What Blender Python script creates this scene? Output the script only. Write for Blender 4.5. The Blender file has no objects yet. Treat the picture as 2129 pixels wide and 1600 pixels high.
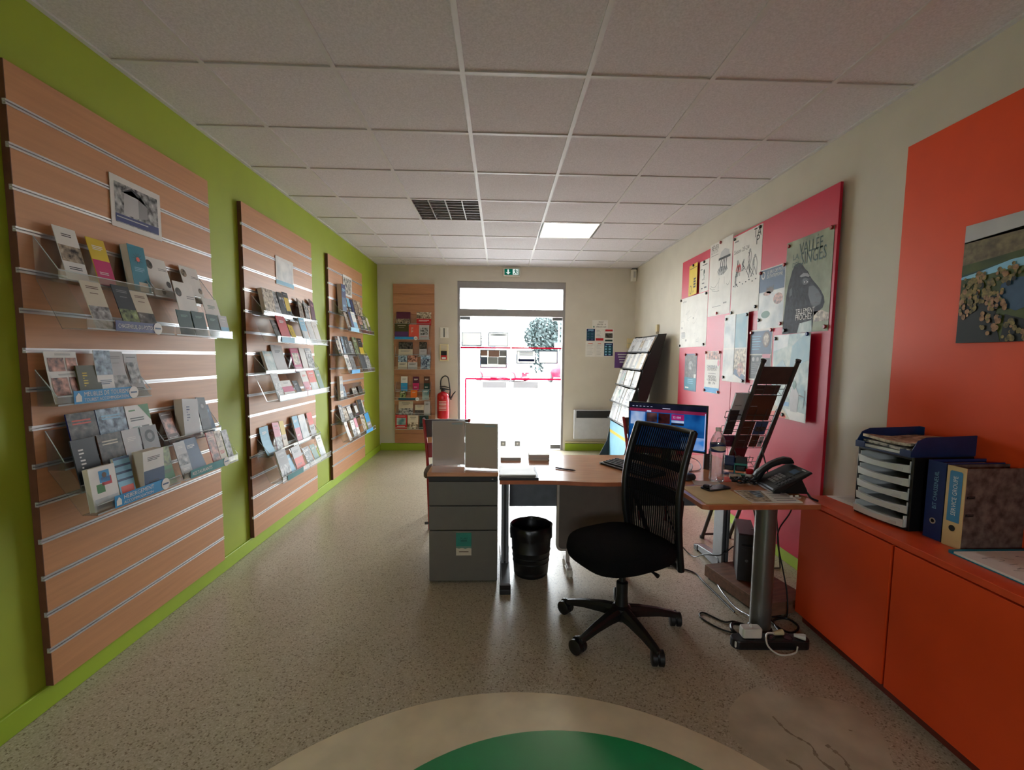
import bpy, bmesh, math, random
from mathutils import Vector, Matrix
random.seed(7)
PI = math.pi
SC = bpy.context.scene
COL = SC.collection
D2R = PI / 180.0


# ------------------------------------------------------------------ materials
def lin(c):
    c = c / 255.0
    return c / 12.92 if c <= 0.04045 else ((c + 0.055) / 1.055) ** 2.4


def rgb(c):
    return (lin(c[0]), lin(c[1]), lin(c[2]), 1.0)


MATS = {}


def mat(name, c, rough=0.5, metal=0.0, var=0.06, scale=18.0, bump=0.0, stretch=None, coat=0.0, spec=0.5, c2=None, detail=3.0):
    """Principled surface whose colour is broken up by a noise texture."""
    m = bpy.data.materials.new(name)
    m.use_nodes = True
    nt = m.node_tree
    b = nt.nodes['Principled BSDF']
    b.inputs['Roughness'].default_value = rough
    b.inputs['Metallic'].default_value = metal
    b.inputs['Specular IOR Level'].default_value = spec
    if coat:
        b.inputs['Coat Weight'].default_value = coat
        b.inputs['Coat Roughness'].default_value = 0.13
    tc = nt.nodes.new('ShaderNodeTexCoord')
    mp = nt.nodes.new('ShaderNodeMapping')
    if stretch:
        mp.inputs['Scale'].default_value = stretch
    nz = nt.nodes.new('ShaderNodeTexNoise')
    nz.inputs['Scale'].default_value = scale
    nz.inputs['Detail'].default_value = detail
    rp = nt.nodes.new('ShaderNodeValToRGB')
    base = rgb(c)
    if c2 is None:
        lo = tuple(max(0, x * (1 - var * 2)) for x in base[:3]) + (1,)
        hi = tuple(min(1, x * (1 + var * 2)) for x in base[:3]) + (1,)
    else:
        lo, hi = base, rgb(c2)
    rp.color_ramp.elements[0].position = 0.32
    rp.color_ramp.elements[0].color = lo
    rp.color_ramp.elements[1].position = 0.68
    rp.color_ramp.elements[1].color = hi
    L = nt.links.new
    L(tc.outputs['Object'], mp.inputs['Vector'])
    L(mp.outputs['Vector'], nz.inputs['Vector'])
    L(nz.outputs['Fac'], rp.inputs['Fac'])
    L(rp.outputs['Color'], b.inputs['Base Color'])
    if bump:
        bp = nt.nodes.new('ShaderNodeBump')
        bp.inputs['Strength'].default_value = bump
        bp.inputs['Distance'].default_value = 0.004
        L(nz.outputs['Fac'], bp.inputs['Height'])
        L(bp.outputs['Normal'], b.inputs['Normal'])
    MATS[name] = m
    return m


def photo(name, cols, scale=38.0, rough=0.35, lo=0.34, hi=0.66):
    """printed picture: a noise field read through a ramp of the picture's colours"""
    m = bpy.data.materials.new(name)
    m.use_nodes = True
    nt = m.node_tree
    b = nt.nodes['Principled BSDF']
    b.inputs['Roughness'].default_value = rough + .1
    b.inputs['Specular IOR Level'].default_value = 0.3
    tc = nt.nodes.new('ShaderNodeTexCoord')
    nz = nt.nodes.new('ShaderNodeTexNoise')
    nz.inputs['Scale'].default_value = scale
    nz.inputs['Detail'].default_value = 7.0
    nz.inputs['Distortion'].default_value = 0.25
    oi = nt.nodes.new('ShaderNodeObjectInfo')
    ad = nt.nodes.new('ShaderNodeVectorMath')
    ad.operation = 'ADD'
    sc = nt.nodes.new('ShaderNodeVectorMath')
    sc.operation = 'SCALE'
    sc.inputs['Scale'].default_value = 3.0
    rp = nt.nodes.new('ShaderNodeValToRGB')
    cr = rp.color_ramp
    n = len(cols)
    for i, c in enumerate(cols):
        p = lo + (hi - lo) * i / (n - 1)
        e = cr.elements[0] if i == 0 else (cr.elements[1] if i == n - 1 else cr.elements.new(p))
        e.position = p
        e.color = rgb(c)
    L = nt.links.new
    L(oi.outputs['Location'], sc.inputs[0])
    L(tc.outputs['Object'], ad.inputs[0])
    L(sc.outputs[0], ad.inputs[1])
    L(ad.outputs[0], nz.inputs['Vector'])
    L(nz.outputs['Fac'], rp.inputs['Fac'])
    L(rp.outputs['Color'], b.inputs['Base Color'])
    MATS[name] = m
    return m


def emis(name, c, strength, c2=None, scale=6.0):
    m = bpy.data.materials.new(name)
    m.use_nodes = True
    nt = m.node_tree
    nt.nodes.remove(nt.nodes['Principled BSDF'])
    e = nt.nodes.new('ShaderNodeEmission')
    e.inputs['Strength'].default_value = strength
    nz = nt.nodes.new('ShaderNodeTexNoise')
    nz.inputs['Scale'].default_value = scale
    tc = nt.nodes.new('ShaderNodeTexCoord')
    rp = nt.nodes.new('ShaderNodeValToRGB')
    rp.color_ramp.elements[0].position = 0.35
    rp.color_ramp.elements[1].position = 0.65
    rp.color_ramp.elements[0].color = rgb(c)
    rp.color_ramp.elements[1].color = rgb(c2 or c)
    nt.links.new(tc.outputs['Object'], nz.inputs['Vector'])
    nt.links.new(nz.outputs['Fac'], rp.inputs['Fac'])
    nt.links.new(rp.outputs['Color'], e.inputs['Color'])
    nt.links.new(e.outputs[0], nt.nodes['Material Output'].inputs['Surface'])
    MATS[name] = m
    return m


def clear(name, tint=(250, 252, 252), gloss=0.10, rough=0.05, haze=0.0, hazecol=(235, 240, 240)):
    """thin clear sheet: passes light, reflects a little"""
    m = bpy.data.materials.new(name)
    m.use_nodes = True
    nt = m.node_tree
    nt.nodes.remove(nt.nodes['Principled BSDF'])
    tr = nt.nodes.new('ShaderNodeBsdfTransparent')
    tr.inputs['Color'].default_value = rgb(tint)
    gl = nt.nodes.new('ShaderNodeBsdfGlossy')
    gl.inputs['Roughness'].default_value = rough
    lw = nt.nodes.new('ShaderNodeLayerWeight')
    lw.inputs['Blend'].default_value = 0.25
    mu = nt.nodes.new('ShaderNodeMath')
    mu.operation = 'MULTIPLY_ADD'
    mu.inputs[1].default_value = 0.5
    mu.inputs[2].default_value = gloss
    mx = nt.nodes.new('ShaderNodeMixShader')
    L = nt.links.new
    L(lw.outputs['Fresnel'], mu.inputs[0])
    L(mu.outputs[0], mx.inputs['Fac'])
    L(tr.outputs[0], mx.inputs[1])
    L(gl.outputs[0], mx.inputs[2])
    out = mx
    if haze:
        df = nt.nodes.new('ShaderNodeBsdfDiffuse')
        df.inputs['Color'].default_value = rgb(hazecol)
        m2 = nt.nodes.new('ShaderNodeMixShader')
        m2.inputs['Fac'].default_value = haze
        L(mx.outputs[0], m2.inputs[1])
        L(df.outputs[0], m2.inputs[2])
        out = m2
    L(out.outputs[0], nt.nodes['Material Output'].inputs['Surface'])
    MATS[name] = m
    return m


# room surfaces
mat('lime_paint', (150, 165, 34), 0.62, var=0.03, scale=2.5, bump=0.05)
mat('lime_board', (150, 176, 36), 0.5, var=0.03, scale=3)
mat('cream_wall', (212, 206, 194), 0.85, var=0.015, scale=4, bump=0.08)
mat('ceiling_tile', (216, 212, 220), 0.9, var=0.05, scale=120, bump=0.2)
mat('ceiling_bar', (212, 210, 214), 0.45, var=0.02)
mat('slat_wood', (190, 137, 96), 0.42, var=0.035, scale=11, stretch=(0.25, 1, 5), spec=0.35)
mat('slat_wood_x', (176, 122, 84), 0.42, var=0.05, scale=14, stretch=(0.35, 1, 6))
mat('slat_edge', (96, 56, 34), 0.6)
mat('alu', (206, 204, 206), 0.32, 0.55, var=0.02)
mat('alu_matt', (150, 146, 146), 0.45, 0.3, var=0.02)
mat('orange_lam', (222, 74, 28), 0.45, var=0.02, scale=4, spec=0.3)
mat('orange_edge', (214, 74, 32), 0.38, var=0.02)
mat('orange_dark', (110, 34, 18), 0.6)
mat('red_lam', (186, 28, 58), 0.42, var=0.02, scale=4, spec=0.32)
mat('beech', (205, 140, 98), 0.2, coat=.5, var=0.06, scale=10, stretch=(0.6, 7, 7))
mat('beech_edge', (176, 98, 62), 0.45, var=0.05)
mat('floor_disc_green', (20, 146, 84), 0.32, var=0.03, scale=3)
mat('floor_beige', (226, 212, 184), 0.34, var=0.05, scale=6)
mat('floor_worn', (186, 174, 152), 0.42, var=0.08, scale=7)
mat('floor_crack', (140, 126, 106), 0.9)
# furniture
mat('ped_grey', (104, 100, 92), 0.5, var=0.02)
mat('ped_dark', (44, 42, 40), 0.6)
mat('steel_grey', (122, 124, 128), 0.35, 0.6, var=0.03)
mat('post_steel', (118, 116, 112), 0.3, 0.6, var=0.02)
mat('steel_dark', (74, 72, 70), 0.42, 0.45, var=0.03)
mat('panel_grey', (98, 88, 82), 0.6, var=0.03)
mat('panel_rim', (182, 174, 166), 0.5)
mat('modesty', (108, 112, 120), 0.45, 0.2)
mat('black_plastic', (20, 20, 22), 0.42, var=0.1)
mat('black_fabric', (13, 13, 16), 0.95, var=0.2, scale=300, bump=0.3, spec=0.15)
mat('black_gloss', (14, 14, 16), 0.2)
mat('dark_brown', (66, 44, 38), 0.5, var=0.1)
mat('charcoal', (40, 40, 44), 0.5)
mat('white_plastic', (226, 222, 214), 0.45, var=0.02)
mat('beige_plastic', (216, 202, 160), 0.5, var=0.02)
mat('red_metal', (150, 30, 26), 0.4)
mat('ext_red', (190, 18, 34), 0.25, coat=0.4, var=0.03)
mat('navy_plastic', (18, 46, 92), 0.4)
mat('blue_binder', (16, 44, 104), 0.5)
mat('marble_brown', (62, 46, 42), 0.7, scale=28, c2=(118, 104, 96), detail=8)
mat('wood_board', (124, 88, 68), 0.55, var=0.1, scale=8, stretch=(1, 6, 6))
mat('radiator_white', (205, 206, 212), 0.4, var=0.02)
mat('grille_dark', (52, 48, 48), 0.5)
mat('bottle_label', (26, 44, 92), 0.4)
mat('teal_plastic', (30, 128, 112), 0.4)
mat('kraft', (206, 178, 128), 0.7, var=0.05, scale=6)
mat('bag_black', (16, 14, 18), 0.3, var=0.1, scale=30, bump=0.4)
mat('sign_green', (10, 92, 74), 0.45)
mat('film_red', (190, 20, 70), 0.5)
mat('film_grey', (140, 138, 140), 0.6)
# print inks
INK = dict(white=(228, 226, 222), cream=(206, 196, 176), black=(24, 24, 26), grey=(138, 138, 140), ltgrey=(186, 186, 188), dkgrey=(44, 48, 52),
           navy=(20, 30, 86), teal=(22, 116, 138), dteal=(14, 72, 88), yellow=(208, 178, 40), magenta=(186, 36, 98), red=(186, 36, 40),
           coral=(214, 84, 66), orange=(222, 112, 34), green=(42, 112, 44), olive=(66, 62, 26), ltblue=(132, 186, 214), sky=(44, 146, 204),
           purple=(84, 50, 104), brown=(84, 52, 36), pink=(214, 140, 158), dkgreen=(24, 60, 54), sage=(106, 140, 128), plum=(90, 36, 62),
           label_blue=(38, 138, 196), label_navy=(24, 32, 100), label_teal=(30, 120, 124), slate=(60, 84, 118))
for k, c in INK.items():
    mat('ink_' + k, c, 0.5, var=0.03, scale=9, spec=0.3)
photo('ph_brown', [(26, 18, 14), (90, 66, 48), (182, 164, 142)])
photo('ph_green', [(16, 30, 14), (58, 84, 34), (154, 170, 112)])
photo('ph_blue', [(14, 30, 66), (48, 94, 142), (176, 200, 218)])
photo('ph_dark', [(8, 8, 10), (30, 28, 30), (104, 98, 92)])
photo('ph_grey', [(34, 34, 36), (98, 98, 102), (196, 196, 196)])
photo('ph_red', [(44, 12, 14), (142, 44, 40), (214, 156, 136)])
photo('ph_sand', [(84, 62, 40), (168, 142, 106), (222, 208, 184)])
photo('ph_mix', [(20, 38, 54), (142, 86, 60), (84, 118, 66), (216, 208, 192)])
photo('ph_pale', [(168, 178, 184), (206, 210, 212), (232, 232, 230)], 6)
photo('ph_teal', [(52, 108, 118), (128, 170, 176), (214, 222, 212)], 6)



def translucent_paper(name, c, fac=0.35):
    m = bpy.data.materials.new(name)
    m.use_nodes = True
    nt = m.node_tree
    nt.nodes.remove(nt.nodes['Principled BSDF'])
    a = nt.nodes.new('ShaderNodeBsdfDiffuse')
    b = nt.nodes.new('ShaderNodeBsdfTranslucent')
    nz = nt.nodes.new('ShaderNodeTexNoise')
    nz.inputs['Scale'].default_value = 14
    rp = nt.nodes.new('ShaderNodeValToRGB')
    k = rgb(c)
    rp.color_ramp.elements[0].color = tuple(x * .94 for x in k[:3]) + (1,)
    rp.color_ramp.elements[1].color = k
    nt.links.new(nz.outputs['Fac'], rp.inputs['Fac'])
    nt.links.new(rp.outputs['Color'], a.inputs['Color'])
    nt.links.new(rp.outputs['Color'], b.inputs['Color'])
    mx = nt.nodes.new('ShaderNodeMixShader')
    mx.inputs['Fac'].default_value = fac
    nt.links.new(a.outputs[0], mx.inputs[1])
    nt.links.new(b.outputs[0], mx.inputs[2])
    nt.links.new(mx.outputs[0], nt.nodes['Material Output'].inputs['Surface'])
    MATS[name] = m


for k, c in (('white', (228, 228, 226)), ('slate', (110, 126, 146)), ('navy', (60, 72, 118)), ('brown', (196, 164, 152)), ('grey', (176, 182, 188)), ('pale', (204, 216, 222)), ('film', (168, 166, 168)), ('red', (190, 20, 70))):
    translucent_paper('tp_' + k, c)
translucent_paper('tp_insert', (216, 196, 182), 0.14)
# clear things
clear('acrylic', tint=(252, 253, 253), gloss=0.02, rough=0.08, haze=0.018)
clear('acrylic_edge', tint=(235, 242, 242), gloss=0.16, rough=0.2, haze=0.5, hazecol=(232, 238, 240))
clear('door_glass', gloss=0.02, rough=0.0)
clear('pet', tint=(248, 250, 252), gloss=0.10, rough=0.05, haze=0.07)
clear('drawer_clear', tint=(228, 232, 234), gloss=0.12, rough=0.25, haze=0.72, hazecol=(236, 238, 238))


def mesh_fabric():
    m = bpy.data.materials.new('chair_mesh')
    m.use_nodes = True
    nt = m.node_tree
    b = nt.nodes['Principled BSDF']
    b.inputs['Base Color'].default_value = (0.006, 0.006, 0.008, 1)
    b.inputs['Roughness'].default_value = 0.9
    b.inputs['Specular IOR Level'].default_value = 0.15
    tc = nt.nodes.new('ShaderNodeTexCoord')
    wv = nt.nodes.new('ShaderNodeTexWave')
    wv.wave_type = 'BANDS'
    wv.bands_direction = 'X'
    wv.inputs['Scale'].default_value = 22.0
    wv.inputs['Distortion'].default_value = 0.4
    rp = nt.nodes.new('ShaderNodeMapRange')
    rp.inputs['From Min'].default_value = 0.55
    rp.inputs['From Max'].default_value = 0.9
    rp.inputs['To Min'].default_value = 0.0
    rp.inputs['To Max'].default_value = 0.17
    tr = nt.nodes.new('ShaderNodeBsdfTransparent')
    mx = nt.nodes.new('ShaderNodeMixShader')
    L = nt.links.new
    L(tc.outputs['Object'], wv.inputs['Vector'])
    L(wv.outputs['Fac'], rp.inputs['Value'])
    L(rp.outputs[0], mx.inputs['Fac'])
    L(b.outputs[0], mx.inputs[1])
    L(tr.outputs[0], mx.inputs[2])
    L(mx.outputs[0], nt.nodes['Material Output'].inputs['Surface'])
    MATS['chair_mesh'] = m


mesh_fabric()


def floor_mat():
    m = bpy.data.materials.new('floor_terrazzo')
    m.use_nodes = True
    nt = m.node_tree
    b = nt.nodes['Principled BSDF']
    b.inputs['Roughness'].default_value = 0.3
    b.inputs['Specular IOR Level'].default_value = 0.5
    L = nt.links.new
    tc = nt.nodes.new('ShaderNodeTexCoord')
    vo = nt.nodes.new('ShaderNodeTexVoronoi')
    vo.inputs['Scale'].default_value = 170.0
    rp = nt.nodes.new('ShaderNodeValToRGB')
    cr = rp.color_ramp
    cr.interpolation = 'CONSTANT'
    cols = [(0.0, (132, 118, 96)), (0.08, (174, 162, 140)), (0.34, (182, 171, 150)), (0.62, (188, 178, 158)), (0.88, (164, 152, 130)), (0.95, (200, 191, 174))]
    for i, (p, c) in enumerate(cols):
        e = cr.elements[i] if i < 2 else cr.elements.new(p)
        e.position = p
        e.color = rgb(c)
    sp = nt.nodes.new('ShaderNodeSeparateColor')
    nz = nt.nodes.new('ShaderNodeTexNoise')
    nz.inputs['Scale'].default_value = 1.4
    nz.inputs['Detail'].default_value = 4
    mr = nt.nodes.new('ShaderNodeMapRange')
    mr.inputs['To Min'].default_value = 0.86
    mr.inputs['To Max'].default_value = 1.1
    ml = nt.nodes.new('ShaderNodeVectorMath')
    ml.operation = 'SCALE'
    L(tc.outputs['Object'], vo.inputs['Vector'])
    L(vo.outputs['Color'], sp.inputs['Color'])
    L(sp.outputs[0], rp.inputs['Fac'])
    L(tc.outputs['Object'], nz.inputs['Vector'])
    L(nz.outputs['Fac'], mr.inputs['Value'])
    L(rp.outputs['Color'], ml.inputs[0])
    L(mr.outputs[0], ml.inputs['Scale'])
    L(ml.outputs[0], b.inputs['Base Color'])
    bp = nt.nodes.new('ShaderNodeBump')
    bp.inputs['Strength'].default_value = 0.06
    bp.inputs['Distance'].default_value = 0.002
    L(vo.outputs['Distance'], bp.inputs['Height'])
    L(bp.outputs['Normal'], b.inputs['Normal'])
    MATS['floor_terrazzo'] = m


floor_mat()


# ------------------------------------------------------------------ mesh tools
_txt = {}


def text_mesh(s, font_scale=1.0):
    if s in _txt:
        return _txt[s]
    cu = bpy.data.curves.new('t', 'FONT')
    cu.body = s
    cu.size = 1.0
    cu.resolution_u = 2
    ob = bpy.data.objects.new('t', cu)
    me = bpy.data.meshes.new_from_object(ob)
    vs = [v.co.copy() for v in me.vertices]
    fs = [tuple(p.vertices) for p in me.polygons]
    bpy.data.objects.remove(ob)
    bpy.data.curves.remove(cu)
    bpy.data.meshes.remove(me)
    w = max([v.x for v in vs] or [0.1])
    _txt[s] = (vs, fs, w)
    return _txt[s]


class MB:
    def __init__(self):
        self.v, self.f, self.m = [], [], []
        self.T = Matrix()

    def add(self, vs, fs, mt):
        b = len(self.v)
        self.v += [self.T @ Vector(p) for p in vs]
        self.f += [tuple(i + b for i in f) for f in fs]
        self.m += [mt] * len(fs)
        return self

    def box(self, x0, y0, z0, x1, y1, z1, mt):
        vs = [(x, y, z) for x in (x0, x1) for y in (y0, y1) for z in (z0, z1)]
        return self.add(vs, [(0, 1, 3, 2), (4, 6, 7, 5), (0, 4, 5, 1), (2, 3, 7, 6), (0, 2, 6, 4), (1, 5, 7, 3)], mt)

    def quad(self, a, b, c, d, mt):
        return self.add([a, b, c, d], [(0, 1, 2, 3)], mt)

    def prism(self, poly, ax, a0, a1, mt, cap=None):
        n = len(poly)

        def P(p, a):
            return (a, p[0], p[1]) if ax == 'x' else ((p[0], a, p[1]) if ax == 'y' else (p[0], p[1], a))
        vs = [P(p, a0) for p in poly] + [P(p, a1) for p in poly]
        self.add(vs, [(i, (i + 1) % n, n + (i + 1) % n, n + i) for i in range(n)], mt)
        b = len(self.v) - 2 * n
        self.f += [tuple(range(b, b + n)), tuple(range(b + n, b + 2 * n))]
        self.m += [cap or mt] * 2
        return self

    def tube(self, pts, r, mt, n=8, closed=False):
        pts = [Vector(p) for p in pts]
        k = len(pts)
        rs = r if isinstance(r, (list, tuple)) else [r] * k
        vs, fs = [], []
        up = None
        for i, p in enumerate(pts):
            if closed:
                d = pts[(i + 1) % k] - pts[i - 1]
            else:
                d = pts[min(i + 1, k - 1)] - pts[max(i - 1, 0)]
            d.normalize()
            if up is None:
                up = d.orthogonal().normalized()
            else:
                up = (up - d * up.dot(d))
                up = up.normalized() if up.length > 1e-6 else d.orthogonal().normalized()
            w = d.cross(up)
            for j in range(n):
                a = 2 * PI * j / n
                vs.append(p + (up * math.cos(a) + w * math.sin(a)) * rs[i])
        m_ = k if closed else k - 1
        for i in range(m_):
            for j in range(n):
                a = i * n + j
                b = i * n + (j + 1) % n
                i2 = (i + 1) % k
                fs.append((a, b, i2 * n + (j + 1) % n, i2 * n + j))
        if not closed:
            fs.append(tuple(range(n)))
            fs.append(tuple(range((k - 1) * n, k * n)))
        return self.add(vs, fs, mt)

    def lathe(self, prof, mt, n=24, c=(0, 0, 0), sx=1.0, sy=1.0, cap=True):
        vs, fs = [], []
        k = len(prof)
        for r, z in prof:
            for j in range(n):
                a = 2 * PI * j / n
                vs.append((c[0] + r * math.cos(a) * sx, c[1] + r * math.sin(a) * sy, c[2] + z))
        for i in range(k - 1):
            for j in range(n):
                fs.append((i * n + j, i * n + (j + 1) % n, (i + 1) * n + (j + 1) % n, (i + 1) * n + j))
        if cap and prof[0][0] > 1e-5:
            fs.append(tuple(range(n)))
        if cap and prof[-1][0] > 1e-5:
            fs.append(tuple(range((k - 1) * n, k * n)))
        return self.add(vs, fs, mt)

    def disc(self, c, r, mt, axis='y', n=20, rx=None):
        vs = []
        for j in range(n):
            a = 2 * PI * j / n
            u, v = (rx or r) * math.cos(a), r * math.sin(a)
            vs.append((c[0] + u, c[1], c[2] + v) if axis == 'y' else ((c[0] + u, c[1] + v, c[2]) if axis == 'z' else (c[0], c[1] + u, c[2] + v)))
        return self.add(vs, [tuple(range(n))], mt)

    def loft(self, rings, mt, cap=True):
        n = len(rings[0])
        vs = [p for r in rings for p in r]
        fs = []
        for i in range(len(rings) - 1):
            for j in range(n):
                fs.append((i * n + j, i * n + (j + 1) % n, (i + 1) * n + (j + 1) % n, (i + 1) * n + j))
        if cap:
            fs.append(tuple(range(n)))
            fs.append(tuple(range((len(rings) - 1) * n, len(rings) * n)))
        return self.add(vs, fs, mt)

    def text(self, s, x, y, z, h, mt, maxw=None, align='l', plane='front', rot=0.0):
        """lettering; front = readable from -y, top = readable from above"""
        vs, fs, w = text_mesh(s)
        k = h / 0.72
        kx = k
        if maxw and w * k > maxw:
            kx = maxw / w
        ox = 0 if align == 'l' else (-w * kx / 2 if align == 'c' else -w * kx)
        ca, sa = math.cos(rot), math.sin(rot)
        out = []
        for v in vs:
            a, b = v.x * kx + ox, v.y * k
            a, b = a * ca - b * sa, a * sa + b * ca
            out.append((x + a, y, z + b) if plane == 'front' else (x + a, y + b, z))
        return self.add(out, fs, mt)

    def build(self, name, parent=None, loc=(0, 0, 0), rot=(0, 0, 0), smooth=None, bevel=0.0, seg=2, solidify=0.0, subsurf=0):
        me = bpy.data.meshes.new(name)
        me.from_pydata([tuple(p) for p in self.v], [], self.f)
        names = []
        for k in self.m:
            if k not in names:
                names.append(k)
        for k in names:
            me.materials.append(MATS[k])
        me.polygons.foreach_set('material_index', [names.index(k) for k in self.m])
        bm = bmesh.new()
        bm.from_mesh(me)
        bmesh.ops.recalc_face_normals(bm, faces=bm.faces)
        bm.to_mesh(me)
        bm.free()
        if smooth is not None:
            me.polygons.foreach_set('use_smooth', [True] * len(me.polygons))
            me.set_sharp_from_angle(angle=smooth * D2R)
        o = bpy.data.objects.new(name, me)
        COL.objects.link(o)
        o.location = loc
        o.rotation_euler = rot
        if parent:
            o.parent = parent
        if solidify:
            md = o.modifiers.new('Solidify', 'SOLIDIFY')
            md.thickness = solidify
            md.offset = 0
        if subsurf:
            md = o.modifiers.new('Subsurf', 'SUBSURF')
            md.levels = md.render_levels = subsurf
        if bevel:
            md = o.modifiers.new('Bevel', 'BEVEL')
            md.width = bevel
            md.segments = seg
            md.limit_method = 'ANGLE'
            md.angle_limit = 0.7
        return o


def tag(o, label, cat, group=None):
    o['label'] = label
    o['category'] = cat
    if group:
        o['group'] = group
    return o


def thing(name, label, cat, loc=(0, 0, 0), rz=0.0, group=None, rot=None):
    o = bpy.data.objects.new(name, None)
    o.empty_display_size = 0.05
    COL.objects.link(o)
    o.location = loc
    o.rotation_euler = rot or (0, 0, rz)
    return tag(o, label, cat, group)


def structure(o):
    o['kind'] = 'structure'
    return o


def copy_tree(o, parent=None):
    c = o.copy()
    COL.objects.link(c)
    if parent:
        c.parent = parent
    for ch in list(o.children):
        copy_tree(ch, c)
    return c


def spline(pts, n=8):
    """Catmull-Rom through the points"""
    P = [Vector(p) for p in pts]
    P = [P[0] * 2 - P[1]] + P + [P[-1] * 2 - P[-2]]
    out = []
    for i in range(1, len(P) - 2):
        for j in range(n):
            t = j / n
            a, b, c, d = P[i - 1], P[i], P[i + 1], P[i + 2]
            out.append(0.5 * ((2 * b) + (c - a) * t + (2 * a - 5 * b + 4 * c - d) * t * t + (3 * b - a - 3 * c + d) * t ** 3))
    out.append(P[-2])
    return out


def rrect(w, d, r, n=5, cx=0, cy=0):
    out = []
    for sx, sy, a0 in ((1, 1, 0), (-1, 1, 90), (-1, -1, 180), (1, -1, 270)):
        for i in range(n + 1):
            a = (a0 + 90 * i / n) * D2R
            out.append((cx + sx * (w / 2 - r) + r * math.cos(a), cy + sy * (d / 2 - r) + r * math.sin(a)))
    return out


def superell(w, d, p, n=40, cx=0, cy=0):
    out = []
    for i in range(n):
        a = 2 * PI * i / n
        c, s = math.cos(a), math.sin(a)
        out.append((cx + w / 2 * math.copysign(abs(c) ** (2 / p), c), cy + d / 2 * math.copysign(abs(s) ** (2 / p), s)))
    return out


RL, RR, RB = PI / 2, -PI / 2, 0.0     # facing +x (on the left wall), -x (on the right wall), -y (on the back wall)
# ------------------------------------------------------------------ the room
XL, XR, YB, ZC, YF = -1.815, 2.035, 7.01, 2.764, -2.6
DX0, DX1, DZ1 = -0.640, 0.975, 2.545            # door opening in the far wall
structure(MB().box(XL - .2, YF - .2, -0.2, XR + .2, YB + .25, 0.0, 'floor_terrazzo').build('floor'))
structure(MB().box(XL - .2, YF, 0, XL, YB, ZC + .3, 'lime_paint').build('wall_left'))
structure(MB().box(XR, YF, 0, XR + .2, YB, ZC + .3, 'cream_wall').build('wall_right'))
WX0, WX1, WZ0, WZ1 = -1.35, -.15, 1.35, 1.98        # unseen window added behind the camera to brighten the foreground
w = MB()
w.box(XL - .2, YF - .2, 0, WX0, YF, ZC + .3, 'cream_wall').box(WX1, YF - .2, 0, XR + .2, YF, ZC + .3, 'cream_wall')
w.box(WX0, YF - .2, 0, WX1, YF, WZ0, 'cream_wall').box(WX0, YF - .2, WZ1, WX1, YF, ZC + .3, 'cream_wall')
structure(w.build('wall_front'))
m = MB()
for q in ((WX0, WZ0, WX1, WZ0 + .05), (WX0, WZ1 - .05, WX1, WZ1), (WX0, WZ0 + .05, WX0 + .05, WZ1 - .05), (WX1 - .05, WZ0 + .05, WX1, WZ1 - .05), ((WX0 + WX1) / 2 - .03, WZ0 + .05, (WX0 + WX1) / 2 + .03, WZ1 - .05)):
    m.box(q[0], YF - .15, q[1], q[2], YF - .08, q[3], 'alu_matt')
wf = structure(m.build('added_fill_window'))  # frame of the added fill window, out of view
MB().box(WX0 + .05, YF - .12, WZ0 + .05, WX1 - .05, YF - .114, WZ1 - .05, 'door_glass').build('pane', wf)
w = MB()
w.box(XL - .2, YB, 0, DX0, YB + .25, ZC + .3, 'cream_wall')
w.box(DX1, YB, 0, XR + .2, YB + .25, ZC + .3, 'cream_wall')
w.box(DX0, YB, DZ1, DX1, YB + .25, ZC + .3, 'cream_wall')
structure(w.build('wall_back'))

# suspended ceiling: tiles laid in a grid of T bars, 0.6 m apart
GX, GY, PT = -1.3863, 2.3291, 0.6
xs = [XL] + [GX + PT * k for k in range(0, 6)] + [XR]
ys = [GY + PT * k for k in range(-8, 8)] + [YB]
ys = [YF] + [y for y in ys if y > YF + .05]
HOLES = [(-0.7863, -0.1863, 4.1291), (0.4137, 1.0137, 4.7291)]
c = MB()
for i in range(len(xs) - 1):
    for j in range(len(ys) - 1):
        if any(abs(xs[i] - h[0]) < .05 and abs(ys[j] - h[2]) < .05 for h in HOLES):
            continue
        c.box(xs[i], ys[j], ZC + .007, xs[i + 1], ys[j + 1], ZC + .022, 'ceiling_tile')
c.box(XL - .2, YF - .2, ZC + .2, XR + .2, YB + .25, ZC + .3, 'ceiling_tile')
structure(c.build('ceiling'))
g = MB()
for x in xs[1:-1]:
    g.box(x - .012, YF, ZC, x + .012, YB, ZC + .0075, 'ceiling_bar')
for y in ys[1:-1]:
    g.box(XL, y - .012, ZC + .0005, XR, y + .012, ZC + .0075, 'ceiling_bar')
g.box(XL, YF, ZC - .002, XL + .022, YB, ZC + .0075, 'ceiling_bar')
g.box(XR - .022, YF, ZC - .002, XR, YB, ZC + .0075, 'ceiling_bar')
g.box(XL, YB - .022, ZC - .002, XR, YB, ZC + .0075, 'ceiling_bar')
structure(g.build('trim_1'))

# baseboards
structure(MB().box(XL, YF, 0, XL + .013, YB, .094, 'lime_board').build('baseboard_left', bevel=.004))
structure(MB().box(XR - .013, 2.36, 0, XR, YB, .094, 'lime_board').build('baseboard_right', bevel=.004))
structure(MB().box(XL + .013, YB - .013, 0, DX0 - .01, YB, .112, 'lime_board').box(DX1 + .03, YB - .013, 0, XR - .013, YB, .112, 'lime_board').build('baseboard_back', bevel=.004))

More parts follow.
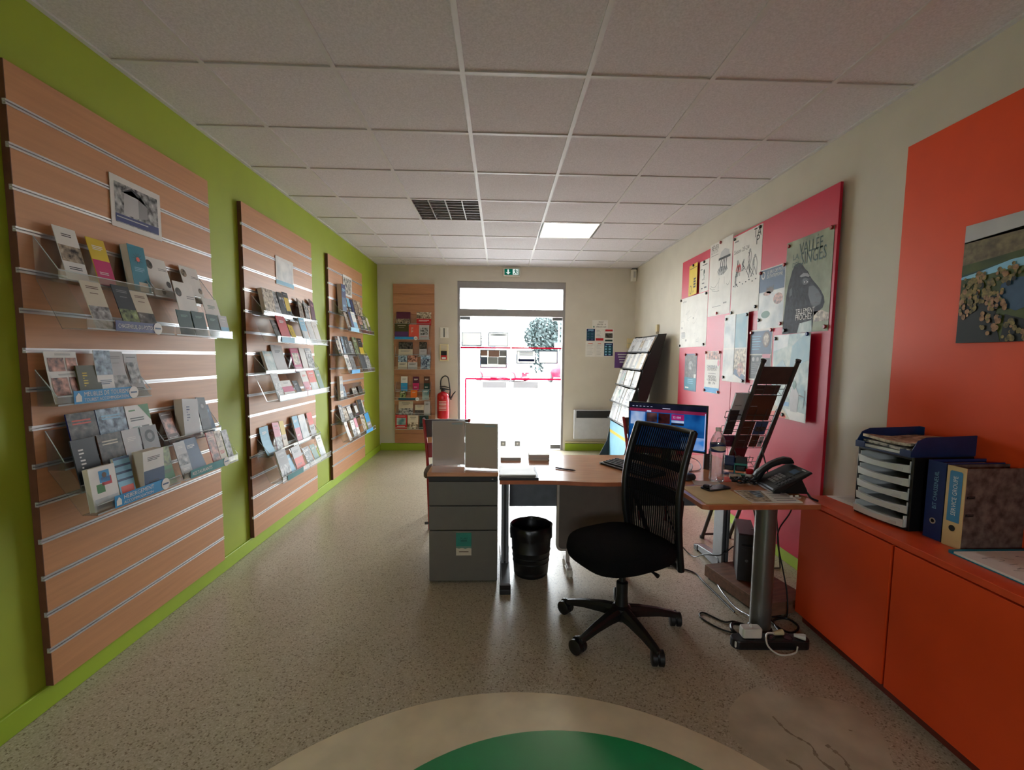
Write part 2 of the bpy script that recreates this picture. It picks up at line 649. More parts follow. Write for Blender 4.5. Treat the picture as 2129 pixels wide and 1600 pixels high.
# floor inlay: beige disc with a green disc set off centre in it
structure(MB().lathe([(0, 0), (1.20, 0), (1.20, .0016), (0, .0016)], 'floor_beige', n=96, c=(.055, .660, 0)).build('floor_inlay_ring'))
structure(MB().lathe([(0, .0016), (.83, .0016), (.83, .0026), (0, .0026)], 'floor_disc_green', n=96, c=(.195, .822, 0)).build('floor_inlay_disc'))
pt = [(.95, 1.75), (1.05, 1.83), (1.16, 1.86), (1.25, 1.80), (1.36, 1.80), (1.47, 1.735), (1.475, 1.64), (1.45, 1.56), (1.40, 1.47), (1.36, 1.36), (1.30, 1.25), (1.05, 1.22), (.93, 1.38), (.91, 1.54), (.885, 1.62)]
pl = spline(pt + [pt[0]], 4)[:-1]
w = MB().prism([(p.x, p.y) for p in pl], 'z', 0, .0012, 'floor_worn')
crk = [[(1.10, 1.70), (1.115, 1.62), (1.16, 1.56), (1.15, 1.50), (1.19, 1.42)], [(1.22, 1.56), (1.24, 1.50), (1.23, 1.45), (1.26, 1.40)], [(1.03, 1.50), (1.06, 1.47), (1.05, 1.43)], [(1.36, 1.62), (1.362, 1.625)]]
for k in crk:
    s = spline(k, 5)
    for a, b in zip(s[:-1], s[1:]):
        d = (b - a).orthogonal().normalized()
        q = random.uniform(.002, .009)
        n = Vector((-(b - a).y, (b - a).x, 0)).normalized() * q
        w.quad((a.x - n.x, a.y - n.y, .0016), (a.x + n.x, a.y + n.y, .0016), (b.x + n.x, b.y + n.y, .0016), (b.x - n.x, b.y - n.y, .0016), 'floor_crack')
structure(w.build('floor_worn_patch'))

# ---- glazed entrance: aluminium frame, fanlight, two frameless glass leaves with red film bands
YD = YB + .10
d = thing('door_1', 'glazed double entrance door with fanlight and red film bands', 'door', ((DX0 + DX1) / 2, YD, 0))
d['kind'] = 'structure'
ox = (DX0 + DX1) / 2


def dl(x):
    return x - ox


f = MB()
f.box(dl(DX0), -.08, 0, dl(DX0) + .035, .05, DZ1, 'alu_matt')
f.box(dl(DX1) - .035, -.08, 0, dl(DX1), .05, DZ1, 'alu_matt')
f.box(dl(DX0) + .035, -.08, DZ1 - .10, dl(DX1) - .035, .05, DZ1, 'alu_matt')
f.box(dl(DX0) + .035, -.08, 2.035, dl(DX1) - .035, .05, 2.14, 'alu_matt')
f.build('door_frame', d)
f = MB().box(dl(DX0) + .035, -.01, 2.14, dl(DX1) - .035, 0, DZ1 - .10, 'door_glass')
f.build('fanlight_pane', d)
MX = .163
for nm, a, b in (('left', DX0 + .037, MX - .004), ('right', MX + .004, DX1 - .037)):
    lf = MB().box(dl(a), -.006, .01, dl(b), .006, 2.03, 'door_glass').build('door_leaf', d)
    h = MB()
    hx = a if nm == 'left' else b - .15
    h.box(dl(hx), -.018, 1.985, dl(hx) + .15, .018, 2.03, 'steel_grey')
    h.build('top_hinge', lf)
    h = MB().box(dl(hx), -.018, .01, dl(hx) + .15, .018, .075, 'steel_grey').build('bottom_hinge', lf)
    lx = MX - .15 if nm == 'left' else MX + .07
    MB().box(dl(lx), -.016, .05, dl(lx) + .085, .016, .13, 'steel_grey').box(dl(lx) + .028, -.018, .075, dl(lx) + .057, -.016, .105, 'ink_ltgrey').build('floor_lock', lf)
    fm = MB()
    fm.box(dl(a), -.0085, 1.555, dl(b), -.006, 1.578, 'tp_red')
    fm.box(dl(a) + (.07 if nm == 'left' else 0), -.0085, 1.078, dl(b), -.006, 1.104, 'tp_red')
    if nm == 'left':
        fm.box(dl(a) + .066, -.0085, .45, dl(a) + .088, -.006, 1.08, 'tp_red')
    fm.build('red_film', lf, )
    gx0, gx1 = (-.27, .10) if nm == 'left' else (.205, .585)
    MB().box(dl(gx0), -.0085, .955, dl(gx1), -.006, 1.05, 'tp_film').build('grey_film', lf)

# sheets taped to the door glass (their backs are seen against the light)


def door_sheet(x0, x1, z0, z1, label, draw=None, body='tp_white', edge=True):
    m = MB().box(0, -.001, 0, x1 - x0, 0, z1 - z0, body)
    W, H = x1 - x0, z1 - z0
    if edge:
        for q in ((0, 0, W, .011), (0, H - .011, W, H), (0, 0, .011, H), (W - .011, 0, W, H)):
            m.box(q[0], -.0016, q[1], q[2], -.001, q[3], 'ink_slate')
    if draw:
        draw(m, W, H)
    o = m.build('door_notice', loc=(x0, YD - .0095, z0))
    tag(o, label, 'notice', 'sheets taped inside the glass door')


def arrow(m, W, H):
    m.prism([(.08 * W, .27 * H), (.17 * W, .40 * H), (.17 * W, .34 * H), (.93 * W, .34 * H), (.93 * W, .18 * H), (.17 * W, .18 * H), (.17 * W, .13 * H)], 'y', -.0016, -.001, 'tp_navy')
    for z in (.86, .78, .64):
        m.box(.15 * W, -.0016, z * H, .85 * W, -.001, z * H + .008, 'tp_slate')


def collage(m, W, H):
    for a, b, c_, e, k in ((0, .68, .27, 1, 'tp_brown'), (.32, .62, .72, 1, 'tp_brown'), (.74, .66, 1, .95, 'tp_grey'), (.03, .2, .27, .6, 'tp_slate'), (.3, .22, .66, .6, 'tp_pale'), (.68, .2, .98, .6, 'tp_grey')):
        m.box(a * W, -.0016, b * H, c_ * W, -.001, e * H, k)


def oval(m, W, H):
    m.lathe([(.0, 0)] + [(.115, 0)] + [(.115, .0006), (0, .0006)], 'tp_grey', n=24, c=(W / 2, -.0012, H * .82), sx=1, sy=.004)
    m.disc((W / 2, -.0018, H * .82), .014, 'tp_grey', rx=.12)


door_sheet(-.585, -.285, 1.59, 1.80, 'blank pale sheet on left door glass above red band, nearer the frame')
door_sheet(-.18, .125, 1.585, 1.80, 'pale sheet with grey oval on left door glass above red band', oval)
door_sheet(-.305, .10, 1.26, 1.535, 'photo collage sheet on left door glass between the red bands', collage)
door_sheet(.25, .545, 1.33, 1.53, 'sheet with bold dark arrow pointing left on right door glass', arrow)
door_sheet(.585, .88, 1.335, 1.53, 'blank white sheet on right door glass beside the arrow sheet')

# ---- ceiling luminaires
t = thing('ceiling_light', 'lit square ceiling light panel among the far tiles', 'light', (.7137, 5.0291, ZC))
m = MB()
for q in ((-.297, -.297, .297, -.275), (-.297, .275, .297, .297), (-.297, -.275, -.275, .275), (.275, -.275, .297, .275)):
    m.box(q[0], q[1], 0, q[2], q[3], .012, 'ceiling_bar')
m.build('frame', t)
emis('lamp_on', (255, 244, 214), 9.0)
MB().box(-.275, -.275, .004, .275, .275, .009, 'lamp_on').build('diffuser', t)

t = thing('louvre_light', 'unlit ceiling light with square louvre grid beside lit panel', 'light', (-.4863, 4.4291, ZC))
MB().box(-.297, -.297, .10, .297, .297, .11, 'ink_dkgrey').box(-.297, -.297, .008, -.29, .297, .1, 'alu_matt').box(.29, -.297, .008, .297, .297, .1, 'alu_matt').box(-.29, -.297, .008, .29, -.29, .1, 'alu_matt').box(-.29, .29, .008, .29, .297, .1, 'alu_matt').build('housing', t)
m = MB()
for k in (-1, 0, 1):
    m.box(k * .145 - .005, -.29, .004, k * .145 + .005, .29, .06, 'alu_matt')
for k in range(-3, 4):
    m.box(-.29, k * .075 - .003, .006, .29, k * .075 + .003, .06, 'alu_matt')
m.build('louvre', t)
MB().tube([(-.07, -.27, .08), (-.07, .27, .08)], .012, 'white_plastic').build('tube_lamp', t)
MB().tube([(.07, -.27, .08), (.07, .27, .08)], .012, 'white_plastic').build('tube_lamp', t)

# ---- exit sign over the door
t = thing('exit_sign', 'green emergency exit sign with down arrow above the door', 'sign', (.166, YB, 2.615))
MB().prism([(-.128, .012), (-.116, 0), (.116, 0), (.128, .012), (.128, .112), (.116, .124), (-.116, .124), (-.128, .112)], 'y', -.045, 0, 'white_plastic').build('housing', t, bevel=.004)
emis('exit_green', (22, 120, 96), .55)
emis('exit_white', (235, 245, 240), .9)
m = MB().box(-.108, -.047, .02, .108, -.045, .108, 'exit_green')
m.prism([(-.055, .026), (-.09, .062), (-.066, .056), (-.066, .098), (-.044, .098), (-.044, .056), (-.02, .062)], 'y', -.0485, -.047, 'exit_white')
m.box(.012, -.0485, .024, .098, -.047, .104, 'exit_white')
m.disc((.053, -.0495, .092), .008, 'exit_green')
m.prism([(.045, .082), (.062, .085), (.066, .06), (.082, .036), (.074, .032), (.056, .052), (.040, .032), (.026, .034), (.028, .042), (.038, .042), (.05, .058)], 'y', -.0495, -.0485, 'exit_green')
m.prism([(.062, .083), (.078, .066), (.084, .071), (.068, .089)], 'y', -.0495, -.0485, 'exit_green')
m.prism([(.046, .083), (.030, .07), (.026, .076), (.044, .09)], 'y', -.0495, -.0485, 'exit_green')
m.box(.086, -.0495, .03, .092, -.0485, .1, 'exit_green')
m.build('sign_face', t)

# ---- things fixed on the far wall
t = thing('motion_sensor', 'small white motion sensor high in the far corner', 'sensor', (1.985, YB + .0005, 2.57))
MB().prism([(-.04, 0), (.05, 0), (.05, -.03), (.03, -.075), (-.02, -.075), (-.04, -.05)], 'z', 0, .17, 'white_plastic').build('body', t, bevel=.006)
MB().box(-.03, -.06, .17, .04, 0, .186, 'ink_dkgrey').build('bracket', t)
MB().box(-.012, -.0765, .05, .022, -.075, .14, 'ink_ltgrey').build('lens', t)

t = thing('call_point_box', 'cream wall box with red glass panel above fire extinguisher', 'alarm', (-.838, YB + .0005, 1.36))
MB().box(-.064, -.05, 0, .064, 0, .25, 'beige_plastic').build('case', t, bevel=.006)
MB().box(-.044, -.054, .02, .044, -.05, .15, 'ink_black').box(-.044, -.056, .02, .044, -.054, .085, 'ink_red').box(-.03, -.058, .03, .03, -.056, .058, 'ink_white').build('break_panel', t)
MB().box(-.044, -.053, .165, .044, -.05, .232, 'ink_cream').build('cover', t)

t = thing('light_switch', 'white double wall switch left of the entrance door', 'switch', (-.836, YB, 1.70))
MB().box(-.064, -.03, 0, .064, 0, .158, 'white_plastic').build('plate', t, bevel=.006)
for x in (-.05, .008):
    MB().box(x, -.037, .012, x + .042, -.03, .146, 'white_plastic').build('rocker', t, bevel=.003)
MB().box(-.007, -.0325, .012, .007, -.0302, .146, 'ink_dkgrey').build('gap', t)

t = thing('fire_extinguisher', 'red fire extinguisher hanging left of the glass door', 'fire extinguisher', (-.845, YB - .0995, .50))
m = MB().lathe([(.0, 0), (.07, 0), (.088, .012), (.09, .03), (.09, .345), (.082, .372), (.055, .392), (.03, .40), (.03, .415)], 'ext_red', n=28)
m.build('cylinder', t, smooth=40)
m = MB()
for i in range(7):
    a0 = -.62 * PI + i * .035 * PI
m = MB()
seg = [(.0912 * math.cos(a), .0912 * math.sin(a)) for a in [(-.82 + .64 * k / 16) * PI for k in range(17)]]
m.add([(x, y, .12) for x, y in seg] + [(x, y, .29 + .02 * i / 16) for i, (x, y) in enumerate(seg)], [(i, i + 1, 18 + i, 17 + i) for i in range(16)], 'ink_red')
for z in (.26, .24, .225, .21, .185, .17, .155, .135):
    s = [(p[0] * 1.004, p[1] * 1.004) for p in seg[3:14]]
    m.add([(x, y, z) for x, y in s] + [(x, y, z + .006) for x, y in s], [(i, i + 1, 12 + i, 11 + i) for i in range(10)], 'ink_white')
m.build('label', t, smooth=40)
m = MB().lathe([(.032, .41), (.034, .45), (.03, .46), (0, .462)], 'black_plastic', n=16)
m.prism([(-.05, .44), (.11, .425), (.115, .438), (-.04, .47)], 'y', -.012, .012, 'black_plastic')
m.prism([(-.05, .47), (.02, .475), (.09, .46), (.09, .472), (.02, .492), (-.045, .488)], 'y', -.012, .012, 'black_plastic')
m.build('valve', t, smooth=40)
MB().tube(spline([(-.03, 0, .46), (-.035, -.01, .53), (-.02, -.02, .60), (.03, -.03, .64), (.075, -.03, .62), (.09, -.02, .55), (.10, -.01, .46), (.105, 0, .40)], 6), .0095, 'black_plastic').build('hose', t, smooth=60)
MB().tube([(.103, 0, .41), (.10, 0, .33), (.115, 0, .29), (.125, 0, .29)], [.011, .012, .011, .009], 'black_plastic').tube([(.112, 0, .30), (.15, 0, .37), (.185, 0, .41)], [.012, .009, .007], 'black_plastic').build('nozzle', t, smooth=60)
MB().box(-.02, .088, .30, .02, .10, .42, 'steel_dark').build('wall_hook', t)

t = thing('panel_radiator', 'white electric panel radiator right of the glass door', 'radiator', (1.42, YB + .0005, .195))
MB().box(-.295, -.09, 0, .33, -.02, .445, 'radiator_white').build('body', t, bevel=.008)
m = MB().box(-.262, -.093, .325, .33, -.09, .432, 'grille_dark')
for k in range(5):
    m.box(-.262, -.098, .333 + k * .02, .33, -.093, .340 + k * .02, 'steel_dark')
m.build('air_grille', t)
MB().box(-.2, -.02, .1, -.16, 0, .3, 'steel_grey').box(.16, -.02, .1, .2, 0, .3, 'steel_grey').build('wall_bracket', t)
structure(MB().box(DX1 + .03, YB - .018, .125, XR - .01, YB, .142, 'beige_plastic').build('trim_2'))
for i, (z, l) in enumerate(((1.655, 'cream junction box in far corner, upper of the two'), (1.575, 'cream junction box in far corner, lower of the two'))):
    tag(MB().box(-.045, -.05, 0, .045, 0, .07, 'beige_plastic').box(-.038, -.052, .006, .038, -.05, .064, 'beige_plastic').build('junction_box', loc=(1.965, YB + .0005, z), bevel=.005), l, 'box', 'junction boxes in the far corner')
t = thing('door_chime', 'small cream chime box on right wall above leaflet tower', 'chime', (XR + .0005, 5.95, 1.74), RR)
MB().box(-.03, -.03, .03, .03, 0, .12, 'beige_plastic').build('case', t, bevel=.004)
MB().box(-.018, -.034, 0, .018, 0, .03, 'ink_cream').build('cap', t)

# papers taped on the far wall
paper = [
    (1.387, 1.624, 1.868, 1.994, 'white landscape sheet with bold capitals, topmost of the far wall notices', 'salle'),
    (1.295, 1.438, 1.676, 1.872, 'dark blue notice, upper left of the far wall notices', 'blueA'),
    (1.44, 1.572, 1.676, 1.868, 'white notice with red bar at bottom, centre of far wall notices', 'redbar'),
    (1.574, 1.715, 1.664, 1.868, 'white notice with red bar and dark photo, right of far wall notices', 'photo'),
    (1.29, 1.438, 1.444, 1.672, 'pale text sheet at lower left of the far wall notices', 'txt'),
    (1.44, 1.566, 1.444, 1.672, 'pale text sheet at lower centre of the far wall notices', 'txt2'),
    (1.568, 1.718, 1.45, 1.660, 'dark blue notice with white blocks, lower right of far wall notices', 'blueB')]
for x0, x1, z0, z1, lab, k in paper:
    W, H = x1 - x0, z1 - z0
    m = MB().box(0, -.0012, 0, W, 0, H, 'ink_white')
    yy = -.0016
    if k == 'salle':
        m.text('SALLE', W * .55, yy, H * .72, .02, 'ink_black', align='c')
        m.text('LIMITÉE   À', W * .58, yy, H * .42, .02, 'ink_black', align='c', maxw=W * .66)
        m.text('PERSONNES', W * .58, yy, H * .12, .02, 'ink_black', align='c', maxw=W * .68)
        m.disc((W * .1, yy, H * .2), .012, 'ink_sage')
    elif k.startswith('blue'):
        m.box(.008, yy, .008, W - .008, -.0012, H - .008, 'ink_navy')
        m.box(.01, yy - .0003, .04, W - .01, yy, H - .05, 'label_blue' if False else 'ink_dteal')
        for r in range(4):
            for q in ((.02, .05), (.075, .11)):
                m.box(q[0], yy - .0006, .02 + r * .04, q[1], yy - .0003, .042 + r * .04, 'ink_ltblue' if k == 'blueB' else 'ink_slate')
        m.box(.03, yy - .0006, H - .035, W - .03, yy - .0003, H - .02, 'ink_ltblue')
    elif k == 'redbar':
        for r in range(6):
            m.box(.012, yy, H - .03 - r * .02, .065 + .01 * (r % 3), -.0012, H - .022 - r * .02, 'ink_ltgrey')
        m.box(.004, yy, .012, W - .01, -.0012, .05, 'ink_red')
    elif k == 'photo':
        m.box(.012, yy, H - .04, W - .015, -.0012, H - .012, 'ink_red')
        m.box(.012, yy, .066, W - .015, -.0012, .136, 'ph_dark')
        m.box(.012, yy, .012, W - .015, -.0012, .04, 'ink_dkgreen')
    else:
        for r in range(8):
            m.box(.02, yy, H - .04 - r * .022, W - .03 - .012 * (r % 3), -.0012, H - .035 - r * .022, 'ink_ltgrey')
        m.box(.04, yy, H - .03, W - .04, -.0012, H - .024, 'ink_coral')
    tag(m.build('wall_notice', loc=(x0, YB, z0)), lab, 'notice', 'notices taped on the far wall')
# ------------------------------------------------------------------ slatted display panels
XP = -1.785          # face of the slatted panels on the left wall
YPB = YB - .03       # face of the one on the far wall


def slat_panel(W, label, loc, rz, wood, metal=True, edge='slat_edge', zs=(.095, 2.475), grooves=15, thick=.028):
    """local: x 0..W, front at y=0, wall behind at +thick"""
    t = thing('slatted_display_panel', label, 'display panel', loc, rz)
    z0, z1 = zs
    step = (z1 - z0) / (grooves + 1)
    g = .0095
    m = MB()
    m.box(0, .010, z0, W, thick, z1, edge)
    for k in range(grooves + 1):
        a = z0 + k * step + (g if k else 0)
        b = z0 + (k + 1) * step - (g if k < grooves else 0)
        m.box(.0025, 0, a, W, .010, b, wood)
        m.box(0, 0, a, .0025, .010, b, edge)
    m.build('panel', t)
    if metal:
        for k in range(grooves):
            z = z0 + (k + 1) * step
            r = MB()
            r.prism([(a, b + z) for a, b in ((-.003, -g), (.0095, -g), (.0095, g), (-.003, g), (-.003, g - .007), (.006, g - .007), (.006, -g + .007), (-.003, -g + .007))], 'x', -.004, W, 'alu')
            r.build('groove_rail', t)
    return t


slat_panel(1.165, 'nearest of three tall slatted wood panels on the lime wall', (XP, 1.82, 0), RL, 'slat_wood')
slat_panel(1.185, 'middle of three tall slatted wood panels on the lime wall', (XP, 3.348, 0), RL, 'slat_wood')
slat_panel(1.185, 'farthest of three tall slatted wood panels on the lime wall', (XP, 4.955, 0), RL, 'slat_wood', edge='slat_edge')
slat_panel(.605, 'narrow slatted wood panel on the far wall beside the door', (-1.582, YPB, 0), RB, 'slat_wood_x', metal=False, edge='slat_wood_x', zs=(.12, 2.485))


def strip(m, x0, x1, y, z0, z1, txt, txt2, ink, sticker=True, icon=False):
    m.box(x0, y - .0012, z0, x1, y, z1, ink)
    h = z1 - z0
    if txt:
        tx = x0 + (.045 if icon else .012)
        if txt2:
            m.text(txt, tx, y - .0016, z0 + h * .52, h * .36, 'ink_white', maxw=x1 - tx - .01)
            m.text(txt2, tx, y - .0016, z0 + h * .12, h * .26, 'ink_white', maxw=x1 - tx - .02)
        else:
            m.text(txt, tx, y - .0016, z0 + h * .3, h * .42, 'ink_white', maxw=x1 - tx - .012)
    if icon:
        m.prism([(x0 + .008, z0 + h * .15), (x0 + .034, z0 + h * .15), (x0 + .034, z0 + h * .55), (x0 + .021, z0 + h * .85), (x0 + .008, z0 + h * .55)], 'y', y - .0016, y - .0012, 'ink_white')
    if sticker:
        m.disc((x1 + .012, y - .0024, z0 + h * .5), .027, 'ink_white', n=24)
        m.box(x1 - .006, y - .0030, z0 + h * .5 - .003, x1 + .03, y - .0025, z0 + h * .5 + .004, 'ink_slate')


def rack(loc, rz, W, label, tiers, group, label_strip=None, back_top=None):
    """clear acrylic leaflet rack; local x -W/2..W/2, panel face at y=0, z from the base of the lowest tier.
    tiers: (y_back, y_front, z, lip) from the top one to the bottom one"""
    o_ = .0018                                       # hooked over the groove rails, just clear of the panel face
    loc = (loc[0] + (o_ if rz == RL else 0), loc[1] - (-.0012 if rz == RB else 0), loc[2])
    t = thing('leaflet_rack', label, 'leaflet rack', loc, rz, group)
    top = back_top if back_top is not None else tiers[0][2] + .16
    q = .003
    MB().box(-W / 2, -q - .001, tiers[0][2], W / 2, -.001, top, 'acrylic').build('back_plate', t)
    for i, (yb, yf, z, lip) in enumerate(tiers):
        m = MB()
        m.box(-W / 2, yf, z - q, W / 2, yb - .001, z, 'acrylic')
        m.box(-W / 2, yf - q, z - q, W / 2, yf, z + lip, 'acrylic')
        m.box(-W / 2, yf - q - .0006, z - q, W / 2, yf - q, z + .003, 'acrylic_edge')
        m.box(-W / 2, yf - q - .0006, z + lip - .004, W / 2, yf - q, z + lip, 'acrylic_edge')
        m.build('tray', t)
    pts = [(-.001, top), (-.001, tiers[0][2] - q)]
    low = tiers[-1]
    pts += [(low[0] if len(tiers) > 1 else -.001, low[2] - q), (low[1], low[2] - q), (low[1], low[2] + low[3])]
    for a, b in zip(tiers[::-1][:-1], tiers[::-1][1:]):
        pts.append((b[1], b[2] + b[3]))
    cl = []
    for p in pts:
        if not cl or (abs(p[0] - cl[-1][0]) + abs(p[1] - cl[-1][1])) > 1e-4:
            cl.append(p)
    for x in (-W / 2, W / 2 - q):
        m = MB().prism(cl, 'x', x, x + q, 'acrylic')
        a, b = cl[-1], cl[0]
        m.tube([(x + q / 2, a[0], a[1]), (x + q / 2, b[0], b[1])], .0018, 'acrylic_edge', n=4)
        m.build('side_panel', t)
    if label_strip:
        m = MB()
        yb, yf, z, lip = low
        strip(m, label_strip[0], label_strip[1], yf - q - .0015, z - .001, z + label_strip[5] if len(label_strip) > 5 else z + .045, label_strip[2], label_strip[3], label_strip[4], sticker=label_strip[6] if len(label_strip) > 6 else True, icon=bool(label_strip[3]))
        m.build('label_strip', t)
    return t


# ------------------------------------------------------------------ printed matter
def cover(m, W, H, tpl, body, a, b, y):
    """print on the face at y (thin inked shapes lifted a fraction of a millimetre)"""
    e = .0004

    def R(x0, z0, x1, z1, k, l=1):
        m.quad((W * (x0 - .5), y - e * l, H * z0), (W * (x1 - .5), y - e * l, H * z0), (W * (x1 - .5), y - e * l, H * z1), (W * (x0 - .5), y - e * l, H * z1), k)

    def lines(x0, x1, zt, n, k, d=.035, l=1):
        for i in range(n):
            R(x0, zt - i * d - d * .45, x1 - (.13 if i % 3 == 2 else 0), zt - i * d, k, l)
    if tpl == 'band':
        R(0, .36, 1, .66, a)
        lines(.28, .72, .88, 2, b)
        lines(.22, .8, .27, 2, b)
    elif tpl == 'top':
        R(0, .5, 1, 1, a)
        lines(.15, .85, .4, 3, b)
    elif tpl == 'bottom':
        R(0, 0, 1, .48, a)
        lines(.2, .8, .9, 2, b)
        lines(.3, .7, .76, 1, b)
    elif tpl == 'full':
        R(.0, .0, 1, 1, a)
        lines(.15, .8, .86, 2, b, .06, 2)
    elif tpl == 'inset':
        R(.1, .3, .9, .8, a)
        lines(.15, .85, .93, 1, b)
        lines(.15, .85, .2, 2, b)
    elif tpl == 'plain':
        lines(.25, .75, .82, 3, b)
    elif tpl == 'split':
        R(0, 0, 1, .55, a)
        lines(.2, .8, .85, 3, b)
        lines(.2, .7, .3, 2, b, l=2)
    elif tpl == 'circ':
        for cx, cz, r in ((.17, .8, .155), (.86, .36, .115), (.5, .14, .1)):
            m.disc((W * (cx - .5), y - e, H * cz), r * W, a, n=20)
        lines(.55, .95, .75, 2, b)
    elif tpl == 'spiral':
        for i in range(4):
            R(0, .95 - i * .16, 1, 1 - i * .16, a)
        R(.1, .05, .9, .35, b)
    elif tpl == 'sun':
        for i in range(10):
            an = i * PI / 5
            m.quad((0, y - e, H * .72), (.17 * W * math.cos(an - .1), y - e, H * .72 + .17 * W * math.sin(an - .1)), (.34 * W * math.cos(an), y - e, H * .72 + .34 * W * math.sin(an)), (.17 * W * math.cos(an + .1), y - e, H * .72 + .17 * W * math.sin(an + .1)), b)
        m.disc((0, y - 2 * e, H * .70), .11 * W, 'ink_coral')
        lines(.2, .8, .52, 3, 'ink_ltblue')
        R(.3, .0, .85, .2, a)
    elif tpl == 'figure':
        R(.35, .62, .75, .9, 'ink_label_blue')
        R(.42, .55, .8, .74, 'ink_red')
        m.disc((W * .05, y - 2 * e, H * .79), .09 * W, 'ink_brown')
        R(.2, .4, .5, .6, 'ink_green')
        R(.05, .05, .95, .28, 'ph_pale')
    elif tpl == 'blackdisc':
        m.disc((0, y - e, H * .76), .3 * W, 'ink_black', n=20)
        m.disc((0, y - 2 * e, H * .76), .16 * W, 'ink_grey', n=16)
        R(.12, .2, .85, .42, 'ink_black')
        lines(.2, .8, .14, 2, 'ink_dkgrey')
    elif tpl == 'photos4':
        for q in ((.06, .62, .56, .88), (.62, .62, .96, .88), (.06, .16, .56, .5), (.62, .12, .96, .5)):
            R(*q, a)
        lines(.3, .8, .96, 2, b, .02)
        lines(.3, .8, .57, 2, b, .02)
    elif tpl == 'corner':
        m.add([(W * .05, y - e, H), (W * .5, y - e, H), (W * .5, y - e, H * .62)], [(0, 1, 2)], a)
        lines(.12, .4, .9, 1, 'ink_green', .07)
        lines(.12, .7, .72, 2, b, .05)
        R(.14, .3, .46, .52, 'ph_teal')
        R(.54, .3, .86, .52, 'ph_dark')
    elif tpl == 'word':
        lines(.22, .42, .8, 6, b, .07)


def leaflet(pos, rz, W, H, lean, tpl, body, a, b, label, thick=.003, roll=0.0, group=None, cat='leaflet', name='leaflet', yaw=0.0, pages=True, curl=0.0):
    m = MB()
    if curl:
        # a limp sheet: its foot slides forward
        n = 6
        vs = []
        for i in range(n + 1):
            s = i / n
            y = -curl * (1 - s) ** 2
            for y2 in (y, y - thick):
                vs += [(-W / 2, y2, s * H), (W / 2, y2, s * H)]
        fs = []
        for i in range(n):
            o = i * 4
            fs += [(o, o + 1, o + 5, o + 4), (o + 2, o + 3, o + 7, o + 6), (o, o + 2, o + 6, o + 4), (o + 1, o + 3, o + 7, o + 5)]
        m.add(vs, fs, body)
        m.add([(0, -.0002, 0)] * 0, [], body)
        k = len(fs)
        c2 = MB()
        cover(c2, W, H, tpl, body, a, b, -thick)
        for p in c2.v:
            s = max(0, min(1, p.z / H))
            p.y -= curl * (1 - s) ** 2 + .0006
        m.add(c2.v, c2.f, 'ink_white')
        m.m[-len(c2.m):] = c2.m if c2.m else []
    else:
        if thick > .006:
            m.box(-W / 2, -thick, 0, W / 2, -thick + .0012, H, body)
            m.box(-W / 2 + .001, -thick + .0012, .0008, W / 2 - .001, -.001, H - .001, 'ink_cream')
            m.box(-W / 2, -.001, 0, W / 2, 0, H, body)
        else:
            m.box(-W / 2, -thick, 0, W / 2, 0, H, body)
        cover(m, W, H, tpl, body, a, b, -thick)
    o = m.build(name, loc=pos, rot=(-lean, roll, rz + yaw))
    return tag(o, label, cat, group)


INKN = lambda k: ('ph_' + k[3:]) if k.startswith('ph_') else ('ink_' + k)


LIM = {-.163: -.093, -.166: -.093, -.174: -.093, -.112: -.072, -.168: -.128, -.11: -.067}     # backs of the tiers in front


def fill(tier, frame, group, rows):
    """frame: ('L', base y offset) - leaflets standing in one tier.
    rows: u0, u1, ztop, template, body, a, b, label[, thick, roll, H]"""
    face, ybase, ytop, zb = frame
    for r in rows:
        u0, u1, zt, tpl, body, a, b, lab = r[:8]
        th = r[8] if len(r) > 8 else .003
        roll = r[9] if len(r) > 9 else 0.0
        cu = r[10] if len(r) > 10 else 0.0
        W = abs(u1 - u0)
        u = (u0 + u1) / 2
        H = max(.05, zt - zb)
        sh = max(0, th - .006) + cu + .003
        yb_ = min(ybase + sh, -.012)
        yt_ = min(ytop + sh, LIM.get(ybase, -.009))
        yb_ = min(yb_, yt_)
        lean = math.atan2(max(0, yt_ - yb_), H)
        dz = W / 2 * abs(math.sin(roll)) + th * math.sin(lean)
        H2 = H / math.cos(lean) * .995
        if face == 'L':
            pos = (XP - yb_, u, zb + .0015 + dz)
            rz = RL
        else:
            pos = (u, YPB + yb_, zb + .0015 + dz)
            rz = RB
        leaflet(pos, rz, W, H2, lean, tpl, INKN(body), INKN(a), INKN(b), f'{lab}, {tier}' if tier else lab, th, roll, group, curl=cu)


ACR = 'clear acrylic leaflet racks'
D1, D2, D3 = -.085, -.178, -.055
# ---------------- nearest panel
for y, s, ls in ((2.117, 'first', (-.11, .115, 'CHASSENEUIL-DU-POITOU', None, 'ink_label_navy', .042)), (2.617, 'second', None)):
    rack((XP, y, 0), RL, .482, f'two-tier clear rack at top of nearest slatted panel, {s} from camera', [(-.001, D1, 1.712, .035), (D1, D2, 1.522, .04)], ACR, ls, 1.87)
rack((XP, 2.085, 0), RL, .482, 'single-tier clear rack on the nearest slatted panel, middle height', [(-.001, D3 - .02, 1.222, .035)], ACR, (-.175, .115, 'MEUBLES DE TOURISME', 'TOURIST ACCOMMODATION', 'ink_label_blue', .052), 1.36)
rack((XP, 2.105, 0), RL, .482, 'three-tier clear rack low on nearest slatted panel, nearer the camera', [(-.001, -.065, .965, .03), (-.065, -.12, .872, .03), (-.12, D2, .782, .04)], ACR, (-.16, .12, 'HEBERGEMENT', 'ACCOMMODATION', 'ink_label_blue', .05), 1.12)
rack((XP, 2.62, 0), RL, .482, 'two-tier clear rack low on nearest slatted panel, farther from camera', [(-.001, D1, .955, .035), (D1, D2, .782, .04)], ACR, (-.2, .1, 'RESTAURANTS', None, 'ink_label_teal', .042), 1.12)
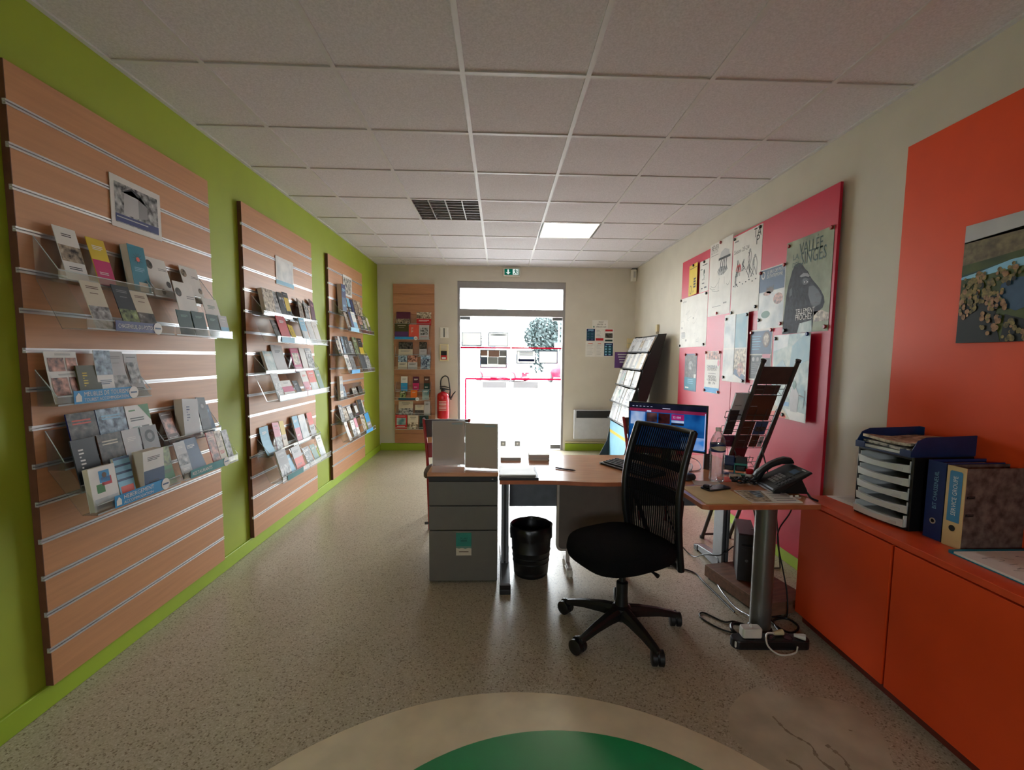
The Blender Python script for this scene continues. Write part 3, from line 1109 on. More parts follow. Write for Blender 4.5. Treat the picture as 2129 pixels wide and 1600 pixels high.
T = 'top rack, nearest slatted panel'
fill(T, ('L', -.07, -.02, 1.712), 'leaflets in the top rack of the nearest panel', [
    (1.938, 2.037, 1.928, 'band', 'white', 'ph_brown', 'dkgrey', 'white leaflet with brown photo band'),
    (2.085, 2.175, 1.919, 'split', 'yellow', 'magenta', 'white', 'yellow leaflet with magenta lower half'),
    (2.275, 2.377, 1.928, 'sun', 'teal', 'cream', 'dteal', 'thick stack of teal leaflets with sun motif', .035),
    (2.40, 2.548, 1.908, 'circ', 'white', 'ph_dark', 'grey', 'white booklet with round photos, upper tier, nearer'),
    (2.655, 2.803, 1.911, 'circ', 'white', 'ph_brown', 'grey', 'white booklet with round photos, upper tier, farther')])
fill(T, ('L', -.163, -.105, 1.522), 'leaflets in the top rack of the nearest panel', [
    (1.942, 2.039, 1.715, 'bottom', 'cream', 'ph_grey', 'brown', 'cream leaflet over landscape photo, lower tier, first'),
    (2.092, 2.187, 1.721, 'bottom', 'dkgrey', 'ph_green', 'grey', 'dark grey leaflet over leafy green photo'),
    (2.192, 2.292, 1.708, 'bottom', 'cream', 'ph_dark', 'brown', 'cream leaflet over dark photo, lower tier, third'),
    (2.475, 2.623, 1.80, 'circ', 'white', 'ph_dark', 'grey', 'white booklet with round photos, lower tier'),
    (2.703, 2.837, 1.742, 'plain', 'white', 'grey', 'sage', 'plain white card behind teal booklets')])
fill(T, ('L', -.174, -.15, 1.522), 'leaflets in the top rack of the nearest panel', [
    (2.425, 2.53, 1.648, 'plain', 'dkgreen', 'grey', 'sage', 'small dark teal booklet, first of three'),
    (2.54, 2.645, 1.652, 'plain', 'dkgreen', 'grey', 'sage', 'small dark teal booklet, second of three'),
    (2.665, 2.765, 1.647, 'plain', 'dkgreen', 'grey', 'sage', 'small dark teal booklet, third of three'),
    (2.775, 2.855, 1.65, 'bottom', 'ltgrey', 'ltblue', 'white', 'glossy booklet with painted pale reflection, far end, lower tier')])  # whitish reflection put into the booklet's pale inks
T = 'middle rack, nearest slatted panel'
fill(T, ('L', -.055, -.035, 1.222), 'leaflets in the middle rack of the nearest panel', [
    (1.862, 1.997, 1.43, 'photos4', 'white', 'ph_red', 'grey', 'white sheet with four room photos', .003, 0, .012),
    (1.975, 2.083, 1.372, 'word', 'olive', 'grey', 'yellow', 'olive green booklet with gold lettering', .006),
    (2.066, 2.150, 1.437, 'top', 'white', 'ph_blue', 'slate', 'leaflet with blue photo top'),
    (2.155, 2.249, 1.433, 'bottom', 'ltgrey', 'ph_grey', 'grey', 'pale grey curled leaflet, nearer', .003, 0, .03),
    (2.255, 2.335, 1.423, 'inset', 'ltgrey', 'ph_grey', 'dkgrey', 'pale grey curled leaflet, farthest', .003, 0, .05)])
T = 'low rack, nearest slatted panel'
fill(T, ('L', -.055, -.02, .965), 'leaflets in the low racks of the nearest panel', [
    (1.932, 2.066, 1.175, 'full', 'navy', 'ph_dark', 'coral', 'dark blue booklet with orange title', .005),
    (2.070, 2.222, 1.178, 'full', 'navy', 'ph_blue', 'ltblue', 'blue booklet with angular buildings', .005),
    (2.229, 2.373, 1.176, 'corner', 'white', 'green', 'dkgrey', 'white booklet with green corner', .005)])
fill(T, ('L', -.112, -.075, .872), 'leaflets in the low racks of the nearest panel', [
    (1.882, 1.993, 1.074, 'word', 'dkgrey', 'grey', 'white', 'charcoal booklet with white capitals', .005),
    (2.002, 2.126, 1.075, 'full', 'brown', 'ph_dark', 'cream', 'dark brown booklet with pale title', .006),
    (2.132, 2.228, 1.076, 'plain', 'ltgrey', 'grey', 'white', 'plain pale grey booklet', .005),
    (2.240, 2.343, 1.076, 'blackdisc', 'grey', 'grey', 'black', 'grey leaflet with black ring emblem', .004)])
fill(T, ('L', -.168, -.13, .782), 'leaflets in the low racks of the nearest panel', [
    (1.868, 1.994, .958, 'figure', 'white', 'grey', 'black', 'cream booklet with red figure reading', .022),
    (2.002, 2.086, .974, 'spiral', 'ltblue', 'slate', 'coral', 'slate blue spiral-bound booklet', .012),
    (2.118, 2.245, .982, 'split', 'white', 'slate', 'black', 'thick white stack with blue lower half', .05),
    (2.260, 2.343, .969, 'top', 'green', 'ph_green', 'olive', 'green curled leaflet', .004, 0, .02)])
fill(T, ('L', -.07, -.02, .955), 'leaflets in the low racks of the nearest panel', [
    (2.446, 2.535, 1.117, 'inset', 'brown', 'ph_red', 'white', 'dark leaflet with flower photo'),
    (2.560, 2.690, 1.165, 'word', 'ltgrey', 'grey', 'navy', 'thick leaning stack of white leaflets', .045, .08),
    (2.725, 2.805, 1.168, 'blackdisc', 'dkgrey', 'red', 'white', 'dark leaflet with white round badge', .004, .08),
    (2.808, 2.848, 1.12, 'plain', 'slate', 'grey', 'ltblue', 'slate blue booklet at far end', .006)])
fill(T, ('L', -.166, -.12, .782), 'leaflets in the low racks of the nearest panel', [
    (2.395, 2.475, .970, 'band', 'ltgrey', 'ph_grey', 'white', 'grey photo leaflet behind teal strip'),
    (2.48, 2.60, .968, 'plain', 'slate', 'ltgrey', 'white', 'blue-violet curled leaflet', .003, 0, .02),
    (2.655, 2.725, .981, 'full', 'red', 'ph_red', 'cream', 'red leaflet with orange face'),
    (2.730, 2.79, .977, 'top', 'cream', 'ph_sand', 'red', 'sand coloured leaflet'),
    (2.80, 2.855, .971, 'full', 'black', 'ph_grey', 'ltgrey', 'grey and black leaflet at far end')])

# ---------------- middle panel
for z, nm in ((1.52, 'top'), (1.088, 'middle'), (.478, 'low')):
    for y, s in ((3.672, 'nearer camera'), (4.168, 'farther from camera')):
        ls = {('top', 'nearer camera'): (-.19, .02, None, None, 'ink_ltblue', .038, False), ('low', 'nearer camera'): (-.17, .11, None, None, 'ink_label_teal', .04, False)}.get((nm, s))
        rack((XP, y, 0), RL, .482, f'two-tier clear {nm} rack on the middle slatted panel, {s}', [(-.001, D1, z + .195, .03), (D1, D2, z, .045)], ACR, ls, z + .33)
G = 'leaflets in the racks of the middle panel'
T = 'top rack, middle slatted panel'
fill(T, ('L', -.07, -.02, 1.715), G, [
    (3.50, 3.66, 1.905, 'full', 'cream', 'ph_sand', 'cream', 'thick cream map booklet with red edge', .03),
    (3.67, 3.755, 1.915, 'top', 'ltgrey', 'ph_grey', 'black', 'grey and white leaflet'),
    (3.77, 3.855, 1.92, 'plain', 'black', 'grey', 'white', 'black leaflet with white mark'),
    (3.86, 3.955, 1.933, 'inset', 'black', 'yellow', 'grey', 'black leaflet with yellow block'),
    (4.08, 4.18, 1.895, 'full', 'brown', 'ph_brown', 'white', 'grey-brown photo leaflet tilted sideways', .004, .28),
    (4.205, 4.305, 1.89, 'full', 'dkgrey', 'ph_grey', 'cream', 'grey photo leaflet tilted sideways', .004, .28),
    (4.33, 4.43, 1.92, 'plain', 'plum', 'grey', 'pink', 'plum leaflet tilted sideways', .008, .3)])
fill(T, ('L', -.163, -.105, 1.522), G, [
    (3.475, 3.585, 1.681, 'full', 'dkgrey', 'ph_dark', 'grey', 'dark wavy leaflet'),
    (3.555, 3.70, 1.719, 'plain', 'red', 'grey', 'white', 'red booklet behind dark leaflet', .004),
    (3.62, 3.715, 1.664, 'bottom', 'ltgrey', 'ph_red', 'coral', 'pale leaflet with pink lower half'),
    (3.735, 3.82, 1.657, 'word', 'yellow', 'grey', 'brown', 'small yellow leaflet', .003, .12),
    (3.94, 4.055, 1.732, 'bottom', 'ltblue', 'ph_pale', 'white', 'pale blue leaflet, lower tier', .01),
    (4.09, 4.205, 1.72, 'full', 'white', 'ph_pale', 'white', 'glossy pale photo leaflet, lower tier'),
    (4.215, 4.32, 1.729, 'plain', 'white', 'grey', 'ltgrey', 'plain white leaflet at far end')])
T = 'middle rack, middle slatted panel'
fill(T, ('L', -.07, -.02, 1.283), G, [
    (3.50, 3.64, 1.442, 'full', 'sage', 'ph_teal', 'cream', 'dusky teal booklet', .02),
    (3.66, 3.84, 1.50, 'plain', 'ltgrey', 'grey', 'black', 'large pale grey sheet', .004, 0, .02),
    (3.96, 4.11, 1.48, 'inset', 'magenta', 'ph_sand', 'white', 'magenta booklet with photos', .006),
    (4.13, 4.24, 1.483, 'plain', 'white', 'grey', 'white', 'plain white leaflet', .004, .05),
    (4.26, 4.395, 1.487, 'full', 'grey', 'ph_grey', 'white', 'grey photo leaflet at far end')])
fill(T, ('L', -.163, -.105, 1.09), G, [
    (3.452, 3.56, 1.286, 'band', 'ltgrey', 'ph_grey', 'white', 'grey and white leaflet, lower tier first'),
    (3.585, 3.76, 1.225, 'band', 'white', 'magenta', 'grey', 'white landscape card with red band', .003),
    (3.80, 3.89, 1.215, 'plain', 'dkgrey', 'grey', 'ltgrey', 'small dark card'),
    (3.945, 4.065, 1.288, 'split', 'white', 'pink', 'coral', 'white leaflet with pink lower half'),
    (4.085, 4.235, 1.291, 'bottom', 'coral', 'ph_pale', 'white', 'coral leaflet over pale photo'),
    (4.26, 4.365, 1.289, 'plain', 'sage', 'grey', 'white', 'sage green leaflet at far end')])
T = 'low rack, middle slatted panel'
fill(T, ('L', -.07, -.02, .675), G, [
    (3.45, 3.575, .888, 'plain', 'ltblue', 'grey', 'white', 'pale blue curled sheet', .003, 0, .05),
    (3.60, 3.70, .892, 'bottom', 'pink', 'ph_grey', 'grey', 'pink and grey leaflet', .004, .1),
    (3.715, 3.79, .892, 'top', 'cream', 'yellow', 'black', 'cream leaflet with yellow top', .004, .08),
    (3.96, 4.06, .90, 'split', 'ltblue', 'pink', 'white', 'pale blue leaflet with pink foot', .012),
    (4.08, 4.215, .90, 'full', 'ltblue', 'ph_pale', 'white', 'pale blue photo leaflet'),
    (4.26, 4.37, .896, 'top', 'ltgrey', 'coral', 'dkgrey', 'grey leaflet with coral top')])
fill(T, ('L', -.163, -.105, .48), G, [
    (3.475, 3.63, .695, 'bottom', 'grey', 'ph_grey', 'ltgrey', 'large mid-grey booklet', .012),
    (3.64, 3.72, .635, 'plain', 'ltblue', 'grey', 'white', 'small pale blue leaflet'),
    (3.73, 3.885, .679, 'split', 'ltgrey', 'coral', 'dkgrey', 'grey booklet with coral lower half', .006),
    (3.945, 4.075, .634, 'full', 'white', 'ph_dark', 'white', 'black and white photo card'),
    (4.10, 4.20, .63, 'plain', 'sage', 'grey', 'white', 'pale sage card'),
    (4.235, 4.355, .687, 'bottom', 'white', 'ph_pale', 'sage', 'white leaflet with drawings')])

# ---------------- farthest panel
for z, nm in ((1.69, 'top'), (1.232, 'second'), (.492, 'low')):
    for y, s in ((5.265, 'nearer camera'), (5.765, 'farther from camera')):
        ls = (-.19, .1, None, None, 'ink_ltblue' if nm == 'top' else 'ink_sky', .04, False) if (s == 'nearer camera') == (nm != 'low') else None
        rack((XP, y, 0), RL, .482, f'two-tier clear {nm} rack on the farthest slatted panel, {s}', [(-.001, D1, z + .19, .03), (D1, D2, z, .045)], ACR, ls, z + .32)
rack((XP, 5.515, 0), RL, .96, 'single-tier wide clear rack on the farthest slatted panel', [(-.001, D3, .94, .035)], ACR, None, 1.1)
G = 'leaflets in the racks of the farthest panel'
T = 'top rack, farthest slatted panel'
fill(T, ('L', -.07, -.02, 1.88), G, [
    (5.165, 5.30, 2.199, 'split', 'navy', 'slate', 'ltblue', 'tall blue booklet stack', .05),
    (5.33, 5.415, 2.078, 'top', 'brown', 'ph_grey', 'white', 'brown and grey leaflet'),
    (5.436, 5.53, 2.085, 'top', 'dkgrey', 'ltblue', 'white', 'dark leaflet with pale blue top'),
    (5.55, 5.645, 2.085, 'plain', 'navy', 'grey', 'slate', 'navy leaflet'),
    (5.665, 5.80, 2.095, 'full', 'grey', 'ph_brown', 'ltgrey', 'brown photo booklet'),
    (5.82, 5.95, 2.093, 'full', 'brown', 'ph_sand', 'cream', 'sand photo booklet at far end')])
fill(T, ('L', -.163, -.105, 1.692), G, [
    (5.07, 5.16, 1.89, 'full', 'brown', 'ph_brown', 'cream', 'brown leaflet, lower tier first'),
    (5.215, 5.295, 1.903, 'plain', 'navy', 'grey', 'navy', 'narrow navy booklet', .012),
    (5.30, 5.44, 1.916, 'bottom', 'white', 'ltblue', 'ltblue', 'white leaflet with pale blue foot', .006),
    (5.56, 5.69, 1.89, 'top', 'black', 'ph_red', 'grey', 'black leaflet with red picture'),
    (5.715, 5.85, 1.902, 'inset', 'dkgrey', 'ph_mix', 'white', 'dark leaflet with bright photo'),
    (5.90, 5.985, 1.895, 'bottom', 'cream', 'ph_dark', 'white', 'cream leaflet with dark foot')])
T = 'second rack, farthest slatted panel'
fill(T, ('L', -.07, -.02, 1.422), G, [
    (5.035, 5.11, 1.629, 'inset', 'black', 'ph_sand', 'orange', 'black leaflet with food photo'),
    (5.12, 5.18, 1.634, 'plain', 'white', 'grey', 'ltgrey', 'narrow white leaflet'),
    (5.21, 5.285, 1.632, 'full', 'navy', 'ph_blue', 'ltblue', 'blue photo leaflet'),
    (5.295, 5.44, 1.638, 'word', 'black', 'grey', 'ltgrey', 'black booklet with pale dots', .008),
    (5.47, 5.585, 1.594, 'full', 'grey', 'ph_grey', 'white', 'grey photo leaflet'),
    (5.61, 5.755, 1.639, 'full', 'green', 'ph_green', 'cream', 'green booklet', .012),
    (5.80, 5.96, 1.635, 'bottom', 'black', 'yellow', 'cream', 'black booklet with yellow lower half', .012)])
fill(T, ('L', -.163, -.105, 1.234), G, [
    (5.045, 5.18, 1.432, 'inset', 'white', 'ph_mix', 'pink', 'white leaflet with colourful picture', .006),
    (5.21, 5.36, 1.427, 'full', 'dkgrey', 'ph_dark', 'grey', 'dark photo leaflet, lower tier'),
    (5.56, 5.76, 1.427, 'plain', 'black', 'grey', 'dkgrey', 'large black booklet', .02),
    (5.79, 5.98, 1.427, 'full', 'ltgrey', 'ph_grey', 'dkgrey', 'pale grey leaflet at far end')])
T = 'wide rack, farthest slatted panel'
fill(T, ('L', -.048, -.02, .942), G, [
    (5.10, 5.20, 1.199, 'band', 'white', 'ph_pale', 'slate', 'tall thick stack of white leaflets', .03),
    (5.225, 5.325, 1.078, 'full', 'ltblue', 'ph_blue', 'slate', 'blue picture leaflet', .004, 0, .01),
    (5.57, 5.735, 1.036, 'full', 'ltgrey', 'ph_mix', 'white', 'pale picture card'),
    (5.80, 5.955, 1.043, 'full', 'dkgrey', 'ph_dark', 'brown', 'dark picture card')])
T = 'low rack, farthest slatted panel'
fill(T, ('L', -.07, -.02, .684), G, [
    (5.06, 5.18, .872, 'full', 'grey', 'ph_grey', 'white', 'grey photo leaflet', .004, .15),
    (5.20, 5.325, .83, 'full', 'cream', 'ph_sand', 'white', 'sand photo leaflet', .006),
    (5.36, 5.49, .836, 'bottom', 'white', 'ph_grey', 'slate', 'white leaflet over grey photo'),
    (5.585, 5.705, .85, 'inset', 'black', 'white', 'red', 'black leaflet with white squares', .01),
    (5.74, 5.89, .874, 'plain', 'dkgrey', 'grey', 'grey', 'charcoal booklet', .02),
    (5.905, 5.965, .86, 'top', 'ltgrey', 'white', 'grey', 'narrow pale leaflet at far end')])
fill(T, ('L', -.163, -.105, .494), G, [
    (5.04, 5.13, .702, 'plain', 'white', 'grey', 'dkgrey', 'white curled leaflet with marks', .003, 0, .02),
    (5.19, 5.31, .69, 'bottom', 'white', 'ph_grey', 'dkgrey', 'white magazine', .02),
    (5.34, 5.43, .703, 'top', 'white', 'pink', 'grey', 'white leaflet with pink top'),
    (5.58, 5.71, .713, 'full', 'cream', 'ph_sand', 'dkgrey', 'cream leaflet with portrait'),
    (5.76, 5.93, .706, 'top', 'grey', 'sky', 'white', 'grey leaflet with blue top')])

# ---------------- far wall panel
for z, dz, nm, ls in ((1.672, .205, 'top', (-.245, .045, None, None, 'ink_label_blue', .036)), (1.235, .19, 'second', None), (.782, .125, 'third', (-.205, .06, None, None, 'ink_dteal', .03)), (.345, .205, 'lowest', None)):
    rack((-1.29, YPB, 0), RB, .52, f'{nm} clear acrylic rack on the far wall slatted panel', [(-.001, -.06, z + dz, .03), (-.06, -.12, z, .035)], ACR, ls, z + dz + .14)
G = 'leaflets in the racks of the far wall panel'
T = 'top rack, far wall panel'
fill(T, ('B', -.05, -.02, 1.877), G, [
    (-1.53, -1.325, 2.075, 'bottom', 'plum', 'ph_brown', 'plum', 'plum and brown booklet'),
    (-1.233, -1.02, 2.076, 'top', 'red', 'ph_sand', 'white', 'red booklet with pale photo top')])
fill(T, ('B', -.11, -.08, 1.674), G, [
    (-1.54, -1.345, 1.90, 'bottom', 'olive', 'purple', 'cream', 'brown booklet with purple foot'),
    (-1.336, -1.191, 1.886, 'word', 'coral', 'grey', 'cream', 'coral red booklet'),
    (-1.187, -1.046, 1.883, 'inset', 'ltgrey', 'ph_grey', 'red', 'white booklet with car photo')])
T = 'second rack, far wall panel'
fill(T, ('B', -.05, -.02, 1.425), G, [
    (-1.501, -1.295, 1.632, 'top', 'cream', 'ph_dark', 'grey', 'booklet with dark landscape top'),
    (-1.198, -1.087, 1.637, 'top', 'ltgrey', 'ph_dark', 'grey', 'pale leaflet with two dark figures')])
fill(T, ('B', -.11, -.08, 1.237), G, [
    (-1.499, -1.367, 1.435, 'top', 'cream', 'ph_blue', 'navy', 'leaflet with blue photo'),
    (-1.358, -1.217, 1.437, 'top', 'ltgrey', 'ph_red', 'black', 'leaflet with red and grey photo'),
    (-1.169, -1.027, 1.439, 'full', 'navy', 'ph_blue', 'ltblue', 'navy blue booklet')])
T = 'third rack, far wall panel'
fill(T, ('B', -.05, -.02, .907), G, [
    (-1.474, -1.377, 1.126, 'split', 'white', 'sky', 'grey', 'white leaflet with blue lower half'),
    (-1.298, -1.207, 1.123, 'split', 'plum', 'magenta', 'white', 'plum and magenta leaflet'),
    (-1.136, -1.049, 1.125, 'split', 'brown', 'dkgreen', 'white', 'brown leaflet with dark green half')])
fill(T, ('B', -.11, -.08, .784), G, [
    (-1.481, -1.39, .914, 'full', 'sage', 'ph_green', 'white', 'small green photo leaflet'),
    (-1.322, -1.224, .922, 'plain', 'orange', 'grey', 'cream', 'orange leaflet'),
    (-1.149, -1.05, .93, 'full', 'grey', 'ph_teal', 'white', 'grey-green photo leaflet')])
T = 'lowest rack, far wall panel'
fill(T, ('B', -.05, -.02, .552), G, [
    (-1.513, -1.30, .753, 'bottom', 'cream', 'ph_grey', 'olive', 'large pale newspaper'),
    (-1.27, -1.14, .70, 'bottom', 'cream', 'ph_dark', 'grey', 'pale leaflet with cars'),
    (-1.135, -1.044, .755, 'plain', 'ltgrey', 'grey', 'dkgrey', 'pale text leaflet')])
fill(T, ('B', -.11, -.08, .347), G, [
    (-1.548, -1.38, .553, 'inset', 'red', 'ph_teal', 'white', 'teal booklet with red foot'),
    (-1.368, -1.213, .546, 'bottom', 'cream', 'ph_sand', 'dkgrey', 'cream illustrated booklet'),
    (-1.197, -1.061, .547, 'blackdisc', 'dkgreen', 'white', 'white', 'dark green booklet with white badge')])

# photo prints fixed flat on the panels
for loc, rz, W, H, ph, bar, lab in (
        ((XP + .0028, 2.4065, 2.0125), RL, .314, .235, 'ph_grey', 'ink_label_navy', 'white print of an old house on the nearest slatted panel'),
        ((XP + .0028, 3.967, 1.99), RL, .312, .222, 'ph_pale', 'ink_ltblue', 'pale landscape print on the middle slatted panel'),
        ((XP + .0028, 5.55, 2.112), RL, .312, .232, 'ph_mix', 'ph_mix', 'dark landscape print on the farthest slatted panel')):
    m = MB().box(-W / 2, -.0025, 0, W / 2, 0, H, 'ink_white')
    y = -.003
    m.quad((-W * .43, y, H * .1), (W * .43, y, H * .1), (W * .43, y, H * .88), (-W * .43, y, H * .88), ph)
    if bar == 'ink_label_navy':
        y2 = -.0034
        for p, k in (([(-.27, .3), (.02, .3), (.02, .68), (.06, .7), (-.1, .82), (-.25, .74)], 'ink_ltgrey'), ([(.02, .3), (.2, .36), (.2, .6), (.06, .78), (.02, .68)], 'ink_grey'), ([(-.30, .72), (-.1, .86), (.06, .8), (.22, .6), (.02, .7)], 'ink_dkgrey')):
            m.prism([(a * W, b * H) for a, b in p], 'y', y2, y, k)
        m.box(-W * .43, -.0038, H * .12, W * .43, -.003, H * .27, bar)
        m.box(-W * .41, -.0041, H * .205, W * .2, -.0038, H * .225, 'ink_ltgrey')
    elif bar == 'ink_ltblue':
        m.box(-W * .5, -.0032, H * .02, W * .5, -.003, H * .16, bar)
    tag(m.build('photo_print', loc=loc, rot=(0, 0, rz)), lab, 'print', 'prints on the slatted panels')
# ------------------------------------------------------------------ right wall: red pin boards, posters, orange board
for y0, y1, lab in ((2.755, 3.938, 'glossy red laminate wall board nearer the orange cabinet'), (3.942, 5.125, 'glossy red laminate wall board farther along, beside leaflet tower')):
    t = thing('wall_board', lab, 'wall board', (XR, y1, .097), RR)
    W = y1 - y0
    MB().box(0, -.035, 0, W, -.017, 2.378, 'red_lam').build('board', t, bevel=.002)
    MB().box(.1, -.017, .2, .16, 0, 2.2, 'ped_dark').box(W - .16, -.017, .2, W - .1, 0, 2.2, 'ped_dark').build('batten', t)
XB = XR - .0352       # face of the red boards
t = thing('orange_board', 'large plain orange board above the orange cabinet', 'wall board', (XR, 2.334, .7045), RR)
MB().box(0, -.008, 0, 2.3, -.001, 1.782, 'orange_lam').build('board', t, bevel=.001)

PIN = []


def sheet(y0, y1, z0, z1, lab, draw, body='ink_white', name='poster', pins=(), short='', bow=.0, group='posters on the red boards', sag=0.0):
    """poster on the red boards: y0 is its left (far) edge, y1 its right (near) edge; local x runs left to right"""
    W, H = y0 - y1, z1 - z0
    m = MB()
    m.box(0, -.0014, 0, W, .0003, H, body)
    draw(m, W, H, -.0018)
    tilt = math.asin(bow * .6 / W)          # hangs by its left side, the right side stands off the board
    tag(m.build(name, loc=(XB, y0, z0), rot=(0, 0, RR - tilt)), lab, name, group)
    for px_, pz, kcol in pins:
        PIN.append((y0 - px_ * W, z0 + pz * H, kcol, short, ('top' if pz > .5 else 'bottom') + (' left' if px_ < .4 else (' right' if px_ > .6 else ' centre')), bow * .6 * px_))


def Q(m, W, H, y, x0, z0, x1, z1, k):
    m.quad((W * x0, y, H * z0), (W * x1, y, H * z0), (W * x1, y, H * z1), (W * x0, y, H * z1), k)


def stroke(m, y, pts, r, k, W=1, H=1, n=4):
    s = spline([(p[0] * W, 0, p[1] * H) for p in pts], n)
    for a, b in zip(s[:-1], s[1:]):
        d = Vector((b.x - a.x, 0, b.z - a.z))
        if d.length < 1e-6:
            continue
        d.normalize()
        o = Vector((-d.z, 0, d.x)) * r
        m.quad((a.x - o.x, y, a.z - o.z), (b.x - o.x, y, b.z - o.z), (b.x + o.x, y, b.z + o.z), (a.x + o.x, y, a.z + o.z), k)


def d_yellow(m, W, H, y):
    m.text('TIERS', W * .5, y, H * .91, .02, 'ink_black', align='c')
    m.box(W * .12, y, H * .865, W * .95, y + .0003, H * .885, 'ink_black')
    m.disc((W * .26, y, H * .19), .045, 'ink_black', rx=.032)
    m.disc((W * .26, y - .0004, H * .19), .036, 'ink_yellow', rx=.024)
    for i in range(4):
        Q(m, W, H, y, .6, .22 + i * .085, .86, .28 + i * .085, 'ink_black')
    m.text('24', W * .5, y, H * .07, .025, 'ink_black')


def d_white1(m, W, H, y):
    stroke(m, y, [(.5, .64), (.46, .56), (.52, .5), (.5, .42)], .006, 'ink_sage', W, H)
    m.disc((W * .5, y, H * .64), .022, 'ink_dkgreen', rx=.014)
    m.text('PARC', W * .3, y, H * .36, .018, 'ink_dkgrey', rot=.12)
    for q in ((.3, .84, .8, .865), (.1, .72, .3, .74), (.3, .26, .55, .29), (.55, .1, .8, .15), (.22, .1, .4, .13)):
        Q(m, W, H, y, *q, 'ink_dkgrey')


def d_sketch(m, W, H, y):
    m.text('Le Nord', W * .08, y, H * .91, .02, 'ink_dkgrey')
    for i in range(9):
        a, b = random.random() * .8, random.random() * .8 + .05
        stroke(m, y, [(a, b), (a + random.uniform(-.1, .2), b + random.uniform(-.1, .1)), (a + random.uniform(0, .2), b + random.uniform(-.2, .1))], .0015, 'ink_ltgrey', W * .9, H * .9)
    for q in ((.06, .3, .2, .31), (.07, .18, .2, .19), (.24, .12, .28, .16), (.5, .55, .53, .58), (.06, .38, .09, .42)):
        Q(m, W, H, y, *q, 'ink_grey')
    Q(m, W, H, y, .06, .2, .22, .3, 'ink_ltgrey')


def d_rever(m, W, H, y):
    m.text('RÊVER', W * .06, y, H * .905, .045, 'ink_black', maxw=W * .34)
    m.text('LE FUTUR', W * .06, y, H * .86, .028, 'ink_grey', maxw=W * .32)
    Q(m, W, H, y, .06, .83, .4, .837, 'ink_grey')
    Q(m, W, H, y - .0003, .42, .735, .93, .765, 'ink_black')
    m.prism([(.46 * W, .765 * H), (.9 * W, .765 * H), (.86 * W, .83 * H), (.68 * W, .87 * H), (.52 * W, .84 * H)], 'y', y, y + .0002, 'ink_ltgrey')
    for x in (.54, .63, .7, .78):
        stroke(m, y - .0003, [(x, .74), (x - .02, .66), (x + .03, .58)], .006, 'ink_dkgrey', W, H)
    m.prism([(.38 * W, .6 * H), (.5 * W, .65 * H), (.75 * W, .63 * H), (.8 * W, .57 * H), (.66 * W, .53 * H), (.44 * W, .535 * H)], 'y', y, y + .0002, 'ph_grey')
    for a in ((.1, .42, .45, .45), (.05, .4, .3, .36), (.15, .36, .5, .33), (.5, .5, .45, .33), (.7, .5, .72, .4), (.8, .4, .95, .42)):
        stroke(m, y, [(a[0], a[1]), ((a[0] + a[2]) / 2, a[1] - .03), (a[2], a[3])], .002, 'ink_grey', W, H)
    Q(m, W, H, y, .2, .12, .6, .128, 'ink_grey')
    Q(m, W, H, y, .7, .14, .85, .16, 'ink_grey')


def d_tap(m, W, H, y):
    m.text('TA', W * .72, y, H * .875, .075, 'ink_black', maxw=W * .24)
    m.text('P', W * .8, y, H * .785, .075, 'ink_black', maxw=W * .12)
    m.text('Saison 23-24', W * .04, y, H * .775, .034, 'ink_black', maxw=W * .6)
    Q(m, W, H, y, .05, .92, .2, .94, 'ink_grey')
    for bx, by, s, k in ((.2, .58, 1, 'ink_dkgrey'), (.22, .46, 1.1, 'ink_dkgrey'), (.42, .6, .7, 'ink_dkgrey'), (.62, .63, 1.3, 'ink_black'), (.8, .55, 1.2, 'ink_dkgrey'), (.6, .5, .8, 'ink_dkgrey')):
        for i in range(4):
            x = bx + random.uniform(-.05, .05)
            stroke(m, y, [(x, by + .08 * s), (x + random.uniform(-.06, .06), by + .02 * s), (x + random.uniform(-.06, .06), by - .05 * s), (x + random.uniform(-.08, .08), by - .1 * s)], .003, k, W, H)
        m.disc((bx * W, y - .0002, (by + .09 * s) * H), .012 * s, 'ink_grey')
    for dx in (0, .07):
        stroke(m, y - .0005, [(.15 + dx, .55), (.2 + dx, .62), (.24 + dx, .58), (.22 + dx, .53)], .008, 'ink_red', W, H)
    for i in range(8):
        Q(m, W, H, y, .06 + i * .11, .36 + .015 * (i % 3), .1 + i * .11, .375 + .015 * (i % 3), 'ink_dkgrey')


def d_jeu(m, W, H, y):
    Q(m, W, H, y, 0.02, .62, .98, .985, 'ink_slate')
    Q(m, W, H, y, .02, .015, .98, .62, 'ph_pale')
    m.text('LE JEU DE PISTE', W * .3, y - .0006, H * .9, .026, 'ink_white', maxw=W * .66)
    m.text('DU PATRIMOINE', W * .3, y - .0006, H * .83, .026, 'ink_white', maxw=W * .6)
    m.disc((W * .16, y - .0006, H * .9), .03, 'ink_white', rx=.024)
    m.disc((W * .16, y - .001, H * .9), .02, 'ink_slate', rx=.016)
    for q in ((.3, .58, .6, .68, 'ink_brown'), (.2, .55, .5, .62, 'ph_red'), (.6, .38, .95, .56, 'ph_red'), (.15, .18, .5, .3, 'ink_sage')):
        m.disc((W * (q[0] + q[2]) / 2, y - .0006, H * (q[1] + q[3]) / 2), H * (q[3] - q[1]) / 2, q[4], rx=W * (q[2] - q[0]) / 2)
    for i in range(4):
        Q(m, W, H, y - .0009, .32 + i * .08, .64, .35 + i * .08, .7, 'ink_dkgrey')


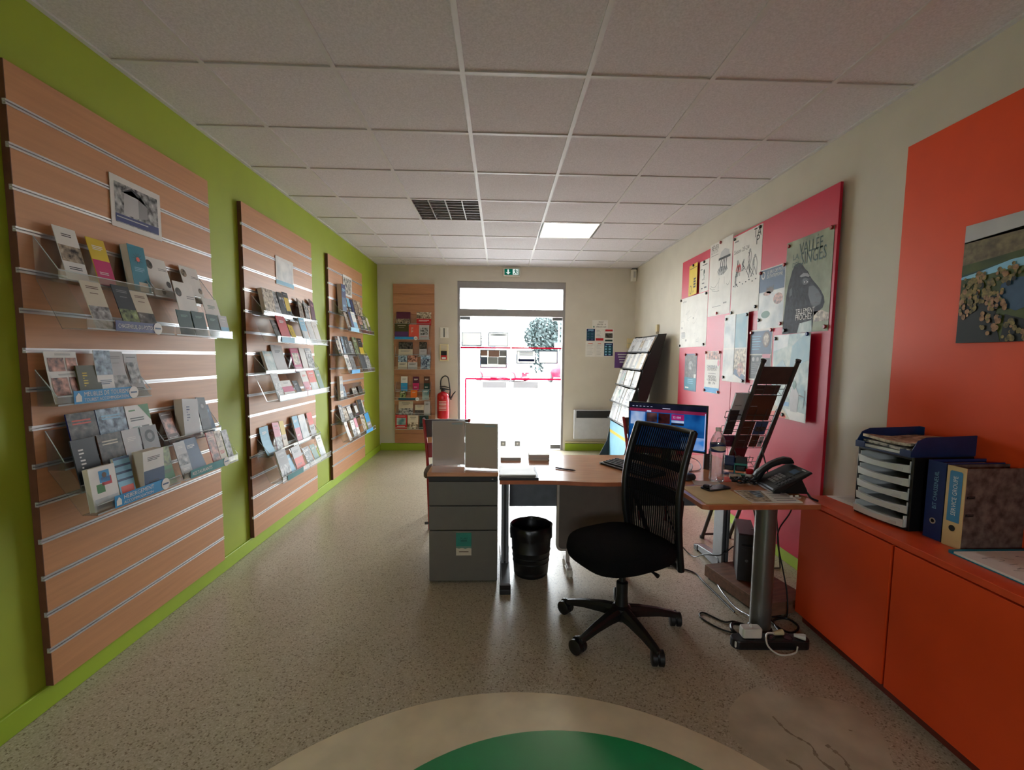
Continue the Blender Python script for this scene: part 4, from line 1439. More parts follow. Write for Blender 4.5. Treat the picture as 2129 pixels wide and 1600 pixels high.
def d_gorilla(m, W, H, y):
    Q(m, W, H, y, 0, 0, 1, 1, 'ph_forest')
    P = lambda pts, k, l: m.prism([(a * W, b * H) for a, b in pts], 'y', y - .0003 * l, y - .0003 * (l - 1), k)
    P([(0, .04), (.02, .2), (.05, .42), (.08, .52), (.12, .60), (.16, .68), (.22, .735), (.30, .75), (.37, .73), (.42, .69), (.46, .66), (.52, .63), (.56, .585), (.60, .55), (.66, .51), (.74, .46), (.82, .40), (.88, .34), (.90, .28), (.87, .23), (.78, .2), (.7, .16), (.68, 0), (0, 0)], 'ink_gorilla', 1)
    P([(.34, .60), (.42, .625), (.52, .61), (.565, .58), (.55, .565), (.48, .585), (.38, .585)], 'ink_grey', 2)
    P([(.40, .56), (.47, .57), (.54, .55), (.56, .52), (.52, .495), (.44, .5), (.40, .53)], 'ink_dkgrey', 2)
    P([(.44, .53), (.50, .54), (.54, .52), (.49, .505)], 'ink_ltgrey', 3)
    m.disc((.492 * W, y - .0014, .522 * H), .010, 'ink_black')
    P([(.56, .47), (.66, .47), (.76, .42), (.84, .34), (.82, .27), (.72, .25), (.62, .29), (.56, .38)], 'ink_dkgrey', 2)
    P([(.70, .38), (.77, .385), (.8, .35), (.73, .345)], 'ink_black', 3)
    P([(.6, .29), (.72, .30), (.82, .285), (.72, .285)], 'ink_black', 3)
    P([(.12, .48), (.18, .50), (.19, .42), (.14, .40)], 'ink_dkgrey', 2)
    for i in range(26):
        a_, b_ = random.uniform(.05, .5), random.uniform(.08, .5)
        stroke(m, y - .0007, [(a_, b_), (a_ + .02, b_ - .03), (a_ + .03, b_ - .07)], .0015, 'ink_dkgrey', W, H, 2)
    P([(.66, .2), (.86, .21), (1, .17), (1, .1), (.7, .1)], 'ph_sand', 1)
    P([(.36, 0), (.68, 0), (.66, .12), (.4, .1)], 'ph_teal', 2)
    m.text('LA', W * .16, y - .0015, H * .79, .04, 'ink_dkgreen')
    m.text('VALLÉE', W * .3, y - .0015, H * .83, .075, 'ink_dkgreen', maxw=W * .5)
    m.text('DES', W * .16, y - .0015, H * .715, .03, 'ink_dkgreen')
    m.text('SINGES', W * .34, y - .0015, H * .715, .085, 'ink_dkgreen', maxw=W * .54)
    m.text('TELLEMENT', W * .3, y - .0015, H * .2, .035, 'ink_white', maxw=W * .42)
    m.text('PROCHES !', W * .3, y - .0015, H * .135, .04, 'ink_white', maxw=W * .4)


def d_fold(m, W, H, y):
    Q(m, W, H, y, .03, .5, .5, .98, 'ph_pale')
    Q(m, W, H, y, .5, .5, .97, .98, 'ph_sky')
    Q(m, W, H, y, .03, .02, .5, .48, 'ph_pale')
    Q(m, W, H, y, .5, .12, .97, .48, 'ph_sand')
    Q(m, W, H, y - .0004, 0, .485, 1, .50, 'ink_white')
    Q(m, W, H, y - .0006, .485, .1, .51, .99, 'ink_dkgrey')
    m.prism([(.5 * W, .12 * H), (.97 * W, .02 * H), (.97 * W, .1 * H), (.55 * W, .2 * H)], 'y', y - .0006, y - .0003, 'ink_slate')
    m.prism([(.66 * W, .26 * H), (.84 * W, .3 * H), (.9 * W, .18 * H), (.76 * W, .08 * H), (.66 * W, .14 * H)], 'y', y - .0008, y - .0005, 'ph_red')


def d_grey(m, W, H, y):
    Q(m, W, H, y, .03, .52, .97, .97, 'ink_slate')
    Q(m, W, H, y, .03, .03, .97, .5, 'ink_dkgrey')
    m.disc((W * .74, y - .0006, H * .8), .06, 'ink_brown', rx=.05)
    m.disc((W * .74, y - .001, H * .8), .045, 'ph_sand', rx=.035)
    Q(m, W, H, y - .0004, .6, .44, .95, .52, 'ink_pink')
    for i in range(6):
        Q(m, W, H, y - .0006, .1, .86 - i * .05, .5 - .05 * (i % 2), .875 - i * .05, 'ink_ltblue')
    for i in range(3):
        m.disc((W * (.2 + i * .2), y - .0006, H * .42), .018, 'ink_ltgrey')
    for i in range(6):
        Q(m, W, H, y - .0006, .12, .32 - i * .04, .8 - .1 * (i % 2), .333 - i * .04, 'ink_grey')


def d_map(m, W, H, y):
    Q(m, W, H, y, .0, .0, 1, 1, 'ph_teal')
    m.prism([(0, .8 * H), (0, H), (.45 * W, H), (.42 * W, .86 * H)], 'y', y - .0004, y, 'ph_pale')
    m.prism([(.5 * W, .6 * H), (.55 * W, .86 * H), (.9 * W, H), (W, H), (W, .7 * H)], 'y', y - .0004, y, 'ph_sky')
    m.prism([(0, .58 * H), (.3 * W, .7 * H), (.4 * W, .62 * H), (.3 * W, .45 * H), (0, .4 * H)], 'y', y - .0004, y, 'ph_sky')
    m.prism([(0, .16 * H), (.4 * W, .1 * H), (.62 * W, .0), (.1 * W, .0), (0, .06 * H)], 'y', y - .0006, y, 'ink_cream')
    m.prism([(0, .05 * H), (.3 * W, .08 * H), (.5 * W, .02 * H), (.45 * W, 0), (0, 0)], 'y', y - .0009, y - .0006, 'ink_coral')
    m.prism([(.45 * W, .12 * H), (.98 * W, .1 * H), (.98 * W, 0), (.6 * W, 0)], 'y', y - .0008, y, 'ink_white')
    m.prism([(.6 * W, .36 * H), (.66 * W, .42 * H), (.74 * W, .36 * H), (.8 * W, .3 * H), (.78 * W, .1 * H), (.6 * W, .1 * H), (.55 * W, .26 * H)], 'y', y - .001, y - .0006, 'ink_ltgrey')
    m.disc((.67 * W, y - .0012, .41 * H), .03, 'ink_sage', rx=.02)
    stroke(m, y - .001, [(.8, .3), (.95, .28)], .004, 'ink_dkgrey', W, H)
    stroke(m, y - .001, [(.93, .16), (.95, .36)], .003, 'ink_dkgrey', W, H)
    m.text('ART', W * .42, y - .0012, H * .33, .035, 'ink_white')
    Q(m, W, H, y - .001, .35, .15, .55, .2, 'label_x')


def d_teal(m, W, H, y):
    Q(m, W, H, y, .02, .36, .98, .97, 'ph_dark')
    Q(m, W, H, y, .02, .03, .98, .36, 'ink_teal')
    m.disc((W * .5, y - .0006, H * .68), .05, 'ph_grey', rx=.05)
    Q(m, W, H, y - .0008, .8, .36, .96, .46, 'ink_white')
    for i in range(3):
        Q(m, W, H, y - .0006, .3, .2 + i * .05, .75, .215 + i * .05, 'ink_ltblue')
    Q(m, W, H, y - .0006, .1, .06, .4, .1, 'ink_white')


def d_white5(m, W, H, y):
    Q(m, W, H, y, .08, .8, .98, .99, 'ph_red')
    Q(m, W, H, y, .02, .01, .98, .13, 'ink_sky')
    m.text('CHASSENEUIL', W * .5, y - .0004, H * .60, .025, 'ink_slate', align='c', maxw=W * .76)
    m.text('DU POITOU', W * .5, y - .0004, H * .535, .025, 'ink_dkgrey', align='c', maxw=W * .62)
    m.text('MERCREDI', W * .5, y - .0004, H * .36, .025, 'ink_dkgrey', align='c', maxw=W * .6)
    m.text('6 DÉCEMBRE', W * .5, y - .0004, H * .29, .025, 'ink_dkgrey', align='c', maxw=W * .65)
    m.text('14H   17H', W * .5, y - .0004, H * .21, .025, 'ink_dkgrey', align='c', maxw=W * .6)
    Q(m, W, H, y, .25, .46, .75, .47, 'ink_grey')
    m.disc((W * .9, y - .0004, H * .72), .03, 'ink_pink', rx=.02)


photo('ph_forest', [(58, 72, 52), (112, 128, 96), (172, 178, 150)], 5, .45, .2, .8)
photo('ph_sky', [(118, 176, 204), (160, 202, 220), (206, 222, 226)], 5, .45, .2, .8)
mat('ink_gorilla', (40, 42, 50), .6, var=.3, scale=30, spec=.2)
mat('label_x', (52, 124, 168), .5)
K, R_ = 'black', 'red'
sheet(4.934, 4.690, 2.085, 2.398, 'yellow poster with black print at top left of the red boards', d_yellow, 'ink_yellow', pins=((.55, .96, K),), short='yellow poster', bow=.03)
sheet(4.672, 4.462, 2.085, 2.390, 'small white poster with green plant beside the yellow poster', d_white1, pins=((.5, .95, K),), short='white plant poster')
sheet(5.124, 4.462, 1.548, 2.078, 'large faint pencil-grey map sheet at far left of red boards', d_sketch, pins=((.01, .97, K), (.95, .97, K), (.02, .04, K), (.93, .04, K)), short='faint map sheet')
sheet(4.449, 4.020, 1.828, 2.500, 'tall white poster headed RÊVER with line drawing', d_rever, pins=((.5, .97, R_), (.45, .03, R_)), short='line drawing poster')
sheet(4.005, 3.560, 1.805, 2.462, 'tall white poster with TAP letters and sketched crowd', d_tap, pins=((.05, .97, K), (.93, .97, K), (.06, .03, K), (.9, .05, K)), short='sketched crowd poster')
sheet(3.570, 3.241, 1.655, 2.105, 'blue and white heritage game poster with snowy village', d_jeu, 'ink_white', pins=((.06, .95, R_), (.96, .97, R_), (.08, .16, K), (.93, .06, R_)), short='heritage game poster')
sheet(3.240, 2.780, 1.605, 2.232, 'green zoo poster with a dark gorilla head', d_gorilla, 'ink_sage', pins=((.06, .96, R_), (.96, .985, R_), (.06, .04, K), (.95, .04, R_)), short='gorilla poster')
sheet(4.100, 3.668, 1.232, 1.812, 'pale folded brochure sheet with crease and dark centre line', d_fold, pins=((.09, .94, K), (.95, .95, K), (.07, .06, K), (.9, .03, K)), short='folded sheet', bow=.03)
sheet(3.658, 3.356, 1.263, 1.655, 'slate grey portrait notice with round emblem', d_grey, pins=((.06, .95, R_), (.95, .97, R_)), short='slate notice')
sheet(3.334, 2.890, 1.018, 1.600, 'large map poster with turquoise sea and grey figure', d_map, 'ink_white', pins=((.06, .96, K), (.93, .985, 'blue'), (.4, .04, K)), short='turquoise map poster', bow=.05)
sheet(4.955, 4.650, 1.09, 1.478, 'small dark and teal poster low at the far left', d_teal, 'ink_slate', pins=((.05, .98, R_), (.95, .98, R_)), short='teal poster')
sheet(4.460, 4.150, 1.105, 1.500, 'white event poster with blue foot and text lines', d_white5, pins=((.05, .97, R_), (.96, .97, R_), (.04, .05, R_), (.95, .05, R_)), short='event poster')
for c in ('black', 'red', 'blue'):
    pass
for y, z, c, sh, where, off in PIN:
    k = {'black': 'black_plastic', 'red': 'red_metal', 'blue': 'blue_binder'}[c]
    o = MB().lathe([(0, 0), (.011, 0), (.013, .004), (.013, .009), (.010, .013), (0, .013)], k, n=14).build('magnet', loc=(XB - .0016 - off, y, z), rot=(0, -PI / 2, 0), smooth=40)
    tag(o, f'round {c} magnet at {where} of the {sh}', 'magnet', 'magnets holding the posters')

# ---- aerial photograph on the orange board
t = thing('aerial_photo', 'unframed aerial photo of lake and golf course on orange board', 'picture', (XR - .0078, 1.99, 1.505), RR)
W, H = .76, .502
m = MB().box(0, -.012, 0, W, 0, H, 'ink_dkgreen')
photo('ph_hills', [(58, 52, 38), (108, 94, 66), (140, 124, 88)], 40, .5, .2, .8)
photo('ph_grass', [(16, 36, 16), (36, 60, 24), (84, 96, 36)], 8, .5, .25, .8)
photo('ph_trees', [(40, 42, 22), (98, 88, 42), (150, 128, 66)], 60, .5, .25, .75)
photo('ph_autumn', [(92, 66, 42), (146, 106, 68), (176, 132, 88)], 60, .5, .25, .75)
photo('ph_lake', [(22, 44, 66), (40, 74, 104), (58, 98, 130)], 4, .4, .2, .8)
photo('ph_shadow', [(10, 14, 18), (18, 24, 28), (26, 34, 30)], 8, .5, .2, .8)
P = lambda pts, k, l: m.prism([(a * W, b * H) for a, b in pts], 'y', -.012 - .0004 * l, -.012 - .0004 * (l - 1), k)
P([(0, .86), (1, .86), (1, 1), (0, 1)], 'ph_skyline', 1) if False else P([(0, .85), (1, .88), (1, 1), (0, 1)], 'ink_ltgrey', 1)
P([(0, .66), (.3, .70), (1, .74), (1, .885), (.3, .885), (0, .86)], 'ph_hills', 1)
P([(0, .58), (.2, .63), (.5, .68), (1, .68), (1, .75), (.5, .74), (.2, .69), (0, .665)], 'ph_grass', 2)
P([(0, .565), (.1, .59), (.26, .645), (.6, .665), (1, .65), (1, .60), (.5, .60), (.3, .58), (.1, .55), (0, .545)], 'ink_ltblue', 3)
P([(0, .545), (.1, .55), (.3, .58), (.5, .60), (1, .6), (1, 0), (0, 0)], 'ph_grass', 1)
P([(.26, .50), (.4, .49), (.5, .44), (.42, .3), (.3, .24), (.2, .3), (.22, .46)], 'ph_lake', 2)
P([(0, .0), (.24, 0), (.2, .2), (.22, .36), (.14, .4), (0, .3)], 'ph_shadow', 3)
P([(.24, .0), (.6, .0), (.4, .14), (.25, .22)], 'ph_shadow', 3)
for it, (cx, cz, r, k) in enumerate(((.06, .40, .05, 'ph_trees'), (.13, .44, .055, 'ph_trees'), (.2, .50, .05, 'ph_trees'), (.04, .48, .035, 'ph_trees'), (.11, .52, .03, 'ph_trees'), (.03, .3, .04, 'ph_autumn'), (.09, .34, .04, 'ph_trees'), (.26, .54, .04, 'ph_trees'), (.2, .26, .05, 'ph_autumn'), (.18, .17, .05, 'ph_autumn'), (.21, .33, .035, 'ph_autumn'), (.3, .07, .045, 'ph_trees'), (.37, .06, .04, 'ph_autumn'), (.44, .03, .03, 'ph_autumn'))):
    for q in range(16):
        an, rr = random.uniform(0, 2 * PI), r * math.sqrt(random.random())
        x, z = cx * W + rr * .85 * math.cos(an), cz * H + rr * 1.1 * math.sin(an)
        r2 = random.uniform(.006, .013)
        x, z = max(r2, x), max(r2, z)
        m.disc((x, -.0134 - .0003 * it - .00001 * q, z), r2, random.choice((k, k, 'ph_trees', 'ph_autumn', 'ph_shadow' if q < 5 else k)), n=9, rx=r2 * random.uniform(.7, 1.0))
m.prism([(.42 * W, .48 * H), (.47 * W, .475 * H), (.49 * W, .485 * H), (.44 * W, .49 * H)], 'y', -.0138, -.0132, 'ink_cream')
m.build('print', t)

# ---- orange cabinet
XC = 1.620
t = thing('orange_cabinet', 'low orange laminate cabinet with two plain doors', 'cabinet', (XC, 2.37, 0), RR)
D = XR - XC - .002
W = 1.18
MB().box(0, -.004, .675, W, D, .702, 'orange_edge').build('top', t, bevel=.002)
MB().box(.002, .022, .055, .02, D, .675, 'orange_lam').box(W - .02, .022, .055, W - .002, D, .675, 'orange_lam').box(.02, .022, .055, W - .02, D, .075, 'orange_dark').box(.02, D - .02, .075, W - .02, D, .675, 'orange_dark').box(.575, .03, .075, .6, D - .02, .675, 'orange_dark').build('carcass', t)
MB().box(.01, .04, 0, W - .01, D, .055, 'orange_dark').build('plinth', t)
MB().box(.001, 0, .058, .576, .020, .667, 'orange_lam').build('door', t, bevel=.002)
MB().box(.590, 0, .058, W - .001, .020, .667, 'orange_lam').build('door', t, bevel=.002)
# ------------------------------------------------------------------ drawer pedestal
t = thing('drawer_pedestal', 'grey metal drawer pedestal with beech top left of desk', 'drawer unit', (-.2245, 2.826, 0))
MB().box(-.2135, .02, .01, .2135, .60, .685, 'ped_grey').build('body', t, bevel=.003)
for z0, z1 in ((.502, .653), (.345, .497), (.014, .339)):
    dr = MB().box(-.2135, 0, z0, .2135, .02, z1, 'ped_grey').build('drawer', t, bevel=.004)
MB().box(-.2135, .004, .655, .2135, .02, .685, 'ped_dark').build('lock_rail', t)
MB().box(.172, -.002, .66, .192, .004, .678, 'black_plastic').lathe([(0, 0), (.006, 0), (.006, .003), (0, .003)], 'alu', n=10, c=(.182, 0, .669)).build('lock', t)
MB().box(-.222, -.006, .687, .218, .605, .712, 'beech').build('top', t, bevel=.003)
MB().tube([(-.2135, .05, .373), (-.228, .05, .373)], .004, 'steel_dark').box(-.246, .044, .366, -.226, .056, .380, 'steel_dark').build('key', t)
o = MB().box(-.048, -.004, 0, .048, 0, .147, 'ink_cream')
o.box(-.048, -.0046, .048, .048, -.004, .147, 'ink_sage')
o.prism([(-.048, .05), (-.03, .044), (-.01, .05), (.01, .042), (.03, .05), (.048, .045), (.048, .056), (-.048, .056)], 'y', -.0048, -.0042, 'ink_sage')
o.box(-.048, -.0049, .06, .048, -.0046, .147, 'teal_plastic')
o.text('PLAN', 0, -.0054, .103, .013, 'ink_dkgreen', align='c')
o.box(-.02, -.0054, .092, .02, -.0050, .097, 'ink_dkgreen')
o.box(-.03, -.0049, .022, .03, -.0045, .027, 'ink_brown')
tag(o.build('leaflet', loc=(-.221, 2.826, .183)), 'green and cream town plan leaflet stuck on bottom pedestal drawer', 'leaflet')

# two upright sign holders seen from behind
for loc, rz, lab in (((-.333, 3.008, .7125), .05, 'white A4 sheet in clear holder on pedestal, left of the two'), ((-.1155, 2.912, .7125), -.20, 'white A4 sheet in clear holder on pedestal, right of the two')):
    t = thing('sign_holder', lab, 'sign holder', loc, rz, 'sign holders on the pedestal')
    m = MB().box(-.107, -.004, .003, .107, -.002, .297, 'acrylic').box(-.107, .002, .003, .107, .004, .297, 'acrylic').box(-.107, -.004, 0, .107, .07, .003, 'acrylic')
    for x in (-.107, .1055):
        m.box(x, -.0045, .003, x + .0015, .0045, .297, 'acrylic_edge')
    m.box(-.107, -.0045, .2955, .107, .0045, .297, 'acrylic_edge')
    m.build('holder', t)
    MB().box(-.1045, -.001, .006, .1045, .001, .294, 'tp_insert').box(.02, -.0014, .272, .09, -.001, .284, 'tp_pale').build('insert', t)

# ------------------------------------------------------------------ the desk
t = thing('office_desk', 'L-shaped beech office desk with grey metal legs', 'desk', (0, 0, 0))
edge = spline([(.0, 2.645), (.2, 2.648), (.38, 2.632), (.52, 2.605), (.66, 2.60), (.80, 2.615), (.90, 2.585), (.965, 2.50), (.99, 2.40), (1.0, 2.195)], 5)
poly = [(p.x, p.y) for p in edge] + [(1.03, 2.185), (1.595, 2.185), (1.605, 2.20), (1.605, 3.36), (0, 3.36)]
m = MB()
m.prism(poly, 'z', .685, .710, 'beech_edge', cap='beech')
m.build('top', t, bevel=.0025)
for x, lab in ((.038, None), (1.505, None)):
    lg = MB()
    lg.box(x - .024, 2.93, .06, x - .004, 3.06, .685, 'steel_grey')
    lg.box(x + .004, 2.93, .06, x + .024, 3.06, .685, 'steel_grey')
    lg.box(x - .018, 2.95, .08, x + .018, 3.04, .685, 'steel_dark')
    lg.box(x - .03, 2.75, .66, x + .03, 3.3, .685, 'steel_dark')
    yf = 2.69 if x < .5 else 2.945
    lg.prism([(yf, 0.012), (yf, .035), (yf + .02, .055), (max(2.95, yf + .03), .085), (3.05, .085), (3.3, .05), (3.33, .03), (3.33, .012)], 'x', x - .03, x + .03, 'steel_grey')
    L_ = lg.build('leg', t, bevel=.004)
    MB().prism([(yf - .015, 0), (yf - .015, .03), (yf + .01, .046), (yf + .03, .046), (yf + .03, 0)], 'x', x - .034, x + .034, 'black_plastic').build('foot_cap', L_, bevel=.004)
    MB().prism([(3.28, 0), (3.28, .05), (3.345, .035), (3.345, 0)], 'x', x - .034, x + .034, 'black_plastic').build('foot_cap', L_, bevel=.004)
m = MB().lathe([(.052, .012), (.052, .66), (.052, .685)], 'post_steel', n=28, c=(1.388, 2.30, 0))
P_ = m.build('leg', t, smooth=40)
MB().lathe([(.0, 0), (.06, 0), (.06, .008), (.052, .016)], 'black_plastic', n=24, c=(1.388, 2.30, 0)).build('foot_cap', P_)
MB().box(.07, 3.15, .39, 1.475, 3.168, .655, 'modesty').build('modesty_panel', t, bevel=.003)
MB().box(.06, 3.02, .60, 1.48, 3.11, .66, 'steel_dark').build('cable_tray', t)

# rolling panel under the desk
t = thing('rolling_panel', 'grey rounded panel on small casters under the desk', 'screen', (.64, 2.985, 0))
m = MB()
out = rrect(.52, .51, .035, 6, 0, .40)
inn = rrect(.49, .48, .025, 6, 0, .40)
n = len(out)
for y in (-.018, .018):
    m.add([(p[0], y, p[1]) for p in out] + [(p[0], y, p[1]) for p in inn], [(i, (i + 1) % n, n + (i + 1) % n, n + i) for i in range(n)], 'panel_rim')
m.add([(p[0], -.018, p[1]) for p in out] + [(p[0], .018, p[1]) for p in out], [(i, (i + 1) % n, n + (i + 1) % n, n + i) for i in range(n)], 'panel_rim')
m.build('rim', t)
MB().prism(inn, 'y', -.012, .012, 'panel_grey').build('panel', t)
for x in (-.18, .18):
    lg = MB().box(x - .012, -.01, .06, x + .012, .01, .15, 'panel_rim').box(x - .016, -.10, .048, x + .016, .10, .064, 'panel_rim').build('leg', t, bevel=.003)
    for y in (-.085, .085):
        MB().tube([(x - .02, y, .024), (x - .006, y, .024)], .022, 'white_plastic', n=14).tube([(x + .006, y, .024), (x + .02, y, .024)], .022, 'white_plastic', n=14).box(x - .006, y - .008, .024, x + .006, y + .008, .05, 'white_plastic').build('caster', lg)

# waste bin
t = thing('waste_bin', 'black waste bin with bin bag under desk', 'bin', (.212, 2.965, 0))
m = MB()
prof = [(.0, .0), (.104, 0), (.112, .01), (.118, .09), (.122, .095), (.119, .10), (.121, .125), (.125, .13), (.122, .135), (.125, .165), (.129, .17), (.126, .175), (.134, .325), (.137, .33), (.131, .325), (.113, .02), (0, .014)]
m.lathe(prof, 'black_plastic', n=36)
m.build('bin', t, smooth=35)
m = MB()
rings = []
for r, z, wv in ((.126, .320, 0), (.133, .337, .004), (.140, .328, .006), (.1395, .29, .008), (.137, .255, .014)):
    rings.append([((r + .0025 * math.sin(9 * a + z * 40)) * math.cos(a), (r + .0025 * math.sin(9 * a + z * 40)) * math.sin(a), z + .35 * wv * math.sin(5 * a + 1) + wv * .25 * math.sin(13 * a)) for a in [2 * PI * i / 60 for i in range(60)]])
m.loft(rings, 'bag_black', cap=False)
rings = []
for r, z in ((.124, .315), (.118, .25), (.112, .18), (.08, .13), (.0001, .12)):
    rings.append([((r + .004 * math.sin(7 * a + z * 30)) * math.cos(a), (r + .004 * math.sin(7 * a + z * 30)) * math.sin(a), z) for a in [2 * PI * i / 60 for i in range(60)]])
m.loft(rings, 'bag_black', cap=False)
m.build('bag', t, smooth=60)

# ------------------------------------------------------------------ swivel chair
CX, CY, CR = .64, 2.29, -64.5 * D2R
t = thing('office_chair', 'black swivel office chair with mesh back at the desk', 'chair', (CX, CY, 0), CR)
leg_ang = [a * D2R - CR for a in (5.6, 77, 146, 217, 289)]
for a in leg_ang:
    ca, sa = math.cos(a), math.sin(a)
    m = MB()
    rings = []
    for r, z, hw, hh in ((.02, .115, .032, .03), (.10, .112, .026, .026), (.20, .098, .021, .02), (.28, .080, .018, .015), (.312, .072, .014, .012)):
        rings.append([(r * ca - s * hw * sa, r * sa + s * hw * ca, z + q * hh) for s, q in ((-1, -1), (1, -1), (1, .3), (.55, 1), (-.55, 1), (-1, .3))])
    m.loft(rings, 'black_plastic')
    lg = m.build('leg', t, bevel=.003)
    m = MB()
    tx, ty = random.choice(((1, .3), (.5, 1), (-.4, 1), (.9, -.6))), 0
    dx, dy = Vector(tx).normalized()
    c0 = Vector((.305 * ca, .305 * sa, .037))
    ax = Vector((-dy, dx, 0))
    off = Vector((dx, dy, 0)) * .018
    for s in (-1, 1):
        p = c0 + ax * (s * .016) - off
        m.tube([p - ax * .013, p - ax * .010, p + ax * .010, p + ax * .013], [.032, .037, .037, .032], 'black_plastic', n=20)
    q = c0 - off
    m.tube([c0 + Vector((0, 0, .045)), c0 + Vector((0, 0, .01))], .008, 'steel_dark', n=8)
    m.tube([q - ax * .004 + Vector((0, 0, .012)), q + ax * .004 + Vector((0, 0, .012))], .034, 'black_plastic', n=14)
    m.build('caster', lg, smooth=40)
MB().lathe([(0, .055), (.02, .06), (.02, .085), (.048, .085), (.05, .14), (.034, .15), (.03, .20), (.03, .27), (.017, .275), (.017, .40), (0, .40)], 'black_plastic', n=20).build('column', t, smooth=35)
m = MB().box(-.09, -.12, .372, .09, .13, .415, 'black_plastic').box(-.05, .1, .355, .05, .24, .40, 'black_plastic')
m.tube([(-.09, .03, .385), (-.17, .03, .38), (-.21, .03, .375)], [.007, .007, .011], 'black_plastic').tube([(.09, .05, .385), (.17, .05, .38), (.2, .05, .375)], [.007, .007, .012], 'black_plastic')
m.lathe([(0, -.03), (.022, -.025), (.022, .0), (0, .0)], 'black_plastic', n=14, c=(0, -.16, .378))
m.build('tilt_mechanism', t, bevel=.004)
m = MB()
rings = []
for w_, d_, z, dip in ((.30, .30, .415, 0), (.44, .44, .418, 0), (.475, .48, .432, 0), (.485, .49, .455, 0), (.475, .48, .482, 1), (.43, .44, .498, 1), (.25, .28, .505, 1), (.02, .02, .504, 1)):
    rings.append([(x, y, z + (.016 * math.cos(min(1, abs(x) / .24) * PI / 2) * 0 + .012 * (abs(x) / .24) ** 2 - .03 * max(0, (-y - .12) / .14) ** 2 if dip else -.022 * max(0, (-y - .12) / .14) ** 2)) for x, y in superell(w_, d_, 3.2, 44, 0, -.02)])
m.loft(rings, 'black_fabric')
m.build('seat', t, smooth=60)


def back_y(z):
    pts = [(.34, .228), (.42, .212), (.50, .196), (.58, .184), (.66, .176), (.74, .176), (.80, .182), (.88, .198), (.96, .222), (1.065, .262)]
    for (z0, a), (z1, b) in zip(pts[:-1], pts[1:]):
        if z <= z1:
            k = (z - z0) / (z1 - z0)
            return a + (b - a) * k
    return pts[-1][1]


def back_w(z):
    return .205 if z > .62 else .205 - .014 * ((.62 - z) / .26)


zs = [.36 + .705 * i / 20 for i in range(21)]
m = MB()
N = 10
vs = []
for z in zs:
    for j in range(N + 1):
        u = -1 + 2 * j / N
        vs.append((u * (back_w(z) - .012), back_y(z) + .03 * (1 - u * u) - .008, z))
m.add(vs, [(i * (N + 1) + j, i * (N + 1) + j + 1, (i + 1) * (N + 1) + j + 1, (i + 1) * (N + 1) + j) for i in range(20) for j in range(N)], 'chair_mesh')
m.build('back_mesh', t, smooth=60)
m = MB()
for s in (-1, 1):
    m.tube([(s * (back_w(z) - .006), back_y(z) - .006, z) for z in zs], .018, 'black_plastic', n=8)
for z, r in ((1.062, .013), (.365, .013)):
    m.tube([(u * back_w(z), back_y(z) + .03 * (1 - u * u) - .008, z) for u in [-1 + 2 * j / 12 for j in range(13)]], r, 'black_plastic', n=8)
m.build('back_frame', t, smooth=60)
m = MB()
for z0, z1 in ((.70, .765), (.86, .90)):
    rings = []
    for u in [-1 + 2 * j / 12 for j in range(13)]:
        rings.append([(u * .198, back_y(z) + .03 * (1 - u * u) + o, z) for z, o in ((z0, -.004), (z0, .006), (z1, .006), (z1, -.004))])
    m.loft(rings, 'black_fabric')
m.build('lumbar_band', t)
m = MB()
for s in (-1, 1):
    m.tube(spline([(s * .05, .20, .385), (s * .075, .25, .40), (s * .11, .262, .47), (s * .15, .235, .60), (s * .19, .20, .72)], 4), .012, 'black_plastic', n=8)
m.build('back_bracket', t, smooth=60)

# ------------------------------------------------------------------ things on the desk
ZT = .7105
t = thing('monitor', 'black computer monitor showing a blue web page', 'monitor', (1.118, 3.052, ZT), -35.8 * D2R)
MW, MH, MZ = .526, .312, .103
MB().box(-MW / 2, 0, MZ, MW / 2, .022, MZ + MH, 'black_plastic').box(-.12, .022, MZ + .06, .12, .045, MZ + .24, 'black_plastic').build('housing', t, bevel=.004)
scr = {'s_blue': ((14, 62, 132), (34, 108, 184), .6), 's_blue2': ((60, 130, 210), (190, 205, 230), .8), 's_dark': ((24, 28, 46), (38, 40, 60), .5), 's_red': ((130, 34, 70), (150, 50, 86), .7), 's_pic': ((30, 22, 30), (130, 90, 90), .6), 's_pic2': ((14, 10, 14), (90, 40, 40), .6), 's_mag': ((140, 24, 90), (170, 40, 110), .8), 's_lt': ((170, 180, 220), (200, 200, 230), .9)}
for k, (a, b, s) in scr.items():
    emis(k, a, s, b, 9)
m = MB().box(-MW / 2 + .008, -.001, MZ + .012, MW / 2 - .008, 0, MZ + MH - .008, 's_blue')
SW, SH = MW - .016, MH - .02


def S(x0, z0, x1, z1, k, l=1):
    m.box(-MW / 2 + .008 + SW * x0, -.001 - .0004 * l, MZ + .012 + SH * z0, -MW / 2 + .008 + SW * x1, -.001 - .0004 * (l - 1), MZ + .012 + SH * z1, k)


